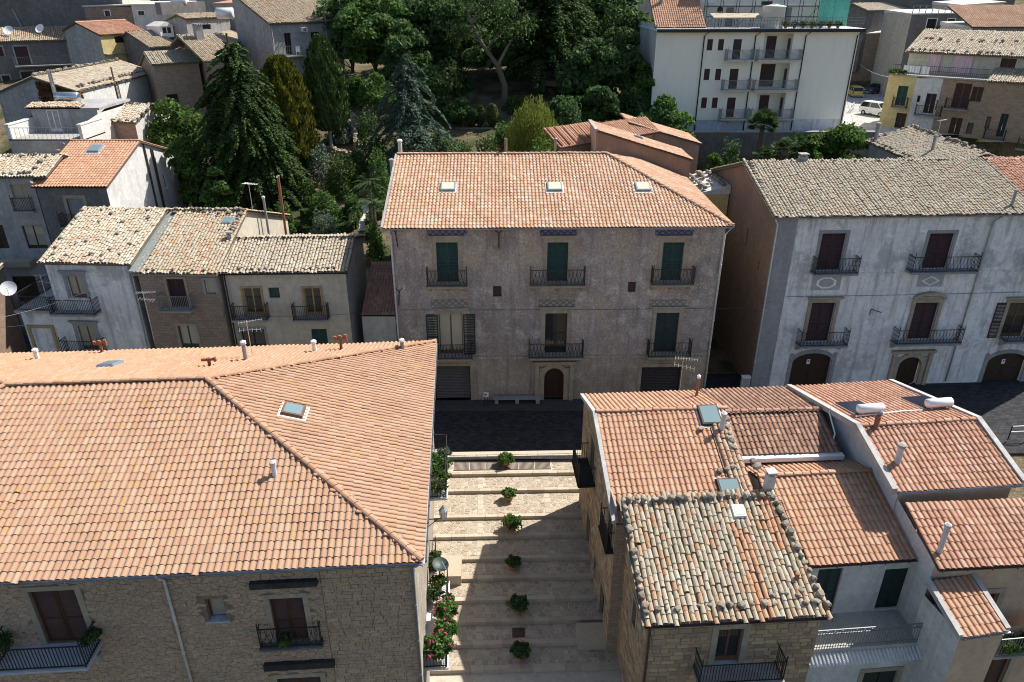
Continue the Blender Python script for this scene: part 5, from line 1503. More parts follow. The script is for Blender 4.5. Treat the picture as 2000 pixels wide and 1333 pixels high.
D3 = rowhouse('house', 'cream house with two balconies and a grey old tile roof next to the palazzo', (426, 535), (679, 532), 43.7, 7.4, -.1, (575, 465), .30, 'coppi', M['c_grey'], None, n_ind=250, seed=23)
for r_ in ((478, 563, 512, 618), (596, 563, 628, 618)):
    a = D3.rect(*r_); D3.window('front', a, 'glass', frame=M['frame_ochre'], trim=M['trim_ochre'], tw=.14)
    cx = (r_[0] + r_[2]) / 2; D3.balcony('front', D3.hit(cx - 35, 620)[0], D3.hit(cx + 33, 620)[0], a[2], .7, 1.0)
D3.window('front', D3.rect(525, 562, 546, 583), 'dark', frame=M['sh_green'], pane=M['sh_green'])
D3.window('front', D3.rect(473, 643, 519, 684), 'glass', frame=M['iron'], trim=M['trim_grey']); D3.window('front', D3.rect(610, 643, 640, 684), 'shutter', M['sh_green'])
shell(D3, {'front': M['pl_beige'], 'left': M['pl_grey'], 'right': M['pl_grey'], 'back': M['pl_grey']})
D3.gutter((-.2, -.27, D3.ze - .02), (D3.W + .2, -.27, D3.ze - .02), M['iron'])
D3.pipe([(.15, -.2, D3.ze - .1), (.15, -.1, .3)], .05, M['pipe_black'])
rd3 = [c for c in D3.root.children if c.name.startswith('roof')][0]
rock_row(rd3, D3.L(.1, .05, D3.ze + .15), D3.L(D3.W, .05, D3.ze + .15), .4, .12, .08, .15); rock_row(rd3, D3.L(D3.W - .1, .1, D3.ze + .15), D3.L(D3.W - .1, D3.yr, D3.zr), .4, .12)
# lean-to in the gap beside the palazzo
LT = Bld('lean_to', 'low lean-to with a ribbed red roof in the gap left of the palazzo', 'lean-to', -10.3, 45.5, -.1, 0, 2.3, 5)
LT.ze, LT.oh = 5.4, .0
LT.roof([[(0,0,5.4),(2.3,0,5.4),(2.3,5,7.4),(0,5,7.4)]], 'roman', M['t_red'], 0, seed=31)
LT.wall('front', 5.4, M['pl_white'])

# ------------------------------------------------------------------ upper left group
E1 = rowhouse('house', 'tall house with a fresh orange tile roof and a sunlit white side wall', (61, 365), (209, 365), 54.0, 12.6, -.1, (200, 276), .33, 'roman', M['t_orange'], None, n_ind=150, seed=41)
E1.window('front', E1.rect(136, 388, 168, 440), 'shutter', M['trim_grey'], trim=M['trim_stone'], tw=.25)
E1.window('front', E1.rect(140, 485, 172, 530), 'shutter', M['trim_grey'], trim=M['trim_stone'], tw=.2)
a = E1.rect(136, 388, 168, 440); E1.balcony('front', a[0] - .6, a[1] + .6, a[2], .7, 1.0)
for r_ in ((9.3, 9.75, 9.6, 10.8), (10.2, 10.6, 6.6, 7.4)): E1.window('right', r_, 'dark', frame=M['wood_frame'], sill=M['white'])
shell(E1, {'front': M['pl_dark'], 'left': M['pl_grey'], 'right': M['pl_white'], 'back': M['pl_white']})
E1.skylight(E1.roof_pt(187, 293, 0), 0, .9, 1.0, M['glass_sky'])
E1.gutter((-.2, -.27, E1.ze - .02), (E1.W + .2, -.27, E1.ze - .02), M['iron'])
q = MB(E1.T['right']); q.tube([(6.9, -.08, 13.9), (7.0, -.08, 5)], .09, 6); q.tube([(8.0, -.07, 13.3), (8.1, -.07, 5)], .06, 6); q.tube([(8.25, -.07, 13.2), (8.35, -.07, 5)], .06, 6)
q.build('downpipe', M['iron_rust'], E1.root)
scatter_rocks(E1, 0, [(65, 362), (75, 350), (84, 338), (94, 325), (104, 312), (114, 298), (124, 285)], .2)
E2 = rowhouse('house', 'shaded grey house with ochre window frames at the left edge', (-60, 347), (64, 346), 54.3, 8.0, -.1, (20, 305), .33, 'coppi', M['c_pale'], None, seed=42, vr=1.2)
E2.window('front', E2.rect(22, 361, 60, 388), 'glass', frame=M['frame_ochre'], pane=M['glass_curtain'], open_leaves=False)
E2.balcony('front', E2.hit(32, 410)[0], E2.hit(70, 410)[0], E2.hit(50, 411)[1], .4, 1.0, None, M['iron_rust'])
E2.window('front', E2.rect(48, 441, 88, 486), 'glass', frame=M['wood'], pane=M['glass_curtain']); E2.window('front', E2.rect(30, 540, 75, 590), 'wood', M['wood'])
E2.window('front', E2.rect(-20, 440, 12, 486), 'wood', M['wood'])
shell(E2, M['pl_grey'], 'front left right')
scatter_rocks(E2, 0, [(10, 342), (25, 342), (40, 342), (52, 341), (60, 340), (70, 332), (80, 320), (92, 310), (20, 308), (45, 307), (70, 306)], .2)
q = MB(E2.T['front']); a = E2.rect(5, 505, 70, 515); q.box(a[0], a[1], -.9, 0, a[2], a[3]); q.build('porch_roof', M['c_warm'], E2.root)
# salmon house at the very left
EX = Bld('house', 'orange painted wall of a house at the left edge beyond the corner terrace', 'house', -44.5, 46.0, -.1, 0, 6.5, 5)
EX.wall('front', 5.6, simple('orange_paint', (.50,.20,.07), .9)); EX.wall('right', 5.6, M['pl_pinkw'])
EX.ze = 5.6; EX.oh = 0; EX.roof([[(0,-.2,5.6),(6.7,-.2,5.6),(6.7,5,7.0),(0,5,7.0)]], 'coppi', M['c_warm'], 0, seed=43)
# terrace house
F1 = Bld('house', 'grey terrace house with a steel solar tank on its roof', 'house', -41.4, 61.0, 5, 0, 6.2, 9)
F1.ze = 14.3; F1.oh = 0
F1.wall('front', 14.3, M['pl_grey']); F1.wall('right', [(0, 15.4), (3.3, 15.9), (9, 15.9)], M['pl_white']); F1.wall('left', [(0, 15.4), (9, 15.9)], M['pl_grey'])
q = MB(); q.box(0, 6.2, 0, 3.5, 9.2, 9.3); q.build('terrace_floor', M['slab'], F1.root)
for (x0, x1) in ((.005, .28), (5.92, 6.195)):
    MB().box(x0, x1, .01, 3.5, 9.3, 10.4).build('parapet', M['cement_light'], F1.root); MB().box(x0 - .05, x1 + .05, -.05, 3.5, 10.4, 10.5).build('coping', M['cement_light'], F1.root)
F1b = MB(); F1b.poly([(0.28, 3.5, 9.3), (5.92, 3.5, 9.3), (5.92, 3.5, 11.3), (.28, 3.5, 11.3)]); F1b.box(0, 6.2, 3.4, 9.0, 11.1, 11.3)
F1b.build('back_wall', M['pl_grey'], F1.root)
F1.window('front', (1.55, 2.55, 14.32, 16.1), 'glass', frame=M['frame_white'], pane=M['glass_curtain'], reveal=3.55); F1.ops['front'].pop()
q = MB()
for k in range(16): q.box(.3 + k * .36, .32 + k * .36, .05, .07, 9.3, 10.2)
q.box(.3, 5.9, .04, .08, 10.18, 10.22); q.build('railing', M['iron_grey'], F1.root)
F1.roof([[(0, 3.4, 16.3), (4.6, 3.4, 16.3), (4.6, 4.2, 16.5), (0, 4.2, 16.5)]], 'coppi', M['c_warm'], 0, seed=44)
solar_heater((-38.7, 66.2, 16.5), 0, 'steel solar tank lying on the grey terrace house', M['steel'], 2.0, .42, 0)
F1.flue(F1.L(.3, 7.5, 16.2), 2.6, .16, M['steel'])
F2 = rowhouse('house', 'low house with a pale old tile roof below the white sunlit wall', (182, 239), (265, 240), 66.0, 6.2, 6, (245, 205), .33, 'coppi', M['c_pale'], None, seed=45)
shell(F2, {'front': M['stone_far'], 'left': M['pl_white'], 'right': M['pl_white'], 'back': M['pl_white']})
scatter_rocks(F2, 0, [(270, 235), (280, 226), (290, 216), (298, 207), (262, 238), (250, 238), (235, 238), (220, 238), (205, 238)], .2)
# gable-front house with the big white wall
Gx = Bld('house', 'long house with a rough pinkish old tile roof and a big sunlit white wall', 'house', -42.0, 73.4, 8, math.pi/2, 17.0, 7.6)
Gx.ze, Gx.oh = 16.5, .15
gable(Gx, 3.8, 17.8, 'coppi', M['c_pale'], zb=16.3, seed=46, caps=[], rocks=[((.1, 3.8, 17.9), (17, 3.8, 17.9), .5, .24, .1, .1), ((.1, .3, 16.8), (17, .3, 16.8), .7, .2, .1, .2)])
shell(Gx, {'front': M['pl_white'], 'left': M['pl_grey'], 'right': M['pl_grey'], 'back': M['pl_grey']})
Gx.pipe([(7.5, -.05, 18.0), (7.6, -.08, 9)], .09, M['iron_rust']); Gx.pipe([(8.0, -.1, 16.6), (8.2, -.08, 9)], .06, M['iron_rust'])
Gx.window('front', (11.2, 11.7, 14.2, 14.8), 'dark')
IVY = []
# dark long house with balcony
H1 = rowhouse('house', 'dark shaded house with a long balcony and an old tile roof, top left', (-60, 84), (196, 77), 97.0, 9.0, 9, (90, 54), .33, 'coppi', M['c_warm'], None, seed=47)
for r_ in ((31, 91, 57, 127), (137, 88, 163, 122), (-10, 92, 6, 110), (42, 140, 66, 156), (5, 148, 20, 162)):
    H1.window('front', H1.rect(*r_), 'shutter', M['sh_maroon'], trim=M['pl_grey'], slats=False)
H1.balcony('front', H1.hit(30, 127)[0], H1.hit(173, 123)[0], H1.hit(100, 126)[1], 1.1, 1.05, M['slab'], M['iron_grey'], sp_=.2)
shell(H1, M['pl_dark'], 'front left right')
for px in (40, 82, 106):
    H1.flue(H1.roof_pt(px, 72, 0), .6, .05, M['alu'], False, 'dish_mast')
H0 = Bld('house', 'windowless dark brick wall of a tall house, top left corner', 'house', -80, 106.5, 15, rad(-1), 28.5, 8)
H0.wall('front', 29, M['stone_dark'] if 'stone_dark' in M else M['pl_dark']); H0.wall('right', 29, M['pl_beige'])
q = MB(H0.T['front']); q.tube([(13.6, -.1, 22.9), (14.6, -.1, 19.4)], .12, 6); q.build('downpipe', M['trim_grey'], H0.root)
q = MB(H0.T['front']); q.box(0, 28.5, -.3, 0, 19.6, 20.0); q.build('ledge', M['cement'], H0.root)
H2 = rowhouse('house', 'small yellow house with a bright red tile roof, top left', (194, 69), (289, 63), 94.0, 6.0, 11, (215, 41), .36, 'roman', M['t_red'], None, seed=48)
H2.window('front', H2.rect(224, 71, 246, 84), 'glass', frame=M['wood']); H2.window('front', H2.rect(264, 68, 275, 78), 'dark')
shell(H2, {'front': M['pl_yellow'], 'left': M['pl_grey'], 'right': M['pl_beige'], 'back': M['pl_grey']}); 
MB(H2.T['front']).box(0, H2.W, -.5, 0, H2.hit(240, 104)[1], H2.hit(240, 102)[1]).build('ledge', M['slab'], H2.root)
H2.window('front', H2.rect(240, 111, 262, 126), 'wood', M['wood'])
def flat_house(name, label, x0, y0, x1, y1, Y, base, mat, D=6, side=None, wins=(), roofm=None):
    a, c = atY(x0, y0, Y), atY(x1, y1, Y)
    b = Bld(name, label, 'house', a.x, a.y, base, 0, c.x - a.x, D); z = a.z
    for r_ in wins: b.window('front', b.rect(*r_), 'dark', trim=M['white'], tw=.1)
    b.wall('front', [(0, z), (b.W, c.z)], mat); b.wall('left', z, side or mat); b.wall('right', c.z, side or mat)
    MB().hexa([b.L(-.15,-.15,z), b.L(b.W+.15,-.15,c.z), b.L(b.W+.15,D,c.z), b.L(-.15,D,z)], [b.L(-.15,-.15,z+.15), b.L(b.W+.15,-.15,c.z+.15), b.L(b.W+.15,D,c.z+.4), b.L(-.15,D,z+.4)]).build('roof', roofm or M['cement_light'], b.root)
    b.ze = z; b.oh = 0
    return b
flat_house('house', 'brownish rear wall with one small white framed window, top left', 163, 14, 256, 11, 105, 14, M['stone_far'], wins=((205, 21, 215, 32),))
flat_house('house', 'pale grey plastered wall with a small square window, top left', 256, 11, 347, 10, 104, 14, M['pl_white'], wins=((270, 22, 282, 30),))
flat_house('house', 'plain grey wall with a terracotta coping left of the big house at the top', 418, 9, 508, 6, 106, 14, M['pl_grey'], roofm=M['t_red'])
H3 = rowhouse('house', 'small house with a white dormer in its old tile roof', (292, 94), (352, 90), 93.5, 5.5, 11, (320, 60), .36, 'coppi', M['c_warm'], None, seed=49)
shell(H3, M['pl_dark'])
p = H3.roof_pt(320, 68, 0)
q = MB().box(p.x-.9, p.x+.9, p.y-.8, p.y+2, p.z-.3, p.z+1.0).build('dormer', M['white'], H3.root)
MB().hexa([p+Vector((-1.1,-1,1.0)), p+Vector((1.1,-1,1.0)), p+Vector((1.1,2,1.0)), p+Vector((-1.1,2,1.0))], [p+Vector((-.1,-1,1.5)), p+Vector((.1,-1,1.5)), p+Vector((.1,2,1.5)), p+Vector((-.1,2,1.5))]).build('dormer_roof', M['cement_light'], q)
for x in (-.55, .08): MB().box(p.x+x, p.x+x+.48, p.y-.84, p.y-.8, p.z+.2, p.z+.85).build('pane', M['glass'], q)
H4 = rowhouse('house', 'dark rubble stone house with a grey old tile roof behind the bright shrubs', (296, 127), (392, 122), 84.0, 7.0, 8, (330, 101), .36, 'coppi', M['c_grey'], None, seed=50)
H4.window('front', H4.rect(327, 184, 350, 212), 'dark'); shell(H4, M['stone_far'])
H5 = rowhouse('house', 'narrow stone house with a long sloping old tile roof left of the big conifer', (423, 120), (470, 117), 84.0, 9.0, 8, (400, 70), .36, 'coppi', M['c_warm'], None, seed=51, vl=1.6)
H5.window('front', H5.rect(436, 135, 448, 150), 'dark'); shell(H5, M['stone_far'])
H5.stack(H5.roof_pt(390, 78, 0), .8, .8, 1.5, M['cement']); H5.flue(H5.roof_pt(449, 110, 0), 2.2, .1, M['iron_rust'])
H5b = rowhouse('house', 'pale house with an orange-streaked tile roof left of the big balcony house', (452, 88), (508, 70), 93.0, 6.0, 11, (470, 57), .36, 'coppi', M['c_warm'], None, seed=52)
H5b.window('front', H5b.rect(455, 92, 470, 107), 'dark'); shell(H5b, M['pl_white'])
H5c = rowhouse('house', 'house with a tiled canopy and a white water tank, top left of the garden', (362, 38), (452, 34), 98.0, 5.0, 12, (395, 28), .3, 'coppi', M['c_warm'], None, seed=53)
H5c.window('front', H5c.rect(393, 48, 412, 58), 'dark'); shell(H5c, M['pl_grey'])
MB().box(0, H5c.W, 4.0, 5.0, H5c.zr - 12, H5c.zr - 12 + 1.4).build('dark_band', M['pl_dark'], H5c.root)
solar_heater(atY(441, 34, 99), 0, 'white round water tank beside the tiled canopy', M['tank_white'], 2.0, .65, 0)
solar_heater(atY(352, 10, 104), 0, 'white solar tank on the grey wall at the top', M['tank_white'], 2.0, .6, 0)
solar_heater(atY(178, 10, 107), 0, 'pale solar tank in front of the brown rear wall', M['steel'], 2.6, .6, 0)
H6 = rowhouse('house', 'grey house with a balcony, plastic chair and orange-white tile roof above the cypress', (525, 47), (671, 42), 91.0, 9.0, 11, (590, -12), .36, 'coppi', M['c_warm'], None, seed=54, oh=.25)
H6.window('front', H6.rect(557, 65, 570, 107), 'glass', frame=M['wood']); H6.window('front', H6.rect(608, 63, 625, 92), 'glass', frame=M['wood'])
H6.balcony('front', H6.hit(545, 108)[0], H6.hit(612, 108)[0], H6.hit(575, 108)[1], 1.2, 1.1, M['slab'], M['iron_grey'], sp_=.25)
shell(H6, M['pl_grey'])
H6.flue(H6.hit(636, 60)[0] * Vector((1, 0, 0)) + Vector((0, -.2, H6.ze - 11 - 3)), 5.5, .12, M['pl_grey'], False)
a = H6.rect(587, 53, 598, 62); q = MB(H6.T['front']).box(a[0], a[1], -.35, 0, a[2], a[3]).build('air_conditioner', M['white'], H6.root)
MB(H6.T['front']).box(a[0]+.1, a[0]+.55, -.37, -.35, a[2]+.08, a[3]-.08).build('fan_grille', M['iron_grey'], q)
H6.pipe([(.1, -.1, H6.ze - .1), (.1, -.08, 12)], .05, M['pl_grey'])
# white plastic chair on that balcony
p = H6.Mw @ H6.T['front'](H6.hit(578, 108)[0], -.6, H6.hit(575, 108)[1])
ch = empty('plastic_chair', p, rad(10)); tag(ch, 'white plastic chair on the balcony above the cypress', 'chair')
MB().box(-.25, .25, -.25, .25, .40, .46).build('seat', M['white'], ch); MB().box(-.25, .25, .2, .26, .46, 1.0).build('backrest', M['white'], ch)
for x in (-.22, .18):
    for y in (-.22, .2): MB().box(x, x + .05, y, y + .05, 0, .4).build('leg', M['white'], ch)

# ------------------------------------------------------------------ wings behind the palazzo
P1 = Bld('rear_wing', 'salmon rear wing with a single pitched pink tile roof rising behind the palazzo', 'wing', 6.3, 55.6, 6, rad(1), 7.3, 4.0)
P1.ze, P1.oh = 13.75, .1
P1.roof([[(7.4, -.1, 13.75), (7.4, 4.1, 13.75), (-.1, 4.1, 16.0), (-.1, -.1, 16.0)]], 'roman', M['t_palazzo'], 0, seed=61)
for sd in ('front', 'back'): P1.wall(sd, [(0, 15.9), (7.3, 13.7)], M['pl_pinkw'])
P1.wall('left', 15.9, M['pl_salm2']); P1.wall('right', 13.7, M['pl_pinkw'])
P1.skylight(P1.roof_pt(1246, 271, 0), 0, .5, .6, M['glass_sky'], None, .05)
MB().box(-.15, .12, -.15, 4.15, 9.9, 10.08).build('verge_coping', M['cement'], P1.root)
P2 = Bld('rear_wing', 'second salmon wing with pink tiles further behind the palazzo', 'wing', 9.8, 62.6, 6, rad(1), 6.1, 4.8)
P2.ze, P2.oh = 13.6, .1
P2.roof([[(6.2, -.1, 13.6), (6.2, 4.9, 13.6), (-.1, 4.9, 15.4), (-.1, -.1, 15.4)]], 'roman', M['t_palazzo'], 0, seed=62)
P2.wall('front', [(0, 15.3), (6.1, 13.5)], M['pl_pinkw']); P2.wall('right', 13.5, M['pl_pinkw'])
P3 = Bld('rear_wing', 'ribbed copper-pink tile roof of the low wing left of the rear wings', 'wing', 3.7, 57.0, 6, rad(33), 9.6, 3.0)
P3.ze, P3.oh = 14.5, .1
P3.roof([[(0, 0, 14.4), (10.5, 0, 14.6), (10.5, 1.8, 15.5), (0, 2.2, 15.5)]], 'roman', M['t_orange'], 0, seed=63)
P3.wall('front', 14.45, M['pl_pinkw'])
q = MB()
for k in range(14): q.hexa([P3.L(.2+k*.75, 0, 14.5), P3.L(.27+k*.75, 0, 14.5), P3.L(.27+k*.75, 2.1, 15.5), P3.L(.2+k*.75, 2.1, 15.5)], [P3.L(.2+k*.75, 0, 14.62), P3.L(.27+k*.75, 0, 14.62), P3.L(.27+k*.75, 2.1, 15.62), P3.L(.2+k*.75, 2.1, 15.62)])
q.build('rib', M['rust_red'], P3.root)
P3.flue(P3.L(-.3, .2, 13), 2.0, .1, M['iron_grey'])

# ------------------------------------------------------------------ cream apartment block
K = house('apartment_building', 'large cream apartment block with stacked balconies and a roof terrace', 'building', (1283, 61), (1680, 60), 82.5, 11.0, 10.8, 0.0)
K.base = 10.8; zt = K.ze; zt_K = zt + .24
for y0, y1, xa, xb in ((77, 99, 1381, 1402.6), (135, 157, 1375, 1397), (191, 211.6, 1369.5, 1390.6)):
    for x in (xa, xb): K.window('front', K.rect(x, y0, x + 11, y1), 'dark', pane=M['sh_maroon'], frame=M['sh_maroon'], sill=M['pl_cream'], reveal=.12)
for (x0, y0, x1, y1), k in (((1431, 77, 1447.5, 116), 0), ((1424, 135, 1441, 174), 1), ((1419, 191, 1435.5, 230), 2)):
    a = K.rect(x0, y0, x1, y1); K.window('front', a, 'glass' if k == 0 else 'dark', pane=M['glass'] if k == 0 else M['sh_maroon'], frame=M['sh_maroon'], reveal=.15)
    K.balcony('front', K.hit(x0 - 17, y1)[0], K.hit(x1 + 18, y1)[0], a[2] - .02, 1.1, 1.0, M['pl_white'], M['iron_grey'])
for (x0, y0, x1, y1), k in (((1491, 66, 1547, 116), 0), ((1484, 124, 1540, 174), 1), ((1477, 182, 1532, 230), 2)):
    a = K.rect(x0, y0, x1, y1); a = (a[0], a[1], a[2], min(a[3], zt - .12))
    K.ops['front'].append(a)
    q = MB(K.T['front'])
    d = 1.3
    q.poly([(a[0], d, a[2]), (a[1], d, a[2]), (a[1], d, a[3]), (a[0], d, a[3])])
    q.poly([(a[0], 0, a[2]), (a[0], d, a[2]), (a[0], d, a[3]), (a[0], 0, a[3])]); q.poly([(a[1], 0, a[2]), (a[1], d, a[2]), (a[1], d, a[3]), (a[1], 0, a[3])])
    q.poly([(a[0], 0, a[2]), (a[1], 0, a[2]), (a[1], d, a[2]), (a[0], d, a[2])]); q.poly([(a[0], 0, a[3]), (a[1], 0, a[3]), (a[1], d, a[3]), (a[0], d, a[3])])
    lg = q.build('loggia', M['pl_cream'], K.root)
    w = a[1] - a[0]
    if k == 1: MB(K.T['front']).box(a[0] + .2, a[0] + w * .65, d - .06, d - .01, a[2] + 1.1, a[3] - .2).build('roller_blind', M['sh_maroon'], lg); MB(K.T['front']).box(a[0] + .2, a[0] + w * .65, d - .05, d - .01, a[2] + .1, a[2] + 1.1).build('pane', M['glass'], lg)
    else: MB(K.T['front']).box(a[0] + w * .25, a[0] + w * .58, d - .06, d - .01, a[2], a[2] + 2.2).build('door_leaf', M['sh_maroon'], lg)
    MB(K.T['front']).box(a[1] - .12, a[1] - .06, .5, 1.0, a[2], a[2] + 2.0).build('door_leaf', M['sh_brown'], lg)
    K.balcony('front', a[0] - .75, a[1] + .85, a[2] - .02, 1.0, 1.0, M['pl_white'], M['iron_grey'])
gz = K.hit(1400, 230)[1] - .25
K.wall('front', zt, M['pl_cream'], z0=gz, reveal=.02); K.wall('front', gz, M['pl_blue'], z0=10.8)
K.wall('left', zt + .6, M['pl_white']); K.wall('right', zt, M['pl_cream'])
for x0, x1 in ((1360, 1400), (1407, 1450), (1488, 1516)):
    a = K.rect(x0, 242, x1, 258); MB(K.T['front']).box(a[0], a[1], -.03, .0, 10.85, a[3]).build('garage_door', simple('garage_pale_blue', (.50,.58,.66), .5), K.root)
MB(K.T['front']).box(-.1, K.W + .3, -.55, 11.0, zt, zt + .22).build('terrace_slab', M['white'], K.root)
MB(K.T['front']).box(-.1, K.W + .3, -.66, -.552, zt - .12, zt + .20).build('eaves_gutter', M['pipe_black'], K.root)
for (xt, xb) in ((1374, 1357), (1474, 1452), (1571, 1546), (1671, 1641)):
    s0, s1 = K.hit(xt, 75)[0], K.hit(xb, 255)[0]; s = (s0 + s1) / 2
    K.pipe([(s + .45, -.5, zt + .0), (s, -.08, zt - .5), (s, -.08, 10.9)], .06, M['pipe_black'])
q = MB(K.T['front']); 
for z in (.45, .75, 1.05): q.box(1.9, K.W + .2, -.42, -.38, zt + .22 + z - .02, zt + .22 + z + .02)
for k in range(60): q.box(1.9 + k * (K.W - 1.9) / 60 - .012, 1.9 + k * (K.W - 1.9) / 60 + .012, -.41, -.39, zt + .22, zt + 1.27)
q.build('terrace_railing', M['iron_grey'], K.root)
# set-back top storey
q = MB(K.T['front']); q.box(5.3, K.W - 1.2, 4.5, 10.9, zt + .2, zt + 6.0); tsb = q.build('top_storey', M['pl_cream'], K.root)
for (x0, x1, y0, y1) in ((1418, 1432, 15, 42), (1533, 1545, 15, 42)):
    a = K.rect(x0, y0, x1, y1, 'front', 4.5); MB(K.T['front']).box(a[0], a[1], 4.42, 4.495, zt + .22, a[3]).build('door_leaf', M['trim_grey'], tsb)
a = K.rect(1487, 3, 1508, 11, 'front', 4.5); MB(K.T['front']).box(a[0], a[1], 4.42, 4.495, a[2], a[3]).build('pane', M['glass'], tsb)
a = K.rect(1383, 6, 1395, 16, 'front', 4.5); MB(K.T['front']).box(a[0], a[1], 4.2, 4.495, a[2], a[3]).build('air_conditioner', M['white'], tsb)
a = K.rect(1401, 13, 1411, 23, 'front', 4.5); q = MB(K.T['front']); q.slab([(a[0], 4.46, a[2]), (a[1], 4.46, a[2]), (a[1], 4.46, a[3] - .2), ((a[0]+a[1])/2, 4.46, a[3] + .1), (a[0], 4.46, a[3] - .2)], (0, .03, 0)); q.build('wall_shrine', M['sh_green'], tsb)
K.oh = 0
K.roof([[(-.15, .3, zt + .35), (5.25, .3, zt + .35), (5.25, 6.5, zt + 4.6), (-.15, 6.5, zt + 4.6)]], 'roman', M['t_orange'], 0, seed=64)
K.flue(K.L(1.0, 3.5, zt + 1.9), 2.5, .2, M['trim_grey'])
# scaffolding along the top storey
sc = empty('scaffolding', K.Mw @ K.T['front'](6, 3.3, zt + .25), K.rot); tag(sc, 'rusty tube scaffolding before the top storey of the cream block', 'scaffolding')
for k in range(9):
    q = MB(); x = k * 1.75
    for y in (0, .9): q.tube([(x, y, 0), (x, y, 6.2)], .035, 5)
    for z in (2.0, 4.0): q.tube([(x, 0, z), (x, .9, z)], .03, 5)
    q.build('standard', M['iron_rust'], sc)
q = MB()
for z in (1.0, 2.0, 3.0, 4.0):
    q.tube([(0, 0, z), (14, 0, z)], .03, 5)
for k in range(0, 8, 2): q.tube([(k * 1.75, 0, 0), ((k + 1) * 1.75, 0, 2.0)], .025, 5)
q.build('ledger', M['iron_rust'], sc)
for k in range(8): MB().box(k * 1.75 + .03, k * 1.75 + 1.72, .1, .8, 2.02, 2.07).build('platform', M['trim_grey'], sc)
M['net'] = simple('green_net', (.10,.42,.33), .7)
q = MB()
for k in range(6): q.poly([(12.3 + k * .55, -.1 + .08 * (k % 2), 0), (12.85 + k * .55, -.1 + .08 * ((k + 1) % 2), 0), (12.85 + k * .55, -.1 + .08 * ((k + 1) % 2), 6), (12.3 + k * .55, -.1 + .08 * (k % 2), 6)])
q.build('debris_net', M['net'], sc)
# round water tank
p = K.Mw @ K.T['front'](K.hit(1513, 55)[0], .9, zt + .24)
wt = empty('water_tank', p); tag(wt, 'big white cylindrical water tank on the cream block terrace', 'water tank')
MB().lathe((0, 0, 0), [(1.15, 0), (1.15, 2.0), (1.2, 2.02), (1.2, 2.1), (.3, 2.25)], 20).build('tank_body', M['white'], wt, True); MB().lathe((0, 0, 2.2), [(.3, 0), (.3, .12)], 10).build('tank_lid', M['pl_grey'], wt)
# sun shade on the terrace
aw = empty('terrace_awning', K.Mw @ K.T['front'](K.hit(1395, 55)[0], .3, zt + .25), K.rot); tag(aw, 'low tiled shade roof on the cream block terrace', 'awning')
MB().hexa([(0, 0, .9), (5.2, 0, .9), (5.2, 1.8, 1.3), (0, 1.8, 1.3)], [(0, 0, .98), (5.2, 0, .98), (5.2, 1.8, 1.38), (0, 1.8, 1.38)]).build('sheet', M['c_pale'], aw)
for x in (.1, 2.6, 5.0): MB().box(x, x + .06, .05, .11, 0, .9).build('post', M['iron_grey'], aw)
rw = empty('retaining_wall', (12.3, 80.0, 6.9)); tag(rw, 'long grey retaining wall below the cream apartment block', 'wall')
MB().box(0, 27, 0, .5, -1.5, 4.6).build('masonry', M['pl_dark'], rw); MB().box(-.03, 27.03, -.05, .55, 4.6, 4.7).build('coping', M['cement'], rw)

# ------------------------------------------------------------------ far right
tag(MB().poly([(33.5, 80.6, 11.13), (56, 80.6, 11.13), (60, 118, 11.4), (35, 118, 11.4)]).build('street', M['concrete_road']), kind='structure')
Nn = Bld('house', 'house with a long grey flaky tile roof behind the blue-white palazzo', 'house', 34.7, 72.0, 4, -math.pi/2, 12.5, 7.4)
Nn.ze, Nn.oh = 12.05, .2
gable(Nn, 3.7, 13.4, 'coppi', M['c_grey'], seed=71, rocks=[((0, 3.7, 13.5), (12.5, 3.7, 13.5), .45, .2, .1, .1), ((0, .1, 12.2), (12.5, .1, 12.2), .6, .18, .1, .1), ((.1, .2, 12.2), (.1, 3.6, 13.4), .5, .2, .1, .1)])
Nn.window('front', (4.0, 4.9, 9.2, 10.6), 'dark', trim=M['trim_ochre'])
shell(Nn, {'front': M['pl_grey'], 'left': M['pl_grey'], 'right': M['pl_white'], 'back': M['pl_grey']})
Nn.flue(Nn.L(.6, .3, 12.3), 1.5, .18, M['pl_grey']); Nn.flue(Nn.L(8.0, 1.8, 12.7), 1.3, .14, M['trim_grey'])
mr = rad(-40); md = Vector((math.cos(mr), math.sin(mr), 0)); m0 = Vector((46.4, 82.6, 10.9))
def mblock(label, t0, t1, ztop, mat, D=7, wins=(), bal=(), name='house'):
    o = m0 + md * t0
    b = Bld(name, label, 'house', o.x, o.y, 10.9, mr, t1 - t0, D); b.ze, b.oh = ztop, .0
    for r_, kd, mt in wins: b.window('front', b.rect(*r_), kd, mt, frame=M['wood'])
    b.wall('front', ztop, mat); b.wall('left', ztop, mat); b.wall('right', ztop, mat)
    for (x0, x1, y) in bal: b.balcony('front', b.hit(x0, y)[0], b.hit(x1, y)[0], b.hit((x0 + x1) / 2, y)[1], .7, 1.0, sp_=.14)
    return b
M1 = mblock('yellow corner house with green shutters and laundry on its roof terrace', -5.5, -2.6, 16.7, M['pl_yellow'], wins=(((1751, 168, 1771, 207), 'shutter', M['sh_green']), ((1748, 221, 1768, 258), 'wood', M['wood'])), bal=((1743, 1772, 209),))
M1b = mblock('narrow whitewashed house between the yellow house and the stone house', -2.6, .0, 16.6, M['pl_white'], wins=(((1806, 183, 1826, 222), 'shutter', M['sh_maroon']), ((1828, 196, 1840, 216), 'shutter', M['sh_maroon']), ((1791, 187, 1797, 200), 'dark', None)), bal=((1787, 1838, 225),))
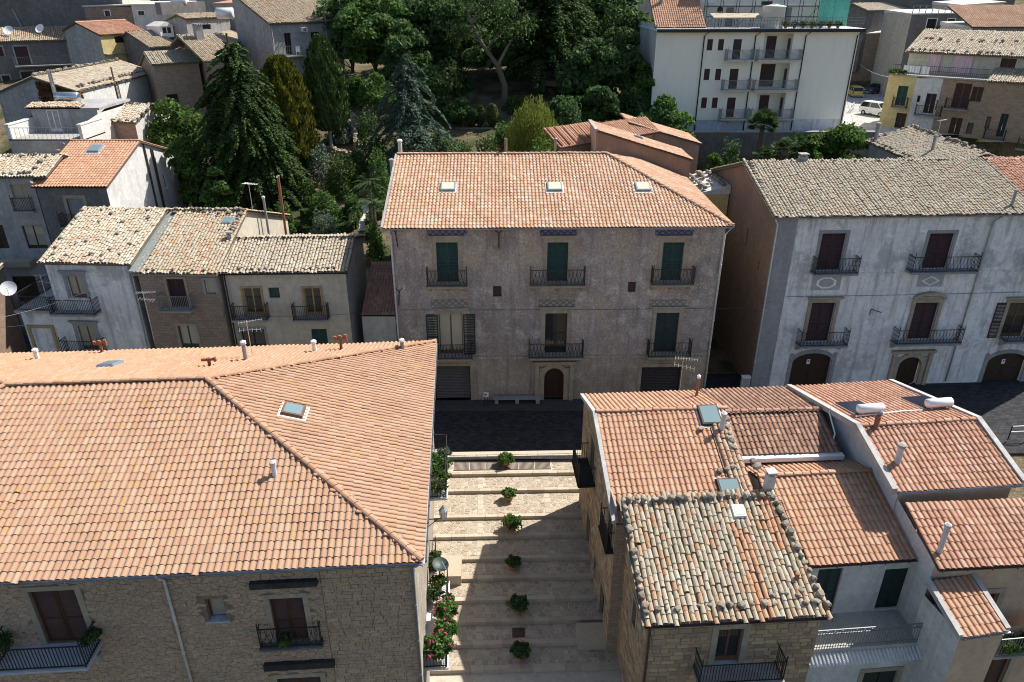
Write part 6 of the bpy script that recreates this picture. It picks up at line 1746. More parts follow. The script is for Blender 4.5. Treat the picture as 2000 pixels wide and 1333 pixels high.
M2 = mblock('rubble stone house with brown shutters at the right edge below an old roof', .0, 13.5, 16.7, M['stone_far2'], wins=(((1862, 163, 1894, 212), 'shutter', M['sh_brown']), ((1897, 170, 1919, 199), 'shutter', M['sh_brown']), ((1853, 230, 1876, 273), 'shutter', M['sh_brown']), ((1888, 240, 1900, 262), 'dark', None), ((1925, 228, 1934, 252), 'dark', None), ((1950, 222, 1965, 268), 'shutter', M['sh_dgreen'])), bal=((1845, 1890, 212), (1920, 1962, 272), (1985, 2010, 290)))
M2.roof([[(4.2, -.3, 16.75), (13.7, -.3, 16.75), (13.7, 3.5, 17.9), (4.2, 3.5, 17.9)]], 'coppi', M['c_pale'], 0, seed=72)
MB().box(-5.3, 4.2, -.15, 3.2, M2.ze - 10.9 + .0, M2.ze - 10.9 + .15).build('terrace_slab', M['slab'], M2.root)
q = MB()
for z in (.5, 1.0): q.box(-5.2, 4.1, -.1, -.06, 5.95 + z - .02, 5.95 + z + .02)
for k in range(50): q.box(-5.2 + k * .186 - .01, -5.2 + k * .186 + .01, -.09, -.07, 5.95, 6.95)
q.build('terrace_railing', M['iron'], M2.root)
# set-back upper storey with pink curtains
US = Bld('house', 'set-back beige storey with pink curtains under an old tile roof, top right', 'house', *(m0 + md * -4.6 + Vector((-md.y, md.x, 0)) * 3.0).xy, 16.8, mr, 18, 6)
US.ze, US.oh = 19.0, .3
US.roof([[(-.3, -.4, 19.0), (18, -.4, 19.0), (18, 6, 21.0), (-.3, 6, 21.0)]], 'coppi', M['c_pale'], 0, seed=73, rocks=[((0, 0, 19.2), (18, 0, 19.2), .6, .2, .1, .2), ((0, 3, 20.2), (18, 3, 20.2), .9, .2, .4, .2)])
US.window('front', (9.0, 10.4, 16.85, 18.8), 'wood', M['wood']); US.window('front', (11.2, 12.3, 17.6, 18.7), 'shutter', M['sh_brown'])
US.wall('front', 19.1, M['pl_beige']); US.wall('left', [(0, 19.0), (6, 20.9)], M['pl_yellow'])
M['curtain'] = simple('pink_curtain', (.62,.45,.48), .9)
for (a, c) in ((2.2, 3.3), (4.6, 6.4)):
    q = MB(US.T['front']); n = 8
    for k in range(n):
        s, e = a + (c - a) * k / n, a + (c - a) * (k + 1) / n
        q.poly([(s, -.15 + .06 * (k % 2), 16.95), (e, -.15 + .06 * ((k + 1) % 2), 16.95), (e, -.1, 18.9), (s, -.1, 18.9)])
    q.build('curtain', M['curtain'], US.root)
MB(US.T['front']).hexa([(10.5, 1.5, 19.7), (14, 1.5, 19.7), (14, 4, 20.5), (10.5, 4, 20.5)], [(10.5, 1.5, 19.8), (14, 1.5, 19.8), (14, 4, 20.6), (10.5, 4, 20.6)]).build('solar_panel', M['panel'], US.root)
# laundry on the yellow house terrace
p = m0 + md * -3.6 + Vector((md.y, -md.x, 0)) * .35
la = empty('washing_line', (p.x, p.y, 16.9), mr); tag(la, 'white laundry hanging over the terrace rail of the yellow house', 'laundry')
MB().tube([(-.6, 0, .95), (2.3, 0, .9)], .012, 4).build('line', M['alu'], la)
for k, (x, w, h) in enumerate(((-.5, .5, .9), (.05, .55, .7), (.65, .5, .75), (1.3, .8, .8))):
    q = MB(); 
    for i in range(4): q.poly([(x + w*i/4, .03*(i % 2), .95), (x + w*(i+1)/4, .03*((i+1) % 2), .95), (x + w*(i+1)/4, .06*((i+1) % 2) - .05, .95 - h), (x + w*i/4, .06*(i % 2) - .05, .95 - h)])
    q.build('cloth', M['white'], la)
L1 = flat_house('house', 'tall dark stone wall house behind the parked cars', 1677, 68, 1790, 62, 117, 10.8, M['stone_far'], 8, M['pl_beige'], wins=((1702, 143, 1714, 154),))
L2 = flat_house('house', 'dark house with cream window frames and a railed roof, top right', 1781, 29, 1882, 27, 108, 10.8, M['pl_dark'], 8, M['pl_beige'], wins=((1809, 37, 1827, 66), (1850, 37, 1864, 53), (1800, 86, 1815, 96)))
q = MB()
for k in range(9): q.box(k * L2.W / 8 - .04, k * L2.W / 8 + .04, -.1, -.02, L2.ze - 10.8, L2.ze - 10.8 + 1.1)
q.box(0, L2.W, -.08, -.04, L2.ze - 10.8 + 1.05, L2.ze - 10.8 + 1.1); q.build('roof_railing', M['zinc'], L2.root)
L2.balcony('front', L2.hit(1805, 68)[0], L2.hit(1832, 68)[0], L2.hit(1815, 68)[1], .8, 1.0)
L3 = rowhouse('house', 'house with a pale ridge of old tiles above the railed roof, top right', (1695, 22), (1800, 18), 116.0, 6, 14, (1760, 6), .35, 'coppi', M['c_pale'], None, seed=74); shell(L3, M['pl_dark'])
L4 = flat_house('house', 'ochre flat wall house at the top right with a smooth parapet', 1880, 12, 1962, 6, 112, 14, M['pl_yellow'], 8, M['pl_beige'], wins=((1908, 17, 1921, 25),))
L5 = flat_house('house', 'grey blind wall under a long pink tile roof at the right edge', 1900, 55, 2060, 52, 92, 12, M['pl_grey'], 7, M['pl_beige'])
L5.roof([[(-.3, -.3, L5.ze + .1), (L5.W, -.3, L5.ze + .1), (L5.W, 6, L5.ze + 2.2), (-.3, 6, L5.ze + 2.2)]], 'roman', M['t_palazzo'], 0, seed=75)
L6 = flat_house('house', 'dark grey backdrop house behind the green scaffold net', 1650, -25, 1990, -25, 124, 14, M['pl_dark'], 8)
L7 = flat_house('house', 'dim grey backdrop house behind the top left tanks', -60, -20, 560, -20, 124, 15, M['pl_grey'], 8, wins=((215, -10, 222, -2), (300, -5, 310, 4), (372, -6, 382, 3)))
L8 = flat_house('house', 'grey backdrop house behind the garden trees at the top', 655, -25, 1290, -25, 128, 15, M['pl_grey'], 8)
pn = Vector((md.y, -md.x, 0))
# satellite dishes
def dish(loc, rz, label, r=.45, mat=None, tilt=35, group='satellite dishes'):
    o = empty('satellite_dish', loc, rz); tag(o, label, 'satellite dish', group)
    c, s = math.cos(rad(tilt)), math.sin(rad(tilt))
    def tf(x, y, z): return Vector((x, y * s - z * c, y * c + z * s))
    q = MB(tf); n = 16; rings = []
    for rr in (.02, .4, .75, 1.0): rings.append([q.pt((r*rr*math.cos(2*math.pi*j/n), r*rr*math.sin(2*math.pi*j/n), .22*r*rr*rr)) for j in range(n)])
    for a, b2 in zip(rings, rings[1:]):
        for j in range(n): q.f.append([a[j], a[(j+1) % n], b2[(j+1) % n], b2[j]])
    q.build('reflector', mat or M['white'], o, True)
    MB(tf).tube([(0, -r*.9, .1), (0, -.1*r, r*.85)], .018, 5).build('feed_arm', M['alu'], o); MB().tube([(0, .05, -.6), (0, .05, 0)], .03, 6).build('mast', M['iron_grey'], o)
    return o
dish(D1.Mw @ Vector((-2.75, -.2, zt_ + 1.4 + .1)), rad(20), 'pale satellite dish on the corner terrace at the left edge', .5)
dish(H1.Mw @ (H1.roof_pt(20, 72, 0) + Vector((0, 0, .7))), rad(10), 'left satellite dish on the dark balcony house roof', .6)
dish(H1.Mw @ (H1.roof_pt(82, 70, 0) + Vector((0, 0, .8))), rad(-10), 'right satellite dish on the dark balcony house roof', .6)
dish(atY(1853, 68, 96), rad(-20), 'grey satellite dish on a wall edge, top right', .7)
# TV aerials
def aerial(loc, rz, label, h=2.0, L=1.1, n=9, mat=None, second=True, group='roof aerials'):
    o = empty('tv_aerial', loc, rz); tag(o, label, 'aerial', group); m = mat or M['alu']
    MB().tube([(0, 0, -.3), (0, 0, h)], .018, 6).build('mast', m, o)
    q = MB(); q.tube([(-L*.35, 0, h - .1), (L*.65, 0, h - .05)], .012, 4)
    for k in range(n): x = -L*.35 + L*k/(n-1); q.tube([(x, -.22 + .08*k/n, h - .08), (x, .22 - .08*k/n, h - .08)], .006, 4)
    q.build('yagi', m, o)
    if second:
        q = MB(); q.tube([(-.4, .25, h - .6), (.6, -.1, h - .55)], .012, 4)
        for k in range(6): x = -.4 + k*.2; q.tube([(x, .25 - .35*(x+.4) - .25, h - .58), (x, .25 - .35*(x+.4) + .25, h - .58)], .006, 4)
        q.build('yagi', m, o)
    return o
aerial(A.Mw @ A.roof_pt(479, 700, 2) + Vector((.3, .2, 0)), rad(20), 'tall aerial at the rear edge of the big left roof', 2.0)
aerial(atY(300, 660, 42.0), rad(5), 'aerial on a long mast before the rubble stone house', 3.2)
aerial(O1.Mw @ O1.L(5.0, 9.0, 6.3), rad(-15), 'aerial behind the orange roof before the palazzo garage', 2.2, mat=M['pl_beige'])
aerial(O3.Mw @ O3.L(O3.W + .1, -1.6, 3.6), rad(-40), 'bent aerial beside the terrace parapet, bottom right', 1.0, 1.5)
aerial(D1.Mw @ Vector((-.3, -.3, zt_)), rad(0), 'aerial on the corner terrace at the left edge', 2.6)
aerial(atY(1822, 300, 58), rad(30), 'aerial beside the flaky grey roof, right', 2.6, second=False)
aerial(D2.Mw @ D2.L(D2.W - .2, 8.5, 10.3), rad(-20), 'aerial against the dark conifer behind the stone house', 2.6, second=False)
# ------------------------------------------------------------------ parked cars
M['tyre'] = simple('tyre', (.015,.015,.015), .9)
M['rim'] = simple('wheel_rim', (.4,.4,.42), .35, .8)
M['carglass'] = glass_mat('car_glass', (.015,.02,.022), .05)
M['lampglass'] = glass_mat('lamp_glass', (.6,.6,.58), .1)
M['tail'] = glass_mat('tail_lamp', (.35,.01,.01), .15)
def car(loc, rz, label, paint, L=3.6, Wd=1.6, H=1.5, van=False):
    o = empty('parked_car', loc, rz); tag(o, label, 'car', 'cars parked by the cream block')
    # side profile: x forward, z
    nose = .62 if van else .78
    pr = [(-L/2, .32), (-L/2+.02, .75), (-L/2+.10, .98), (L/2-nose*.95, 1.0), (L/2-.15, .82), (L/2, .62), (L/2, .3)]
    q = MB(); n = len(pr)
    rings = []
    for y, k in ((-Wd/2, 1.0), (-Wd/2+.06, 1.02), (Wd/2-.06, 1.02), (Wd/2, 1.0)):
        rings.append([q.pt((x, y, z * (k if z > .5 else 1))) for x, z in pr])
    for a, b in zip(rings, rings[1:]):
        for j in range(n): q.f.append([a[j], a[(j+1) % n], b[(j+1) % n], b[j]])
    q.f.append(rings[0]); q.f.append(rings[-1][::-1])
    body = q.build('body', paint, o)
    xa, xb, xc, xd = -L/2+.08, -L/2+.28, L/2-nose-.55, L/2-nose+.05
    w0, w1 = Wd/2-.03, Wd/2-.17
    MB().hexa([(xa, -w0, .99), (xd, -w0, .99), (xd, w0, .99), (xa, w0, .99)], [(xb, -w1, H-.05), (xc, -w1, H-.05), (xc, w1, H-.05), (xb, w1, H-.05)]).build('cabin_glass', M['carglass'], o)
    MB().hexa([(xb-.04, -w1-.02, H-.07), (xc+.06, -w1-.02, H-.07), (xc+.06, w1+.02, H-.07), (xb-.04, w1+.02, H-.07)], [(xb+.06, -w1+.08, H), (xc-.06, -w1+.08, H), (xc-.06, w1-.08, H), (xb+.06, w1-.08, H)]).build('roof_panel', paint, o)
    for sg in (-1, 1):
        q = MB()
        for (p, r_) in (((xa, w0), (xb, w1)), ((xd, w0), (xc, w1)), (((xa+xd)/2-.1, w0), ((xa+xd)/2-.1, w1))):
            q.tube([(p[0], sg*p[1], .99), (r_[0], sg*r_[1], H-.05)], .04, 5)
        q.build('pillar', paint, o)
        for x in (-L/2+.68, L/2-.68):
            wt_ = MB(); r = .3
            nn = 14
            for y0, y1, rr in ((sg*(Wd/2-.16), sg*(Wd/2+.012), r),):
                ra = [wt_.pt((x + rr*math.cos(2*math.pi*j/nn), y0, .3 + rr*math.sin(2*math.pi*j/nn))) for j in range(nn)]
                rb = [wt_.pt((x + rr*math.cos(2*math.pi*j/nn), y1, .3 + rr*math.sin(2*math.pi*j/nn))) for j in range(nn)]
                for j in range(nn): wt_.f.append([ra[j], ra[(j+1) % nn], rb[(j+1) % nn], rb[j]])
                wt_.f.append(ra); wt_.f.append(rb)
            wo = wt_.build('wheel', M['tyre'], o)
            rm = MB(); y = sg*(Wd/2+.016); rm.poly([(x + .18*math.cos(2*math.pi*j/10), y, .3 + .18*math.sin(2*math.pi*j/10)) for j in range(10)]); rm.build('rim', M['rim'], wo)
        MB().box(L/2-.1, L/2+.012, sg*Wd*.34-.15, sg*Wd*.34+.15, .6, .74).build('headlight', M['lampglass'], o)
        MB().box(-L/2-.015, -L/2+.05, sg*Wd*.42-.09, sg*Wd*.42+.09, .62, .95).build('tail_light', M['tail'], o)
    MB().box(L/2-.05, L/2+.03, -Wd/2+.08, Wd/2-.08, .28, .45).build('bumper', M['trim_grey'], o); MB().box(-L/2-.03, -L/2+.05, -Wd/2+.08, Wd/2-.08, .28, .45).build('bumper', M['trim_grey'], o)
    MB().box(L/2+.03, L/2+.04, -.25, .25, .33, .43).build('number_plate', M['white'], o)
    return o
zc = 11.2
car(atZ(1709, 226, zc), rad(-60), 'white small car parked in the sun', simple('paint_white', (.75,.76,.75), .3), 3.7, 1.62, 1.62)
car(atZ(1669, 190, zc), rad(78), 'yellow hatchback beside the cream block corner, seen from behind', simple('paint_yellow', (.62,.52,.16), .3), 3.5, 1.6, 1.55)
car(atZ(1714, 184, zc), rad(200), 'dark grey car in the shade below the dark stone wall', simple('paint_grey', (.06,.07,.085), .3), 4.1, 1.68, 1.5)
# street rail near the parked cars
rl = empty('street_railing', atZ(1660, 222, zc), rad(60)); tag(rl, 'white tubular railing at the corner of the cream block', 'railing')
q = MB()
for x in (0, .9, 1.8, 2.7): q.tube([(x, 0, 0), (x, 0, 1.0)], .04, 6)
for z in (.5, 1.0): q.tube([(0, 0, z), (2.7, 0, z)], .035, 6)
q.build('rails', M['white'], rl)
# right street corner, low wall and railing
rl = empty('street_railing', atZ(1968, 860, .1), rad(5)); tag(rl, 'white railing at the sunlit street corner, right edge', 'railing')
for x in (0, 1.3, 2.6): MB().tube([(x, 0, 0), (x, 0, 1.05)], .035, 6).build('post', M['iron'], rl)
q = MB()
for z in (.6, 1.0): q.tube([(0, 0, z), (2.6, 0, z)], .03, 6)
q.build('rail', M['white'], rl)
# overhead cables
M['cable'] = simple('cable', (.05,.05,.05), .7)
M['cable_l'] = simple('cable_light', (.45,.45,.45), .7)
def cable(a, b, sag, label, m=None, r=.012):
    a, b = Vector(a), Vector(b); q = MB()
    q.tube([a.lerp(b, k/14) - Vector((0, 0, sag * 4 * (k/14) * (1 - k/14))) for k in range(15)], r, 4)
    tag(q.build('overhead_cable', m or M['cable']), label, 'cable', 'overhead cables')
cable(atY(-20, 625, 42), D1.Mw @ D1.T['front'](D1.W - .2, -.1, D1.ze - .6), .35, 'pale cable slanting past the white corner house', M['cable_l'], .016)
cable(B.Mw @ B.T['front'](B.W - .1, -.15, 6.85), C.Mw @ C.T['front'](.5, -.15, 6.7), .15, 'cable spanning the narrow lane between the two palazzi')
cable(B.Mw @ B.T['front'](.3, -.06, 6.9), B.Mw @ B.T['front'](B.W - .2, -.06, 6.85), .05, 'cable pinned along the palazzo facade above the first floor windows')
cable(C.Mw @ C.T['front'](1.5, -.06, 7.0), C.Mw @ C.T['front'](C.W - 4, -.06, 7.0), .06, 'cable pinned along the blue-white facade')
cable(D3.Mw @ D3.T['front'](0, -.1, 6.1), B.Mw @ B.T['front'](0, -.1, 6.9), .2, 'cable between the cream row house and the palazzo')
cable(atY(-10, 640, 43), atY(120, 616, 41.5), .2, 'lower pale cable at the left edge', M['cable_l'])
cable(L1.Mw @ Vector((1.0, -.1, 4.3)), M1.Mw @ Vector((0, 0, 5.6)), .3, 'thin cable from the dark stone wall to the yellow house', M['cable_l'], .02)
# folded white umbrella bottom right
um = empty('folded_parasol', O3.Mw @ O3.T['front'](O3.W - .55, -td - 1.2, -.9)); tag(um, 'folded white parasol at the bottom right', 'parasol')
q = MB(); n = 12; top = q.pt((0, 0, 3.3)); ring = [q.pt(((.5 if j % 2 else .3)*math.cos(2*math.pi*j/n), (.5 if j % 2 else .3)*math.sin(2*math.pi*j/n), .9)) for j in range(n)]
for j in range(n): q.f.append([top, ring[j], ring[(j+1) % n]])
q.build('canopy', M['white'], um); MB().tube([(0, 0, 0), (0, 0, 3.4)], .03, 6).build('pole', M['alu'], um)
# wall lantern over the steps
p = A.Mw @ A.T['right'](A.hit(868, 1040, 'right')[0], 0, 2.6)
ws = 7.6
p = A.Mw @ A.T['right'](ws, 0, 3.0)
ln = empty('street_lantern', p, A.rot); tag(ln, 'iron wall lantern with glass panes hanging over the steps', 'lantern')
MB().tube([(0, 0, .0), (.85, 0, .0)], .025, 6).build('bracket', M['iron'], ln); MB().tube([(0, 0, -.45), (.45, 0, -.03)], .018, 6).build('brace', M['iron'], ln)
q = MB(); 
for k in range(6):
    a = 2*math.pi*k/6; q.tube([(.75+.14*math.cos(a), .14*math.sin(a), .05), (.75+.2*math.cos(a), .2*math.sin(a), .5)], .014, 4)
q.build('lantern_frame', M['zinc'], ln)
MB().lathe((.75, 0, .05), [(.12, 0), (.18, .44)], 6).build('pane', M['lampglass'], ln); MB().lathe((.75, 0, .5), [(.23, 0), (.1, .14), (.05, .25), (.02, .3)], 6).build('lantern_top', M['zinc'], ln)
# A's alley side: balconies and doors
for (s0, s1, z) in ((8.0, 12.0, 3.9), (.9, 5.6, 1.0)):
    A.balcony('right', s0, s1, z, .95, .95, M['pl_white'], M['iron'])
A.balcony('right', 6.4, 7.6, .85, .35, .9, M['pl_white'], M['iron'])
dish(A.Mw @ A.T['right'](5.5, -.6, 2.1), rad(50), 'dark green satellite dish on the alley balcony', .38, M['sh_dgreen'], 70)
# ------------------------------------------------------------------ vegetation
M['lf_dark'] = leaf_mat('leaf_dark', (0.045,0.086,0.029), (0.079,0.142,0.043), (0.123,0.204,0.061))
M['lf_conifer'] = leaf_mat('needles_green', (0.038,0.074,0.023), (0.073,0.125,0.035), (0.129,0.195,0.049), .25)
M['lf_cypress'] = leaf_mat('cypress_green', (0.038,0.072,0.022), (0.069,0.118,0.031), (0.120,0.178,0.046), .15)
M['lf_blue'] = leaf_mat('cedar_blue', (0.045,0.086,0.058), (0.079,0.133,0.089), (0.125,0.189,0.126), .2)
M['lf_bright'] = leaf_mat('leaf_bright', (.055,.110,.022), (.095,.175,.035), (.145,.235,.055), .4)
M['lf_mid'] = leaf_mat('leaf_mid', (0.053,0.112,0.026), (0.094,0.179,0.040), (0.144,0.247,0.060), .4)
M['lf_gold'] = leaf_mat('needles_gold', (.060,.075,.012), (.125,.135,.016), (.22,.20,.022), .3)
M['lf_willow'] = leaf_mat('leaf_willow', (.12,.155,.025), (.20,.24,.045), (.27,.30,.06), .45)
M['lf_grey'] = leaf_mat('leaf_greygreen', (.085,.120,.080), (.14,.185,.125), (.20,.25,.18), .3)
M['lf_box'] = leaf_mat('boxwood', (0.042,0.074,0.016), (0.083,0.131,0.026), (0.129,0.187,0.040), .2)
M['lf_palm'] = leaf_mat('palm_leaf', (.035,.070,.020), (.065,.115,.035), (.11,.17,.06), .3)
M['lf_dry'] = leaf_mat('dry_ivy', (.13,.055,.025), (.20,.090,.035), (.26,.13,.05), .2)
M['fl_red'] = leaf_mat('petal_red', (.45,.02,.03), (.60,.03,.06), (.65,.06,.15), .3)
M['fl_pink'] = leaf_mat('petal_pink', (.62,.06,.18), (.70,.10,.28), (.72,.2,.4), .3)
M['bark'] = stone_mat('bark', [(.10,.075,.055),(.14,.11,.085),(.08,.06,.045)], 5, .6)
M['bark_pale'] = stone_mat('bark_pale', [(.24,.21,.18),(.30,.27,.23),(.19,.165,.14)], 5, .5)
M['bark_mid'] = stone_mat('bark_mid', [(.16,.13,.10),(.20,.17,.135),(.13,.105,.08)], 5, .5)
M['core'] = simple('foliage_core', (.012,.022,.009), .95)
def unit(n, rng):
    v = rng.normal(size=(n, 3)); return v / np.linalg.norm(v, axis=1, keepdims=True)
def leaf_mesh(name, P, U, W, mat, parent):
    n = len(P)
    V = np.stack([P + U, P + W, P - U * .85, P - W], 1).reshape(-1, 3)
    F = np.arange(n * 4).reshape(n, 4)
    return np_mesh(name, V, F, mat, parent)
def leafs(P, Nrm, size, rng, mix=.6, elong=1.6):
    """frames for leaves roughly facing Nrm"""
    n = len(P); N = Nrm * (1 - mix) + unit(n, rng) * mix; N /= np.linalg.norm(N, axis=1, keepdims=True)
    t = unit(n, rng); U = np.cross(N, t); U /= np.linalg.norm(U, axis=1, keepdims=True) + 1e-9; W = np.cross(N, U)
    s = (size * rng.uniform(.6, 1.3, n))[:, None]
    return U * s * .5 * elong, W * s * .5
def gp(px, Y):
    x = 0.0
    for _ in range(4):
        z = zg(x, Y); zc_ = Y * cp - (z - CZ) * sp; x = (px - 1000) / FPX * zc_
    return Vector((x, Y, zg(x, Y)))
def mpx(Y, z=12): return (Y * cp - (z - CZ) * sp) / FPX   # metres per photo pixel
def broadleaf(name, label, px, Y, top, wpx, mat, n=9000, size=.3, low=.25, lobes=26, group=None, cat='tree', bark='bark', trunk_r=.16, z0=None, seed=None, flat=1.0, cx=None):
    rng = np.random.default_rng(sum(ord(c) * (i + 1) for i, c in enumerate(label)) if seed is None else seed)
    b = gp(px, Y); 
    if z0 is not None: b.z = z0
    zt_ = atY(px, top, Y).z; H = zt_ - b.z; Rr = wpx / 2 * mpx(Y)
    o = empty(name, b - Vector((0, 0, .15))); tag(o, label, cat, group)
    ch = H * (1 - low); c = np.array([0, 0, H - ch / 2 + .15])
    d = unit(lobes, rng); rr = rng.uniform(.35, .78, lobes)[:, None]
    rad3 = np.array([Rr, Rr * flat, ch / 2])
    L = c + d * rr * rad3
    lr = rng.uniform(.24, .40, lobes) * min(Rr, ch / 2) * 1.25
    # a top lobe and side lobes reach the outline
    L[0] = c + np.array([0, 0, ch / 2 - lr[0]])
    k = rng.integers(0, lobes, n); dd = unit(n, rng); dd[:, 2] = np.abs(dd[:, 2]) * .75 + dd[:, 2] * .25
    dd /= np.linalg.norm(dd, axis=1, keepdims=True)
    r = lr[k] * rng.uniform(.55, 1.12, n) ** .6
    P = L[k] + dd * r[:, None]
    U, W = leafs(P, dd, np.full(n, size), rng)
    leaf_mesh('crown', P, U, W, mat, o)
    q = MB(); q.tube([(0, 0, -.2), (rng.normal() * .1, rng.normal() * .1, H * low * .6), (rng.normal() * .2, rng.normal() * .2, H * low + ch * .35)], [trunk_r * 1.3, trunk_r, trunk_r * .5], 7)
    for i in range(0, lobes, 3):
        a = Vector((0, 0, H * low + ch * .1 * rng.random())); e = Vector(L[i])
        q.tube([a, a.lerp(e, .5) + Vector((0, 0, -.1)), e], [trunk_r * .45, trunk_r * .3, .02], 5, False)
    q.build('trunk', M[bark], o)
    return o
def shrub(name, label, px, Y, top, wpx, mat, n=1500, size=.16, group='garden shrubs', cat='shrub', hz=None, z0=None):
    rng = np.random.default_rng(abs(int(px * 31 + Y * 7 + top)))
    b = gp(px, Y); 
    if z0 is not None: b.z = z0
    Rr = wpx / 2 * mpx(Y); H = hz or max(.5, atY(px, top, Y).z - b.z)
    o = empty(name, b - Vector((0, 0, .1))); tag(o, label, cat, group)
    d = unit(n, rng); d[:, 2] = np.abs(d[:, 2]) 
    lump = 1 + .18 * np.sin(d[:, 0] * 7 + px) * np.cos(d[:, 1] * 6 + Y) + .1 * np.sin(d[:, 2] * 9)
    r = (rng.uniform(.75, 1.08, n) * lump)[:, None]
    P = d * r * np.array([Rr, Rr, H])
    U, W = leafs(P, d, np.full(n, size), rng)
    leaf_mesh('foliage', P, U, W, mat, o)
    q = MB()
    for i in range(6): e = Vector(d[i] * np.array([Rr, Rr, H]) * .8); q.tube([(0, 0, -.05), e * .5, e], [.03, .02, .01], 4, False)
    q.build('stem', M['bark'], o)
    return o
def conifer(name, label, px, Y, top, wpx, mat, whorls=26, per=9, droop=.35, size=.16, low=.06, group='garden conifers', tip=.35, dens=1.0, power=.8, lean=None, bark='bark', asym=.25):
    rng = np.random.default_rng(int(px * 13 + Y))
    b = gp(px, Y); H = atY(px, top, Y).z - b.z; Rr = wpx / 2 * mpx(Y)
    o = empty(name, b - Vector((0, 0, .2))); tag(o, label, 'tree', group)
    q = MB(); q.tube([(0, 0, 0), (0, 0, H * .5), (0, 0, H)], [.22, .13, .02], 7)
    PP, UU, WW = [], [], []
    for i in range(whorls):
        t = low + (1 - low) * (i + rng.random() * .6) / whorls; h = H * t
        for j in range(per):
            a = 2 * math.pi * (j + rng.random() * .7) / per + i * .7
            L = Rr * max(.06, (1 - t) ** power) * rng.uniform(1 - asym * 2, 1.12) * (1 if t > low + .08 else .8)
            dirv = np.array([math.cos(a), math.sin(a), 0]); lat = np.array([-math.sin(a), math.cos(a), 0])
            m = max(4, int(L / .16 * 3.2 * dens))
            s = rng.random(m) ** .75
            side = rng.normal(0, .16, m) * L * (1.05 - s) * .9 + rng.normal(0, .05, m)
            z = h + L * (tip * s * (1 - s) * 2 - droop * s * s) + rng.normal(0, .05, m) - np.abs(side) * .25
            P = dirv * (s * L)[:, None] + lat * side[:, None]; P[:, 2] = z
            ang = rng.normal(0, .6, m)
            U = dirv * np.cos(ang)[:, None] + lat * np.sin(ang)[:, None]; U[:, 2] = -droop * s + rng.normal(0, .25, m)
            U /= np.linalg.norm(U, axis=1, keepdims=True)
            W = np.cross(U, np.array([0, 0, 1.0]) + rng.normal(0, .5, (m, 3))); W /= np.linalg.norm(W, axis=1, keepdims=True) + 1e-9
            sz = size * rng.uniform(.7, 1.4, m)[:, None]
            PP.append(P); UU.append(U * sz * 1.15); WW.append(W * sz * .45)
            if j % 2 == 0: q.tube([(0, 0, h), tuple(dirv * L * .5 + np.array([0, 0, h + L * (tip * .5 - droop * .25)])), tuple(dirv * L * .9 + np.array([0, 0, h + L * (tip * .18 - droop * .81)]))], [.05, .03, .012], 4, False)
    leaf_mesh('crown', np.concatenate(PP), np.concatenate(UU), np.concatenate(WW), mat, o)
    q.build('trunk', M[bark], o)
    return o
def cypress(name, label, px, Y, top, bot, wpx, mat, n=14000, size=.2, group='garden conifers', gold=False):
    rng = np.random.default_rng(int(px))
    b = gp(px, Y); H = atY(px, top, Y).z - b.z; hb = atY(px, bot, Y).z - b.z; Rr = wpx / 2 * mpx(Y)
    o = empty(name, b - Vector((0, 0, .2))); tag(o, label, 'tree', group)
    t = rng.random(n) ** .9; a = rng.uniform(0, 2 * math.pi, n)
    prof = np.minimum(1, (t / .12) ** .5 * .55 + .45) * np.clip(1 - ((t - .35) / .72).clip(0) ** 2.3, .03, 1) if not gold else np.sqrt(np.clip(1 - (t * .98) ** 2.2, .02, 1))
    flame = 1 + .10 * np.sin(a * 9 + 3 * np.sin(t * 9)) + .07 * np.sin(a * 17 + t * 30) + .06 * np.sin(t * 41 + a * 3)
    r = Rr * prof * flame * rng.uniform(.72, 1.04, n)
    P = np.stack([r * np.cos(a), r * np.sin(a), hb + (H - hb) * t], 1)
    out = np.stack([np.cos(a), np.sin(a), np.full(n, .35)], 1)
    U = out * .45 + np.array([0, 0, 1.]) + rng.normal(0, .3, (n, 3)); U /= np.linalg.norm(U, axis=1, keepdims=True)
    W = np.cross(U, out + rng.normal(0, .4, (n, 3))); W /= np.linalg.norm(W, axis=1, keepdims=True) + 1e-9
    s = size * rng.uniform(.7, 1.4, n)[:, None]
    leaf_mesh('crown', P, U * s, W * s * .45, mat, o)
    q = MB(); q.tube([(0, 0, 0), (0, 0, H * .9)], [.2, .05], 8); q.build('trunk', M['bark_pale'], o)
    return o
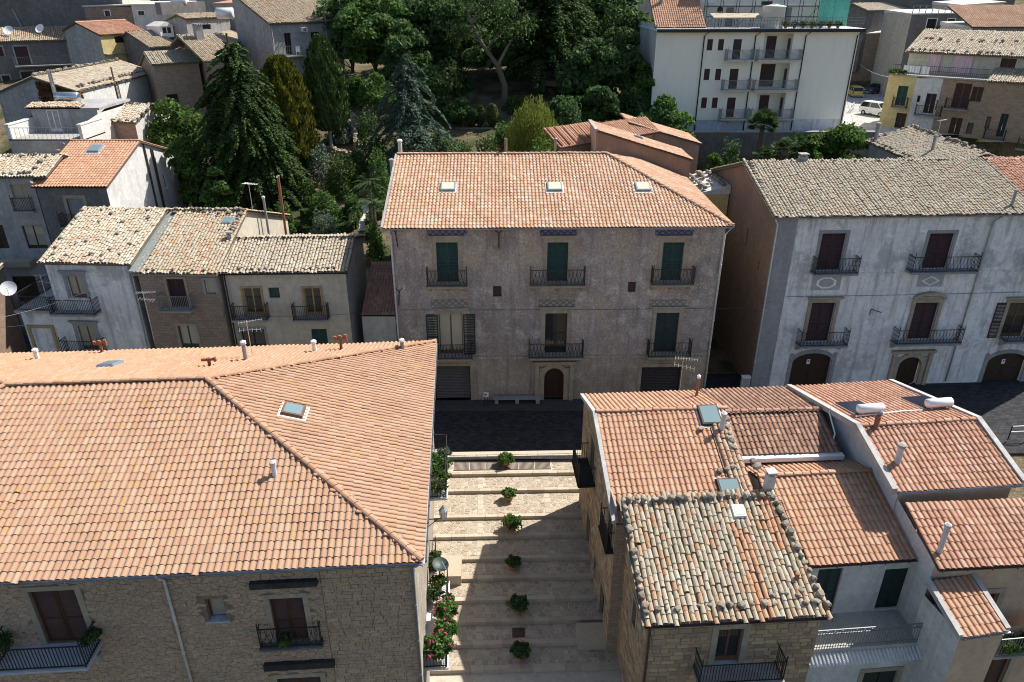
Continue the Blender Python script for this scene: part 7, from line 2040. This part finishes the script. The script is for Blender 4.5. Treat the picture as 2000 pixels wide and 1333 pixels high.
def hedge(label, pts, w, h, group='clipped box hedges', name='hedge', seed=0):
    """clipped hedge along world ground points"""
    rng = np.random.default_rng(seed + len(pts)); pts = [Vector(p) for p in pts]
    o = empty(name, pts[0]); tag(o, label, 'hedge', group); off = pts[0]
    core = MB(); PP, NN = [], []
    for a, b in zip(pts, pts[1:]):
        a2, b2 = a - off, b - off; d = (b2 - a2); L = d.length; d.normalize(); x = Vector((d.y, -d.x, 0)).normalized() * (w / 2)
        z = Vector((0, 0, h))
        core.hexa([a2 - x*.9, a2 + x*.9, b2 + x*.9, b2 - x*.9], [a2 - x*.9 + z*.93, a2 + x*.9 + z*.93, b2 + x*.9 + z*.93, b2 - x*.9 + z*.93])
        n = int(L * (w + 2 * h) * 130)
        s = rng.uniform(-.04, 1.04, n); u = rng.uniform(0, w + 2 * h, n)
        for k in range(n):
            base = a2.lerp(b2, s[k])
            if u[k] < h: PP.append(base - x + Vector((0, 0, u[k]))); NN.append(-x / (w/2))
            elif u[k] < h + w: PP.append(base + x * ((u[k] - h) / w * 2 - 1) + z); NN.append(Vector((0, 0, 1)))
            else: PP.append(base + x + Vector((0, 0, u[k] - h - w))); NN.append(x / (w/2))
    core.build('hedge_core', M['core'], o)
    P = np.array([tuple(p) for p in PP]) + rng.normal(0, .02, (len(PP), 3)); N = np.array([tuple(p) for p in NN])
    U, W = leafs(P, N, np.full(len(P), .11), rng, .45, 1.4)
    leaf_mesh('foliage', P, U, W, M['lf_box'], o)
    return o
def topiary(label, px, Y, hgt, r, mat='lf_box', group='clipped topiary', dx=0.0):
    rng = np.random.default_rng(int(px * 3 + Y)); b = gp(px, Y)
    o = empty('topiary', b); tag(o, label, 'topiary', group)
    n = 1600; d = unit(n, rng); P = d * np.array([r, r, hgt / 2]) * rng.uniform(.92, 1.04, n)[:, None] + np.array([0, 0, hgt / 2])
    P = P[P[:, 2] > -.1]; d = (P - np.array([0, 0, hgt/2])); d /= np.linalg.norm(d, axis=1, keepdims=True)
    U, W = leafs(P, d, np.full(len(P), .13), rng, .45)
    leaf_mesh('foliage', P, U, W, M[mat], o)
    MB().lathe((0, 0, 0), [(r*.3, .02), (r*.75, hgt*.2), (r*.9, hgt*.5), (r*.7, hgt*.8), (r*.2, hgt*.96)], 10).build('core', M['core'], o)
    return o
def frond_crown(o, z, n, L, mat, up=.6, droop=1.0, leafl=.32, seed=0, fan=False, name='frond'):
    rng = np.random.default_rng(seed); 
    for i in range(n):
        a = rng.uniform(0, 2*math.pi); el = rng.uniform(-.35, 1.25)
        d = np.array([math.cos(a), math.sin(a), 0]); l = np.array([-math.sin(a), math.cos(a), 0]); LL = L * rng.uniform(.75, 1.1)
        PP, UU, WW = [], [], []
        m = 14
        if fan:
            tip = d * LL * .55 * math.cos(el) + np.array([0, 0, z + LL * .55 * math.sin(el)])
            for k in range(15):
                b = (k / 14 - .5) * 2.6
                ax = d * math.cos(el) + np.array([0, 0, math.sin(el)]); v = ax * math.cos(b) + l * math.sin(b); v = v + np.array([0, 0, -.25 * abs(b)])
                PP.append(tip + v * LL * .24); UU.append(v * LL * .27); WW.append(np.cross(v, ax + .01) * .04 + l * .065)
            PP.append((tip + np.array([0, 0, z])) / 2); UU.append((tip - np.array([0, 0, z])) / 2); WW.append(l * .03)
        else:
            for k in range(m):
                s = (k + .5) / m; c = d * LL * s * math.cos(el) + np.array([0, 0, z + LL * (s * math.sin(el) - droop * .5 * s * s)])
                for sg in (-1, 1):
                    v = l * sg * .9 + d * .55 + np.array([0, 0, -.35]); v /= np.linalg.norm(v); ll = leafl * (1 - .6 * abs(s - .4))
                    PP.append(c + v * ll * .5); UU.append(v * ll * .55); WW.append(np.cross(v, [0, 0, 1.]) * .045)
        leaf_mesh(name, np.array(PP), np.array(UU), np.array(WW), mat, o)
# garden ----------------------------------------------------------------
conifer('conifer_tree', 'big dark green conifer in the garden, left of the golden one', 500, 66.0, 80, 230, M['lf_conifer'], 44, 13, .24, .13, .02, dens=3.4, power=.42, asym=.42)
conifer('conifer_tree', 'lower dark conifer leaning against the big one on its left', 458, 66.5, 158, 190, M['lf_conifer'], 30, 12, .26, .13, .0, dens=3.0, power=.4, asym=.4)
conifer('conifer_tree', 'lower dark conifer in front of the golden one', 540, 66.0, 190, 140, M['lf_conifer'], 30, 12, .26, .13, .0, dens=3.0, power=.4, asym=.4)
cypress('golden_conifer', 'golden-tipped rounded conifer behind the big dark one', 572, 71.0, 106, 300, 105, M['lf_gold'], 16000, .2, gold=True)
cypress('cypress_tree', 'tall dark cypress with a bare lower trunk', 648, 75.0, 66, 248, 74, M['lf_cypress'], 16000, .2)
conifer('cedar_tree', 'blue-grey cedar with drooping branches in mid garden', 808, 72.0, 100, 250, M['lf_blue'], 22, 7, .6, .14, .04, dens=3.0, power=.6, asym=.42)
conifer('tall_conifer', 'tall layered conifer reaching out of the top of the picture', 1062, 90.0, -70, 300, M['lf_conifer'], 24, 9, .22, .24, .18, dens=1.8, power=.42, asym=.36)
broadleaf('broadleaf_tree', 'dense round tree right of the balcony house', 735, 93.0, -12, 150, M['lf_mid'], 15000, .34, .12, 34, 'trees at the back of the garden')
broadleaf('broadleaf_tree', 'dark tree mass behind the cedar at the top', 850, 98.0, -25, 160, M['lf_dark'], 15000, .36, .05, 34, 'trees at the back of the garden')
broadleaf('broadleaf_tree', 'lighter green tree behind the leaning pine', 975, 97.0, 35, 120, M['lf_mid'], 9000, .34, .05, 26, 'trees at the back of the garden')
broadleaf('broadleaf_tree', 'dark tree between the tall conifer and the cream block', 1195, 86.0, 55, 130, M['lf_dark'], 15000, .32, .02, 34, 'trees at the back of the garden')
broadleaf('broadleaf_tree', 'dark tree at the top left of the cream block', 1150, 103.0, -35, 170, M['lf_dark'], 12000, .36, .05, 30, 'trees at the back of the garden')
broadleaf('broadleaf_tree', 'dark tree at the very top between the pine and the tall conifer', 960, 106.0, -45, 170, M['lf_dark'], 11000, .36, .05, 30, 'trees at the back of the garden')
broadleaf('broadleaf_tree', 'leafy tree standing before the left corner of the cream block', 1285, 76.0, 186, 120, M['lf_mid'], 9000, .26, .05, 28, 'trees by the cream block')
broadleaf('broadleaf_tree', 'bright green tree before the retaining wall of the cream block', 1622, 74.0, 246, 130, M['lf_bright'], 9000, .24, .05, 26, 'trees by the cream block')
broadleaf('large_shrub', 'bright bush left of the bright tree before the retaining wall', 1570, 73.0, 262, 70, M['lf_bright'], 4500, .22, .0, 18, 'trees by the cream block', 'shrub')
broadleaf('broadleaf_tree', 'small yellowish tree left of the cedar', 742, 80.0, 142, 84, M['lf_bright'], 5000, .22, .2, 18, None, seed=5)
broadleaf('large_shrub', 'big bright green shrub left of the dark conifer', 365, 69.0, 192, 125, M['lf_bright'], 9000, .26, .0, 30, None, 'shrub')
broadleaf('large_shrub', 'dark green shrub below the bright one beside the white side wall', 388, 64.5, 265, 85, M['lf_mid'], 6000, .22, .0, 22, None, 'shrub')
broadleaf('climbing_shrub', 'green climber on the sunlit white side wall', 372, 67.0, 300, 50, M['lf_dark'], 4500, .2, .0, 16, None, 'climber')
broadleaf('large_shrub', 'leafy shrub at the foot of the dark conifer, left', 440, 61.5, 325, 70, M['lf_mid'], 4500, .2, .0, 18, None, 'shrub')
broadleaf('large_shrub', 'sunlit bush in the gap right of the rear wings', 1380, 66.0, 300, 50, M['lf_bright'], 3000, .22, .0, 14, None, 'shrub')
broadleaf('large_shrub', 'low yellowish bush below the golden conifer', 600, 74.0, 238, 52, M['lf_gold'], 3000, .18, .0, 14, None, 'shrub')
for (px, Y, top, w, mt, lb) in ((690, 97, -20, 130, 'lf_dark', 'dark tree right behind the balcony house roof edge'), (790, 88, 38, 120, 'lf_dark', 'dark leafy tree behind the small yellowish tree'), (900, 93, 5, 150, 'lf_dark', 'dark tree left of the leaning pine'), (1010, 93, 70, 120, 'lf_mid', 'green tree right of the leaning pine trunk'), (1105, 97, -20, 160, 'lf_dark', 'dark tree right behind the tall conifer'), (1135, 85, 88, 110, 'lf_dark', 'low dark tree below the tall conifer branches'), (1215, 95, -25, 140, 'lf_dark', 'dark tree touching the cream block corner at the top'), (1245, 84, 120, 70, 'lf_mid', 'green tree along the cream block side wall'), (845, 83, 130, 90, 'lf_dark', 'dark low tree right behind the cedar'), (700, 85, 150, 60, 'lf_mid', 'low leafy tree right of the cypress top'), (905, 80, 195, 60, 'lf_dark', 'dark low bushy tree left of the clipped domes'), (1100, 77, 190, 80, 'lf_dark', 'dark low tree right of the willow'), (1160, 79, 170, 90, 'lf_dark', 'dark low tree behind the rear wings')):
    broadleaf('garden_tree', lb, px, Y, top, w, M[mt], 8500, .34, .0, 26, 'dark trees filling the garden')
# leaning pine with bare forked trunk
b = gp(985, 85); o = empty('leaning_pine', b - Vector((0, 0, .2))); tag(o, 'leaning pine with a bare pale forked trunk', 'tree')
q = MB(); P_ = lambda px, py, Y=85.: atY(px, py, Y) - b
q.tube([(0, 0, 0), P_(986, 165), P_(972, 125)], [.42, .34, .30], 8); q.tube([P_(972, 125), P_(940, 80), P_(920, 40), P_(905, -10, 87)], [.26, .2, .14, .06], 7)
q.tube([P_(972, 125), P_(990, 90), P_(1008, 62), P_(1020, 45)], [.2, .15, .1, .04], 7); q.tube([P_(940, 80), P_(925, 70), P_(905, 60)], [.1, .06, .03], 6); q.tube([P_(955, 85), P_(975, 60), P_(985, 20)], [.12, .08, .04], 6); q.tube([P_(920, 40), P_(935, 15), P_(945, -10)], [.1, .06, .03], 6)
q.build('trunk', M['bark_mid'], o)
rng = np.random.default_rng(3); Lb = [P_(x, y, Y) for x, y, Y in ((905, -15, 87), (945, -15, 86), (985, 12, 85), (1022, 42, 85), (900, 58, 86), (1005, 60, 84), (925, 20, 88))]
PP = np.concatenate([np.array(p) + rng.normal(0, 1, (500, 3)) * np.array([.8, .8, .45]) for p in Lb]); U, W = leafs(PP, unit(len(PP), rng), np.full(len(PP), .2), rng, .8, 2.2); leaf_mesh('crown', PP, U, W, M['lf_conifer'], o)
# weeping willow
b = gp(1040, 70); o = empty('weeping_willow', b - Vector((0, 0, .2))); tag(o, 'yellow-green weeping willow behind the palazzo ridge', 'tree')
H = atY(1040, 180, 70).z - b.z; Rr = 52 * mpx(70); PP, UU, WW = [], [], []
rng = np.random.default_rng(8)
for i in range(480):
    a = rng.uniform(0, 2*math.pi); rr = Rr * rng.uniform(.15, 1.0) ** .7; zt_ = H * (1 - .38 * (rr / Rr) ** 2) * rng.uniform(.86, 1.02); L = zt_ * rng.uniform(.45, .92); m = int(L / .12)
    s = np.linspace(0, 1, m); x = np.cos(a) * rr * (1 + .10 * s) + rng.normal(0, .05, m); y = np.sin(a) * rr * (1 + .10 * s) + rng.normal(0, .05, m)
    PP.append(np.stack([x, y, zt_ - L * s], 1)); u = np.tile([0, 0, 1.], (m, 1)) + rng.normal(0, .25, (m, 3)); UU.append(u * .14); w = rng.normal(0, 1, (m, 3)) * [1, 1, .1]; WW.append(w / np.linalg.norm(w, axis=1, keepdims=True) * .04)
leaf_mesh('crown', np.concatenate(PP), np.concatenate(UU), np.concatenate(WW), M['lf_willow'], o)
MB().tube([(0, 0, 0), (.1, 0, H * .5), (0, .1, H * .9)], [.25, .18, .08], 7).build('trunk', M['bark'], o)
# palms
b = gp(1460, 74); o = empty('palm_tree', b - Vector((0, 0, .2))); tag(o, 'tall fan palm before the cream apartment block', 'palm')
H = atY(1472, 240, 74).z - b.z; 
q = MB(); q.tube([(0, 0, 0), (.2, 0, H * .4), (.55, 0, H * .7), (.6, 0, H)], [.3, .24, .26, .22], 8); q.build('trunk', M['bark'], o)
cr = empty('frond_crown', (.6, 0, 0)); cr.parent = o; 
frond_crown(o, H, 90, 1.75, M['lf_palm'], seed=1, fan=True)
for c in [c for c in o.children if c.name.startswith('frond') and c.type == 'MESH']: c.location = (.6, 0, 0)
bpy.data.objects.remove(cr)
for k, (px, Y, top, L, lb) in enumerate(((1512, 72, 285, 1.5, 'left one of the low spiky palms before the retaining wall'), (1540, 73, 275, 1.7, 'right one of the low spiky palms before the retaining wall'), (1480, 71, 296, 1.2, 'smallest spiky palm beside the tall palm trunk'))):
    b = gp(px, Y); o = empty('low_palm', b); tag(o, lb, 'palm', 'low palms before the retaining wall'); H = max(.8, atY(px, top, Y).z - b.z - .6)
    MB().tube([(0, 0, -.2), (0, 0, H)], [.2, .14], 7).build('trunk', M['bark'], o); frond_crown(o, H, 34, L, M['lf_palm'], seed=10 + k, fan=True)
for k, (px, Y, top, L, lb) in enumerate(((738, 58.0, 385, 2.0, 'feathery palm beside the palazzo gable, in the shade'), (728, 61.5, 345, 1.8, 'smaller feathery palm behind the palazzo gable'))):
    b = gp(px, Y); o = empty('garden_palm', b); tag(o, lb, 'palm', 'palms beside the palazzo'); H = max(1., atY(px, top, Y).z - b.z - .5)
    MB().tube([(0, 0, -.2), (0, 0, H)], [.22, .16], 7).build('trunk', M['bark'], o); frond_crown(o, H, 26, L, M['lf_palm'], seed=20 + k)
# shrubs
shrub('shrub', 'round clipped bright bush in the parterre', 636, 62.5, 380, 66, M['lf_mid'], 3500, .14)
shrub('shrub', 'grey-green lavender bush inside the box hedge', 635, 60.0, 419, 58, M['lf_grey'], 2500, .12)
shrub('shrub', 'dark bush beside the garden steps', 672, 67.5, 308, 74, M['lf_box'], 3500, .15)
shrub('shrub', 'pale leafy bush right of the cypress trunk', 668, 77.0, 240, 52, M['lf_grey'], 2200, .2)
shrub('shrub', 'grey-green spiky clump left of the cypress trunk', 628, 70.0, 292, 56, M['lf_grey'], 2000, .16)
shrub('shrub', 'dark rounded bush under the cedar, left', 725, 73.0, 225, 60, M['lf_dark'], 2500, .16)
shrub('shrub', 'dark rounded bush under the cedar, right', 905, 70.0, 285, 60, M['lf_dark'], 2500, .16)
shrub('shrub', 'leafy bush behind the palazzo ridge below the willow', 1055, 64.0, 285, 60, M['lf_bright'], 2500, .18)
shrub('shrub', 'dark bush right of the willow', 1110, 74.0, 210, 60, M['lf_dark'], 2500, .2)
shrub('shrub', 'dark bush below the retaining wall, left of the palm', 1418, 75.0, 285, 50, M['lf_dark'], 1800, .18)
shrub('shrub', 'leafy plants right of the white garden path', 736, 58.0, 440, 34, M['lf_mid'], 1800, .14)
for (px, Y, top, w, mt, lb) in ((598, 66, 352, 50, 'lf_box', 'low dark bush behind the round clipped bush'), (560, 60.5, 400, 46, 'lf_mid', 'leafy bush at the left end of the parterre'), (690, 63.5, 385, 36, 'lf_mid', 'small bush between the parterre and the garden path'), (612, 73, 262, 46, 'lf_mid', 'green bush below the golden conifer'), (700, 70, 300, 40, 'lf_box', 'dark clipped bush beside the garden steps, upper'), (745, 66, 300, 44, 'lf_mid', 'green bush at the rear corner of the palazzo'), (860, 74, 262, 60, 'lf_box', 'rounded bush behind the palazzo ridge under the cedar'), (950, 72, 272, 56, 'lf_box', 'clipped bush behind the palazzo ridge by the ledges'), (985, 76, 245, 44, 'lf_mid', 'green bush left of the willow'), (880, 82, 205, 50, 'lf_mid', 'green bush in the dry clearing'), (1010, 84, 190, 50, 'lf_box', 'dark bush at the foot of the leaning pine')):
    shrub('shrub', lb, px, Y, top, w, M[mt], 1800, .15)
for k, (px, Y, top, w, lb) in enumerate(((1185, 84, 180, 90, 'wide dark undergrowth under the trees left of the cream block'), (1120, 84, 190, 80, 'dark undergrowth under the tall conifer'), (860, 90, 120, 110, 'dark undergrowth behind the cedar'), (1230, 80, 190, 60, 'dark undergrowth at the foot of the cream block corner'))):
    shrub('undergrowth', lb, px, Y, top, w, M['lf_dark'], 4000, .26)
for k, (px, h, r, lb) in enumerate(((922, 1.9, .55, 'first of the dark clipped domes from the left, mid garden'), (938, 2.3, .5, 'second of the dark clipped domes from the left, mid garden'), (962, 2.4, .6, 'largest of the dark clipped domes, mid garden'), (712, 1.6, .65, 'clipped ball left of the cedar by the dry path'))):
    topiary(lb, px, 80 - (k == 3) * 2, h, r)
def G3(px, py, it=6):
    """ground point under a pixel"""
    Y = 62.0
    for _ in range(40):
        d = ray(px, py); p = CAM + d * (Y / d.y); e = p.z - zg(p.x, Y); Y += e * 1.2
    return CAM + ray(px, py) * (Y / ray(px, py).y)
def gz(p): return Vector((p.x, p.y, zg(p.x, p.y)))
hl = [([(578, 446), (600, 458), (650, 460), (690, 448)], 'curved low box hedge at the front of the parterre'), ([(590, 425), (640, 428)], 'low box hedge behind the lavender bush'), ([(690, 448), (694, 425), (670, 422)], 'box hedge at the right end of the parterre'), ([(585, 400), (615, 398)], 'short box hedge left of the round bush'),
      ([(722, 470), (724, 430), (745, 425)], 'box hedge along the right side of the white path'), ([(735, 410), (752, 405)], 'short box hedge beside the palazzo gable')]
for k, (pl, lb) in enumerate(hl): hedge(lb, [G3(*p) for p in pl], .7, .75, seed=k)
# white path and garden steps
q = MB(); a, c, e, f = G3(700, 452), G3(716, 452), G3(728, 402), G3(706, 402)
for p in (a, c, e, f): p.z += .06
M['path'] = plaster('white_path', (.62,.60,.55), (.52,.50,.46), (.70,.68,.63), streak=.1)
q.poly([a, c, c.lerp(e, .5), a.lerp(f, .5)]); q.poly([a.lerp(f, .5), c.lerp(e, .5), e, f])
tag(q.build('garden_path', M['path']), kind='structure')
gs = empty('garden_steps', G3(712, 345)); tag(gs, 'stone steps climbing the garden beside the dark bush', 'steps')
for k in range(9):
    p = G3(710, 372 - k * 11); rel = p - gs.location
    MB().box(rel.x - .7, rel.x + .7, rel.y - .25, rel.y + .9, rel.z - .5, rel.z + .08).build('tread', M['trim_stone'], gs)
def stone_fence(pl, h, lb, w=.45, name='garden_wall', mat='stone_far2'):
    pts = [G3(*p) for p in pl]; o = empty(name, pts[0]); tag(o, lb, 'wall', 'garden walls')
    q = MB(); off = pts[0]
    for a, b2 in zip(pts, pts[1:]):
        a, b2 = a - off, b2 - off; d = (b2 - a).normalized(); x = Vector((d.y, -d.x, 0)).normalized() * (w / 2); z = Vector((0, 0, h)); dn = Vector((0, 0, -.8))
        q.hexa([a - x + dn, a + x + dn, b2 + x + dn, b2 - x + dn], [a - x + z, a + x + z, b2 + x + z, b2 - x + z])
    m = q.build('masonry', M[mat], o)
    for a, b2 in zip(pts, pts[1:]): rock_row(m, a - off + Vector((0, 0, h - .1)), b2 - off + Vector((0, 0, h - .1)), .4, .22, .08, .05)
stone_fence([(585, 305), (640, 300), (700, 318)], .7, 'low rubble wall holding the bed at the cypress foot')
stone_fence([(697, 300), (690, 240)], 1.0, 'rubble wall climbing the slope left of the garden steps')
stone_fence([(405, 400), (415, 370), (430, 345)], 1.2, 'pale rubble wall beside the sunlit white house', mat='pl_beige')
stone_fence([(1060, 165), (1110, 172), (1150, 170)], .5, 'low stone edging under the tall conifer')
gp_ = empty('garden_ledge', G3(930, 262)); tag(gp_, 'pale stone ledges stepping up in the shaded garden centre', 'ledge')
for k in range(4): MB().box(-2.2 + .15 * k, 2.2 - .15 * k, k * 1.1 - 2, k * 1.1 - .7, -.3 + k * .35 - 1.0, .1 + k * .35 - .75).build('slab', M['trim_grey'], gp_)
# dry ivy on the gable of the long house
rng = np.random.default_rng(4); n = 2600
x = rng.random(n) ** .6; z = rng.random(n)
Pl = np.array([Gx.T['left'](3.6 - 3.4 * a, -.06 - .08 * rng.random(), 17.4 - .9 * a - (3.5 + a * 1.5) * b_ ** 1.3) for a, b_ in zip(x, z)])
U, W = leafs(Pl, np.tile([-1., 0, 0], (n, 1)), np.full(n, .28), rng, .5); iv = leaf_mesh('ivy', Pl, U, W, M['lf_dry'], Gx.root)
Pl = np.array([Gx.T['front'](.1 + .8 * a * (1 - .4 * b_), -.06 - .08 * rng.random(), 16.4 - 4.5 * b_) for a, b_ in zip(rng.random(700), rng.random(700))])
U, W = leafs(Pl, np.tile([0, -1., 0], (700, 1)), np.full(700, .25), rng, .5); leaf_mesh('ivy', Pl, U, W, M['lf_dry'], Gx.root)
# ------------------------------------------------------------------ potted plants
def potted(loc, label, r=.24, fol=.45, mat='lf_mid', flower=None, group='potted plants on the steps', h=.3, n=700, pot=True, squash=.8, size=.1, box=None):
    rng = np.random.default_rng(int(abs(loc[0] * 131 + loc[1] * 977 + loc[2] * 57)))
    o = empty('potted_plant', loc); tag(o, label, 'plant', group)
    if box: MB().hexa([(-box*.9,-.1,0),(box*.9,-.1,0),(box*.9,.1,0),(-box*.9,.1,0)], [(-box,-.13,h),(box,-.13,h),(box,.13,h),(-box,.13,h)]).build('planter', M['terra_pot'], o)
    elif pot: MB().lathe((0, 0, 0), [(r*.65, 0), (r*.95, h*.85), (r*1.08, h*.86), (r*1.08, h), (r*.9, h), (r*.85, h*.8)], 14).build('pot', M['terra_pot'], o, False)
    d = unit(n, rng); d[:, 2] = np.abs(d[:, 2]) * 1.0 - .15
    lump = 1 + .25 * np.sin(d[:, 0] * 6 + loc[0] * 3) * np.cos(d[:, 1] * 5)
    rr = (rng.uniform(.35, 1.08, n) ** .7 * lump)[:, None]
    P = d * rr * np.array([fol if not box else box * 1.05, fol if not box else fol * .8, fol * squash]) + np.array([0, 0, h])
    U, W = leafs(P, d, np.full(n, size), rng, .55, 1.7); leaf_mesh('foliage', P, U, W, M[mat], o)
    if flower:
        m = n // (34 if flower == 'fl_red' else 24); d = unit(m, rng); d[:, 2] = np.abs(d[:, 2]); k = rng.integers(0, max(4, m // 7), m)
        cl = unit(max(4, m // 7), rng); cl[:, 2] = np.abs(cl[:, 2])
        P = cl[k] * np.array([fol if not box else box * 1.05, fol if not box else fol * .85, fol * squash]) * 1.08 + rng.normal(0, .035, (m, 3)) + np.array([0, 0, h])
        U, W = leafs(P, d, np.full(m, .07), rng, .6, 1.1); tag(leaf_mesh('flowers', P, U, W, M[flower], o), kind='stuff')
    return o
def on_steps(px, py):
    for k in range(12):
        p = atZ(px, py, -RZ * k); l = Mal.inverted() @ p
        yn = pos_k[k]; yf = .25 if k == 0 else pos_k[k - 1]
        if yn - .05 <= l.y <= yf + .05: return p
    return atZ(px, py, -RZ * 5)
for (px, py, f, mt, fl, lb) in ((988, 908, .50, 'lf_bright', None, 'topmost pot on the steps, bright green bush by the street'), (994, 976, .40, 'lf_mid', 'fl_red', 'second pot on the steps, bowl of small red flowers by the grating'), (1000, 1034, .52, 'lf_mid', 'fl_red', 'third pot on the steps, big bush with red flowers in the last sun'), (1002, 1110, .36, 'lf_dark', None, 'fourth pot on the steps, first in the shade'), (1012, 1192, .46, 'lf_dark', None, 'fifth pot on the steps, dark round bush in the shade'), (1017, 1283, .40, 'lf_dark', 'fl_red', 'lowest pot on the steps, dark bush with red flowers')):
    potted(on_steps(px, py), lb, .31, f, mt, fl, n=900, h=.42)
def on_side(s, d, z): return A.Mw @ A.T['right'](s, d, z)
bal_pots = [(11.3, -.75, .35, 'lf_grey', None, 'pale plant at the far end of the alley balcony'), (10.9, -.35, .35, 'lf_mid', None, 'green plant near the far end of the alley balcony by the wall'), (10.3, -.7, .45, 'lf_dark', None, 'dark bushy plant in the middle of the upper alley balcony'), (9.9, -.3, .4, 'lf_mid', None, 'tall leafy plant against the wall on the upper alley balcony'), (9.3, -.75, .35, 'lf_bright', None, 'yellow-green plant on the rail of the upper alley balcony'), (8.5, -.5, .45, 'lf_dark', 'fl_red', 'dark plant with red flowers at the near end of the upper balcony')]
for s, d, f, mt, fl, lb in bal_pots: potted(on_side(s, d, 3.92), lb, .17, f, mt, fl, 'plants on the alley balconies', .25, 420)
low_pots = [(5.1, -.5, .38, 'lf_bright', 'fl_red', 'bright green plant at the far end of the lower balcony'), (4.4, -.35, .4, 'lf_palm', None, 'spiky green plant on the lower alley balcony'), (4.0, -.95, .3, 'lf_dark', None, 'small plant hanging outside the lower balcony rail')]
for s, d, f, mt, fl, lb in low_pots: potted(on_side(s, d, 1.25), lb, .17, f, mt, fl, 'plants on the alley balconies', .25, 420)
for s, d, f, lb in ((3.2, -.9, .5, 'farthest of three big pink geranium bushes on the lower balcony'), (2.2, -.9, .52, 'middle of three big pink geranium bushes on the lower balcony'), (1.3, -.6, .6, 'nearest of three big pink geranium bushes on the lower balcony')):
    potted(on_side(s, d, 1.5), lb, .2, f, 'lf_mid', 'fl_pink', 'geranium bushes on the lower balcony', .25, 1800, size=.11)
potted(on_side(6.7, -.3, .9), 'small plant on the narrow middle balcony of the alley wall', .15, .3, 'lf_mid', None, 'plants on the alley balconies', .22, 300); potted(on_side(7.2, -.3, .9), 'second small plant on the narrow middle balcony of the alley wall', .15, .3, 'lf_mid', 'fl_red', 'plants on the alley balconies', .22, 300)
s = A.rect(385, 1180, 425, 1240)
bz = A.ops['front'][0][2]; sb0 = A.hit(30, 1290, 'front')[0]; sb1 = A.hit(207, 1278, 'front')[0]
for k, (s, d) in enumerate(((sb1 - .05, -.55), (sb1 - .05, -.25))): potted(A.Mw @ A.T['front'](s, d, bz + .45 - k * .1), ('outer', 'inner')[k] + ' planter hung on the right rail of the front balcony', .12, .28, 'lf_dark', None, 'planters of the front balcony', .22, 300)
potted(A.Mw @ A.T['front'](sb0 + .1, -.45, bz + .35), 'dark hanging plant on the left rail of the front balcony', .14, .4, 'lf_dark', None, 'planters of the front balcony', .22, 500)
c2 = A.ops['front'][1]; potted(A.Mw @ A.T['front']((c2[0] + c2[1]) / 2 - .25, -.17, c2[2] + .02), 'small green plant behind the rail of the shuttered window', .13, .26, 'lf_mid', None, None, .2, 300)
for k in range(3): potted(O8.Mw @ O8.T['front'](.9 + k * .9, -.55, 2.4), ('left', 'middle', 'right')[k] + ' leafy plant on the bottom right balcony', .18, .42, 'lf_bright', 'fl_red' if k == 1 else None, 'plants on the bottom right balcony', .25, 600)
for k in range(7):
    s = K.hit(1535 + k * 17, 50)[0]; potted(K.Mw @ K.T['front'](s, .0, zt_K), ('first', 'second', 'third', 'fourth', 'fifth', 'sixth', 'seventh')[k] + ' plant from the white tank along the cream block terrace rail', .22, .45, ('lf_mid', 'lf_grey', 'lf_bright')[k % 3], ('fl_red', None, 'fl_pink')[k % 3], 'plants along the cream block terrace', .35, 260, size=.16)
for k in range(3):
    p = m0 + md * (-5.1 + k * .55) + pn * .1; potted((p.x, p.y, 16.75), ('left', 'middle', 'right')[k] + ' bushy plant on the corner of the yellow house terrace', .2, .5, 'lf_mid', None, 'plants on the yellow house terrace', .3, 400, size=.16)
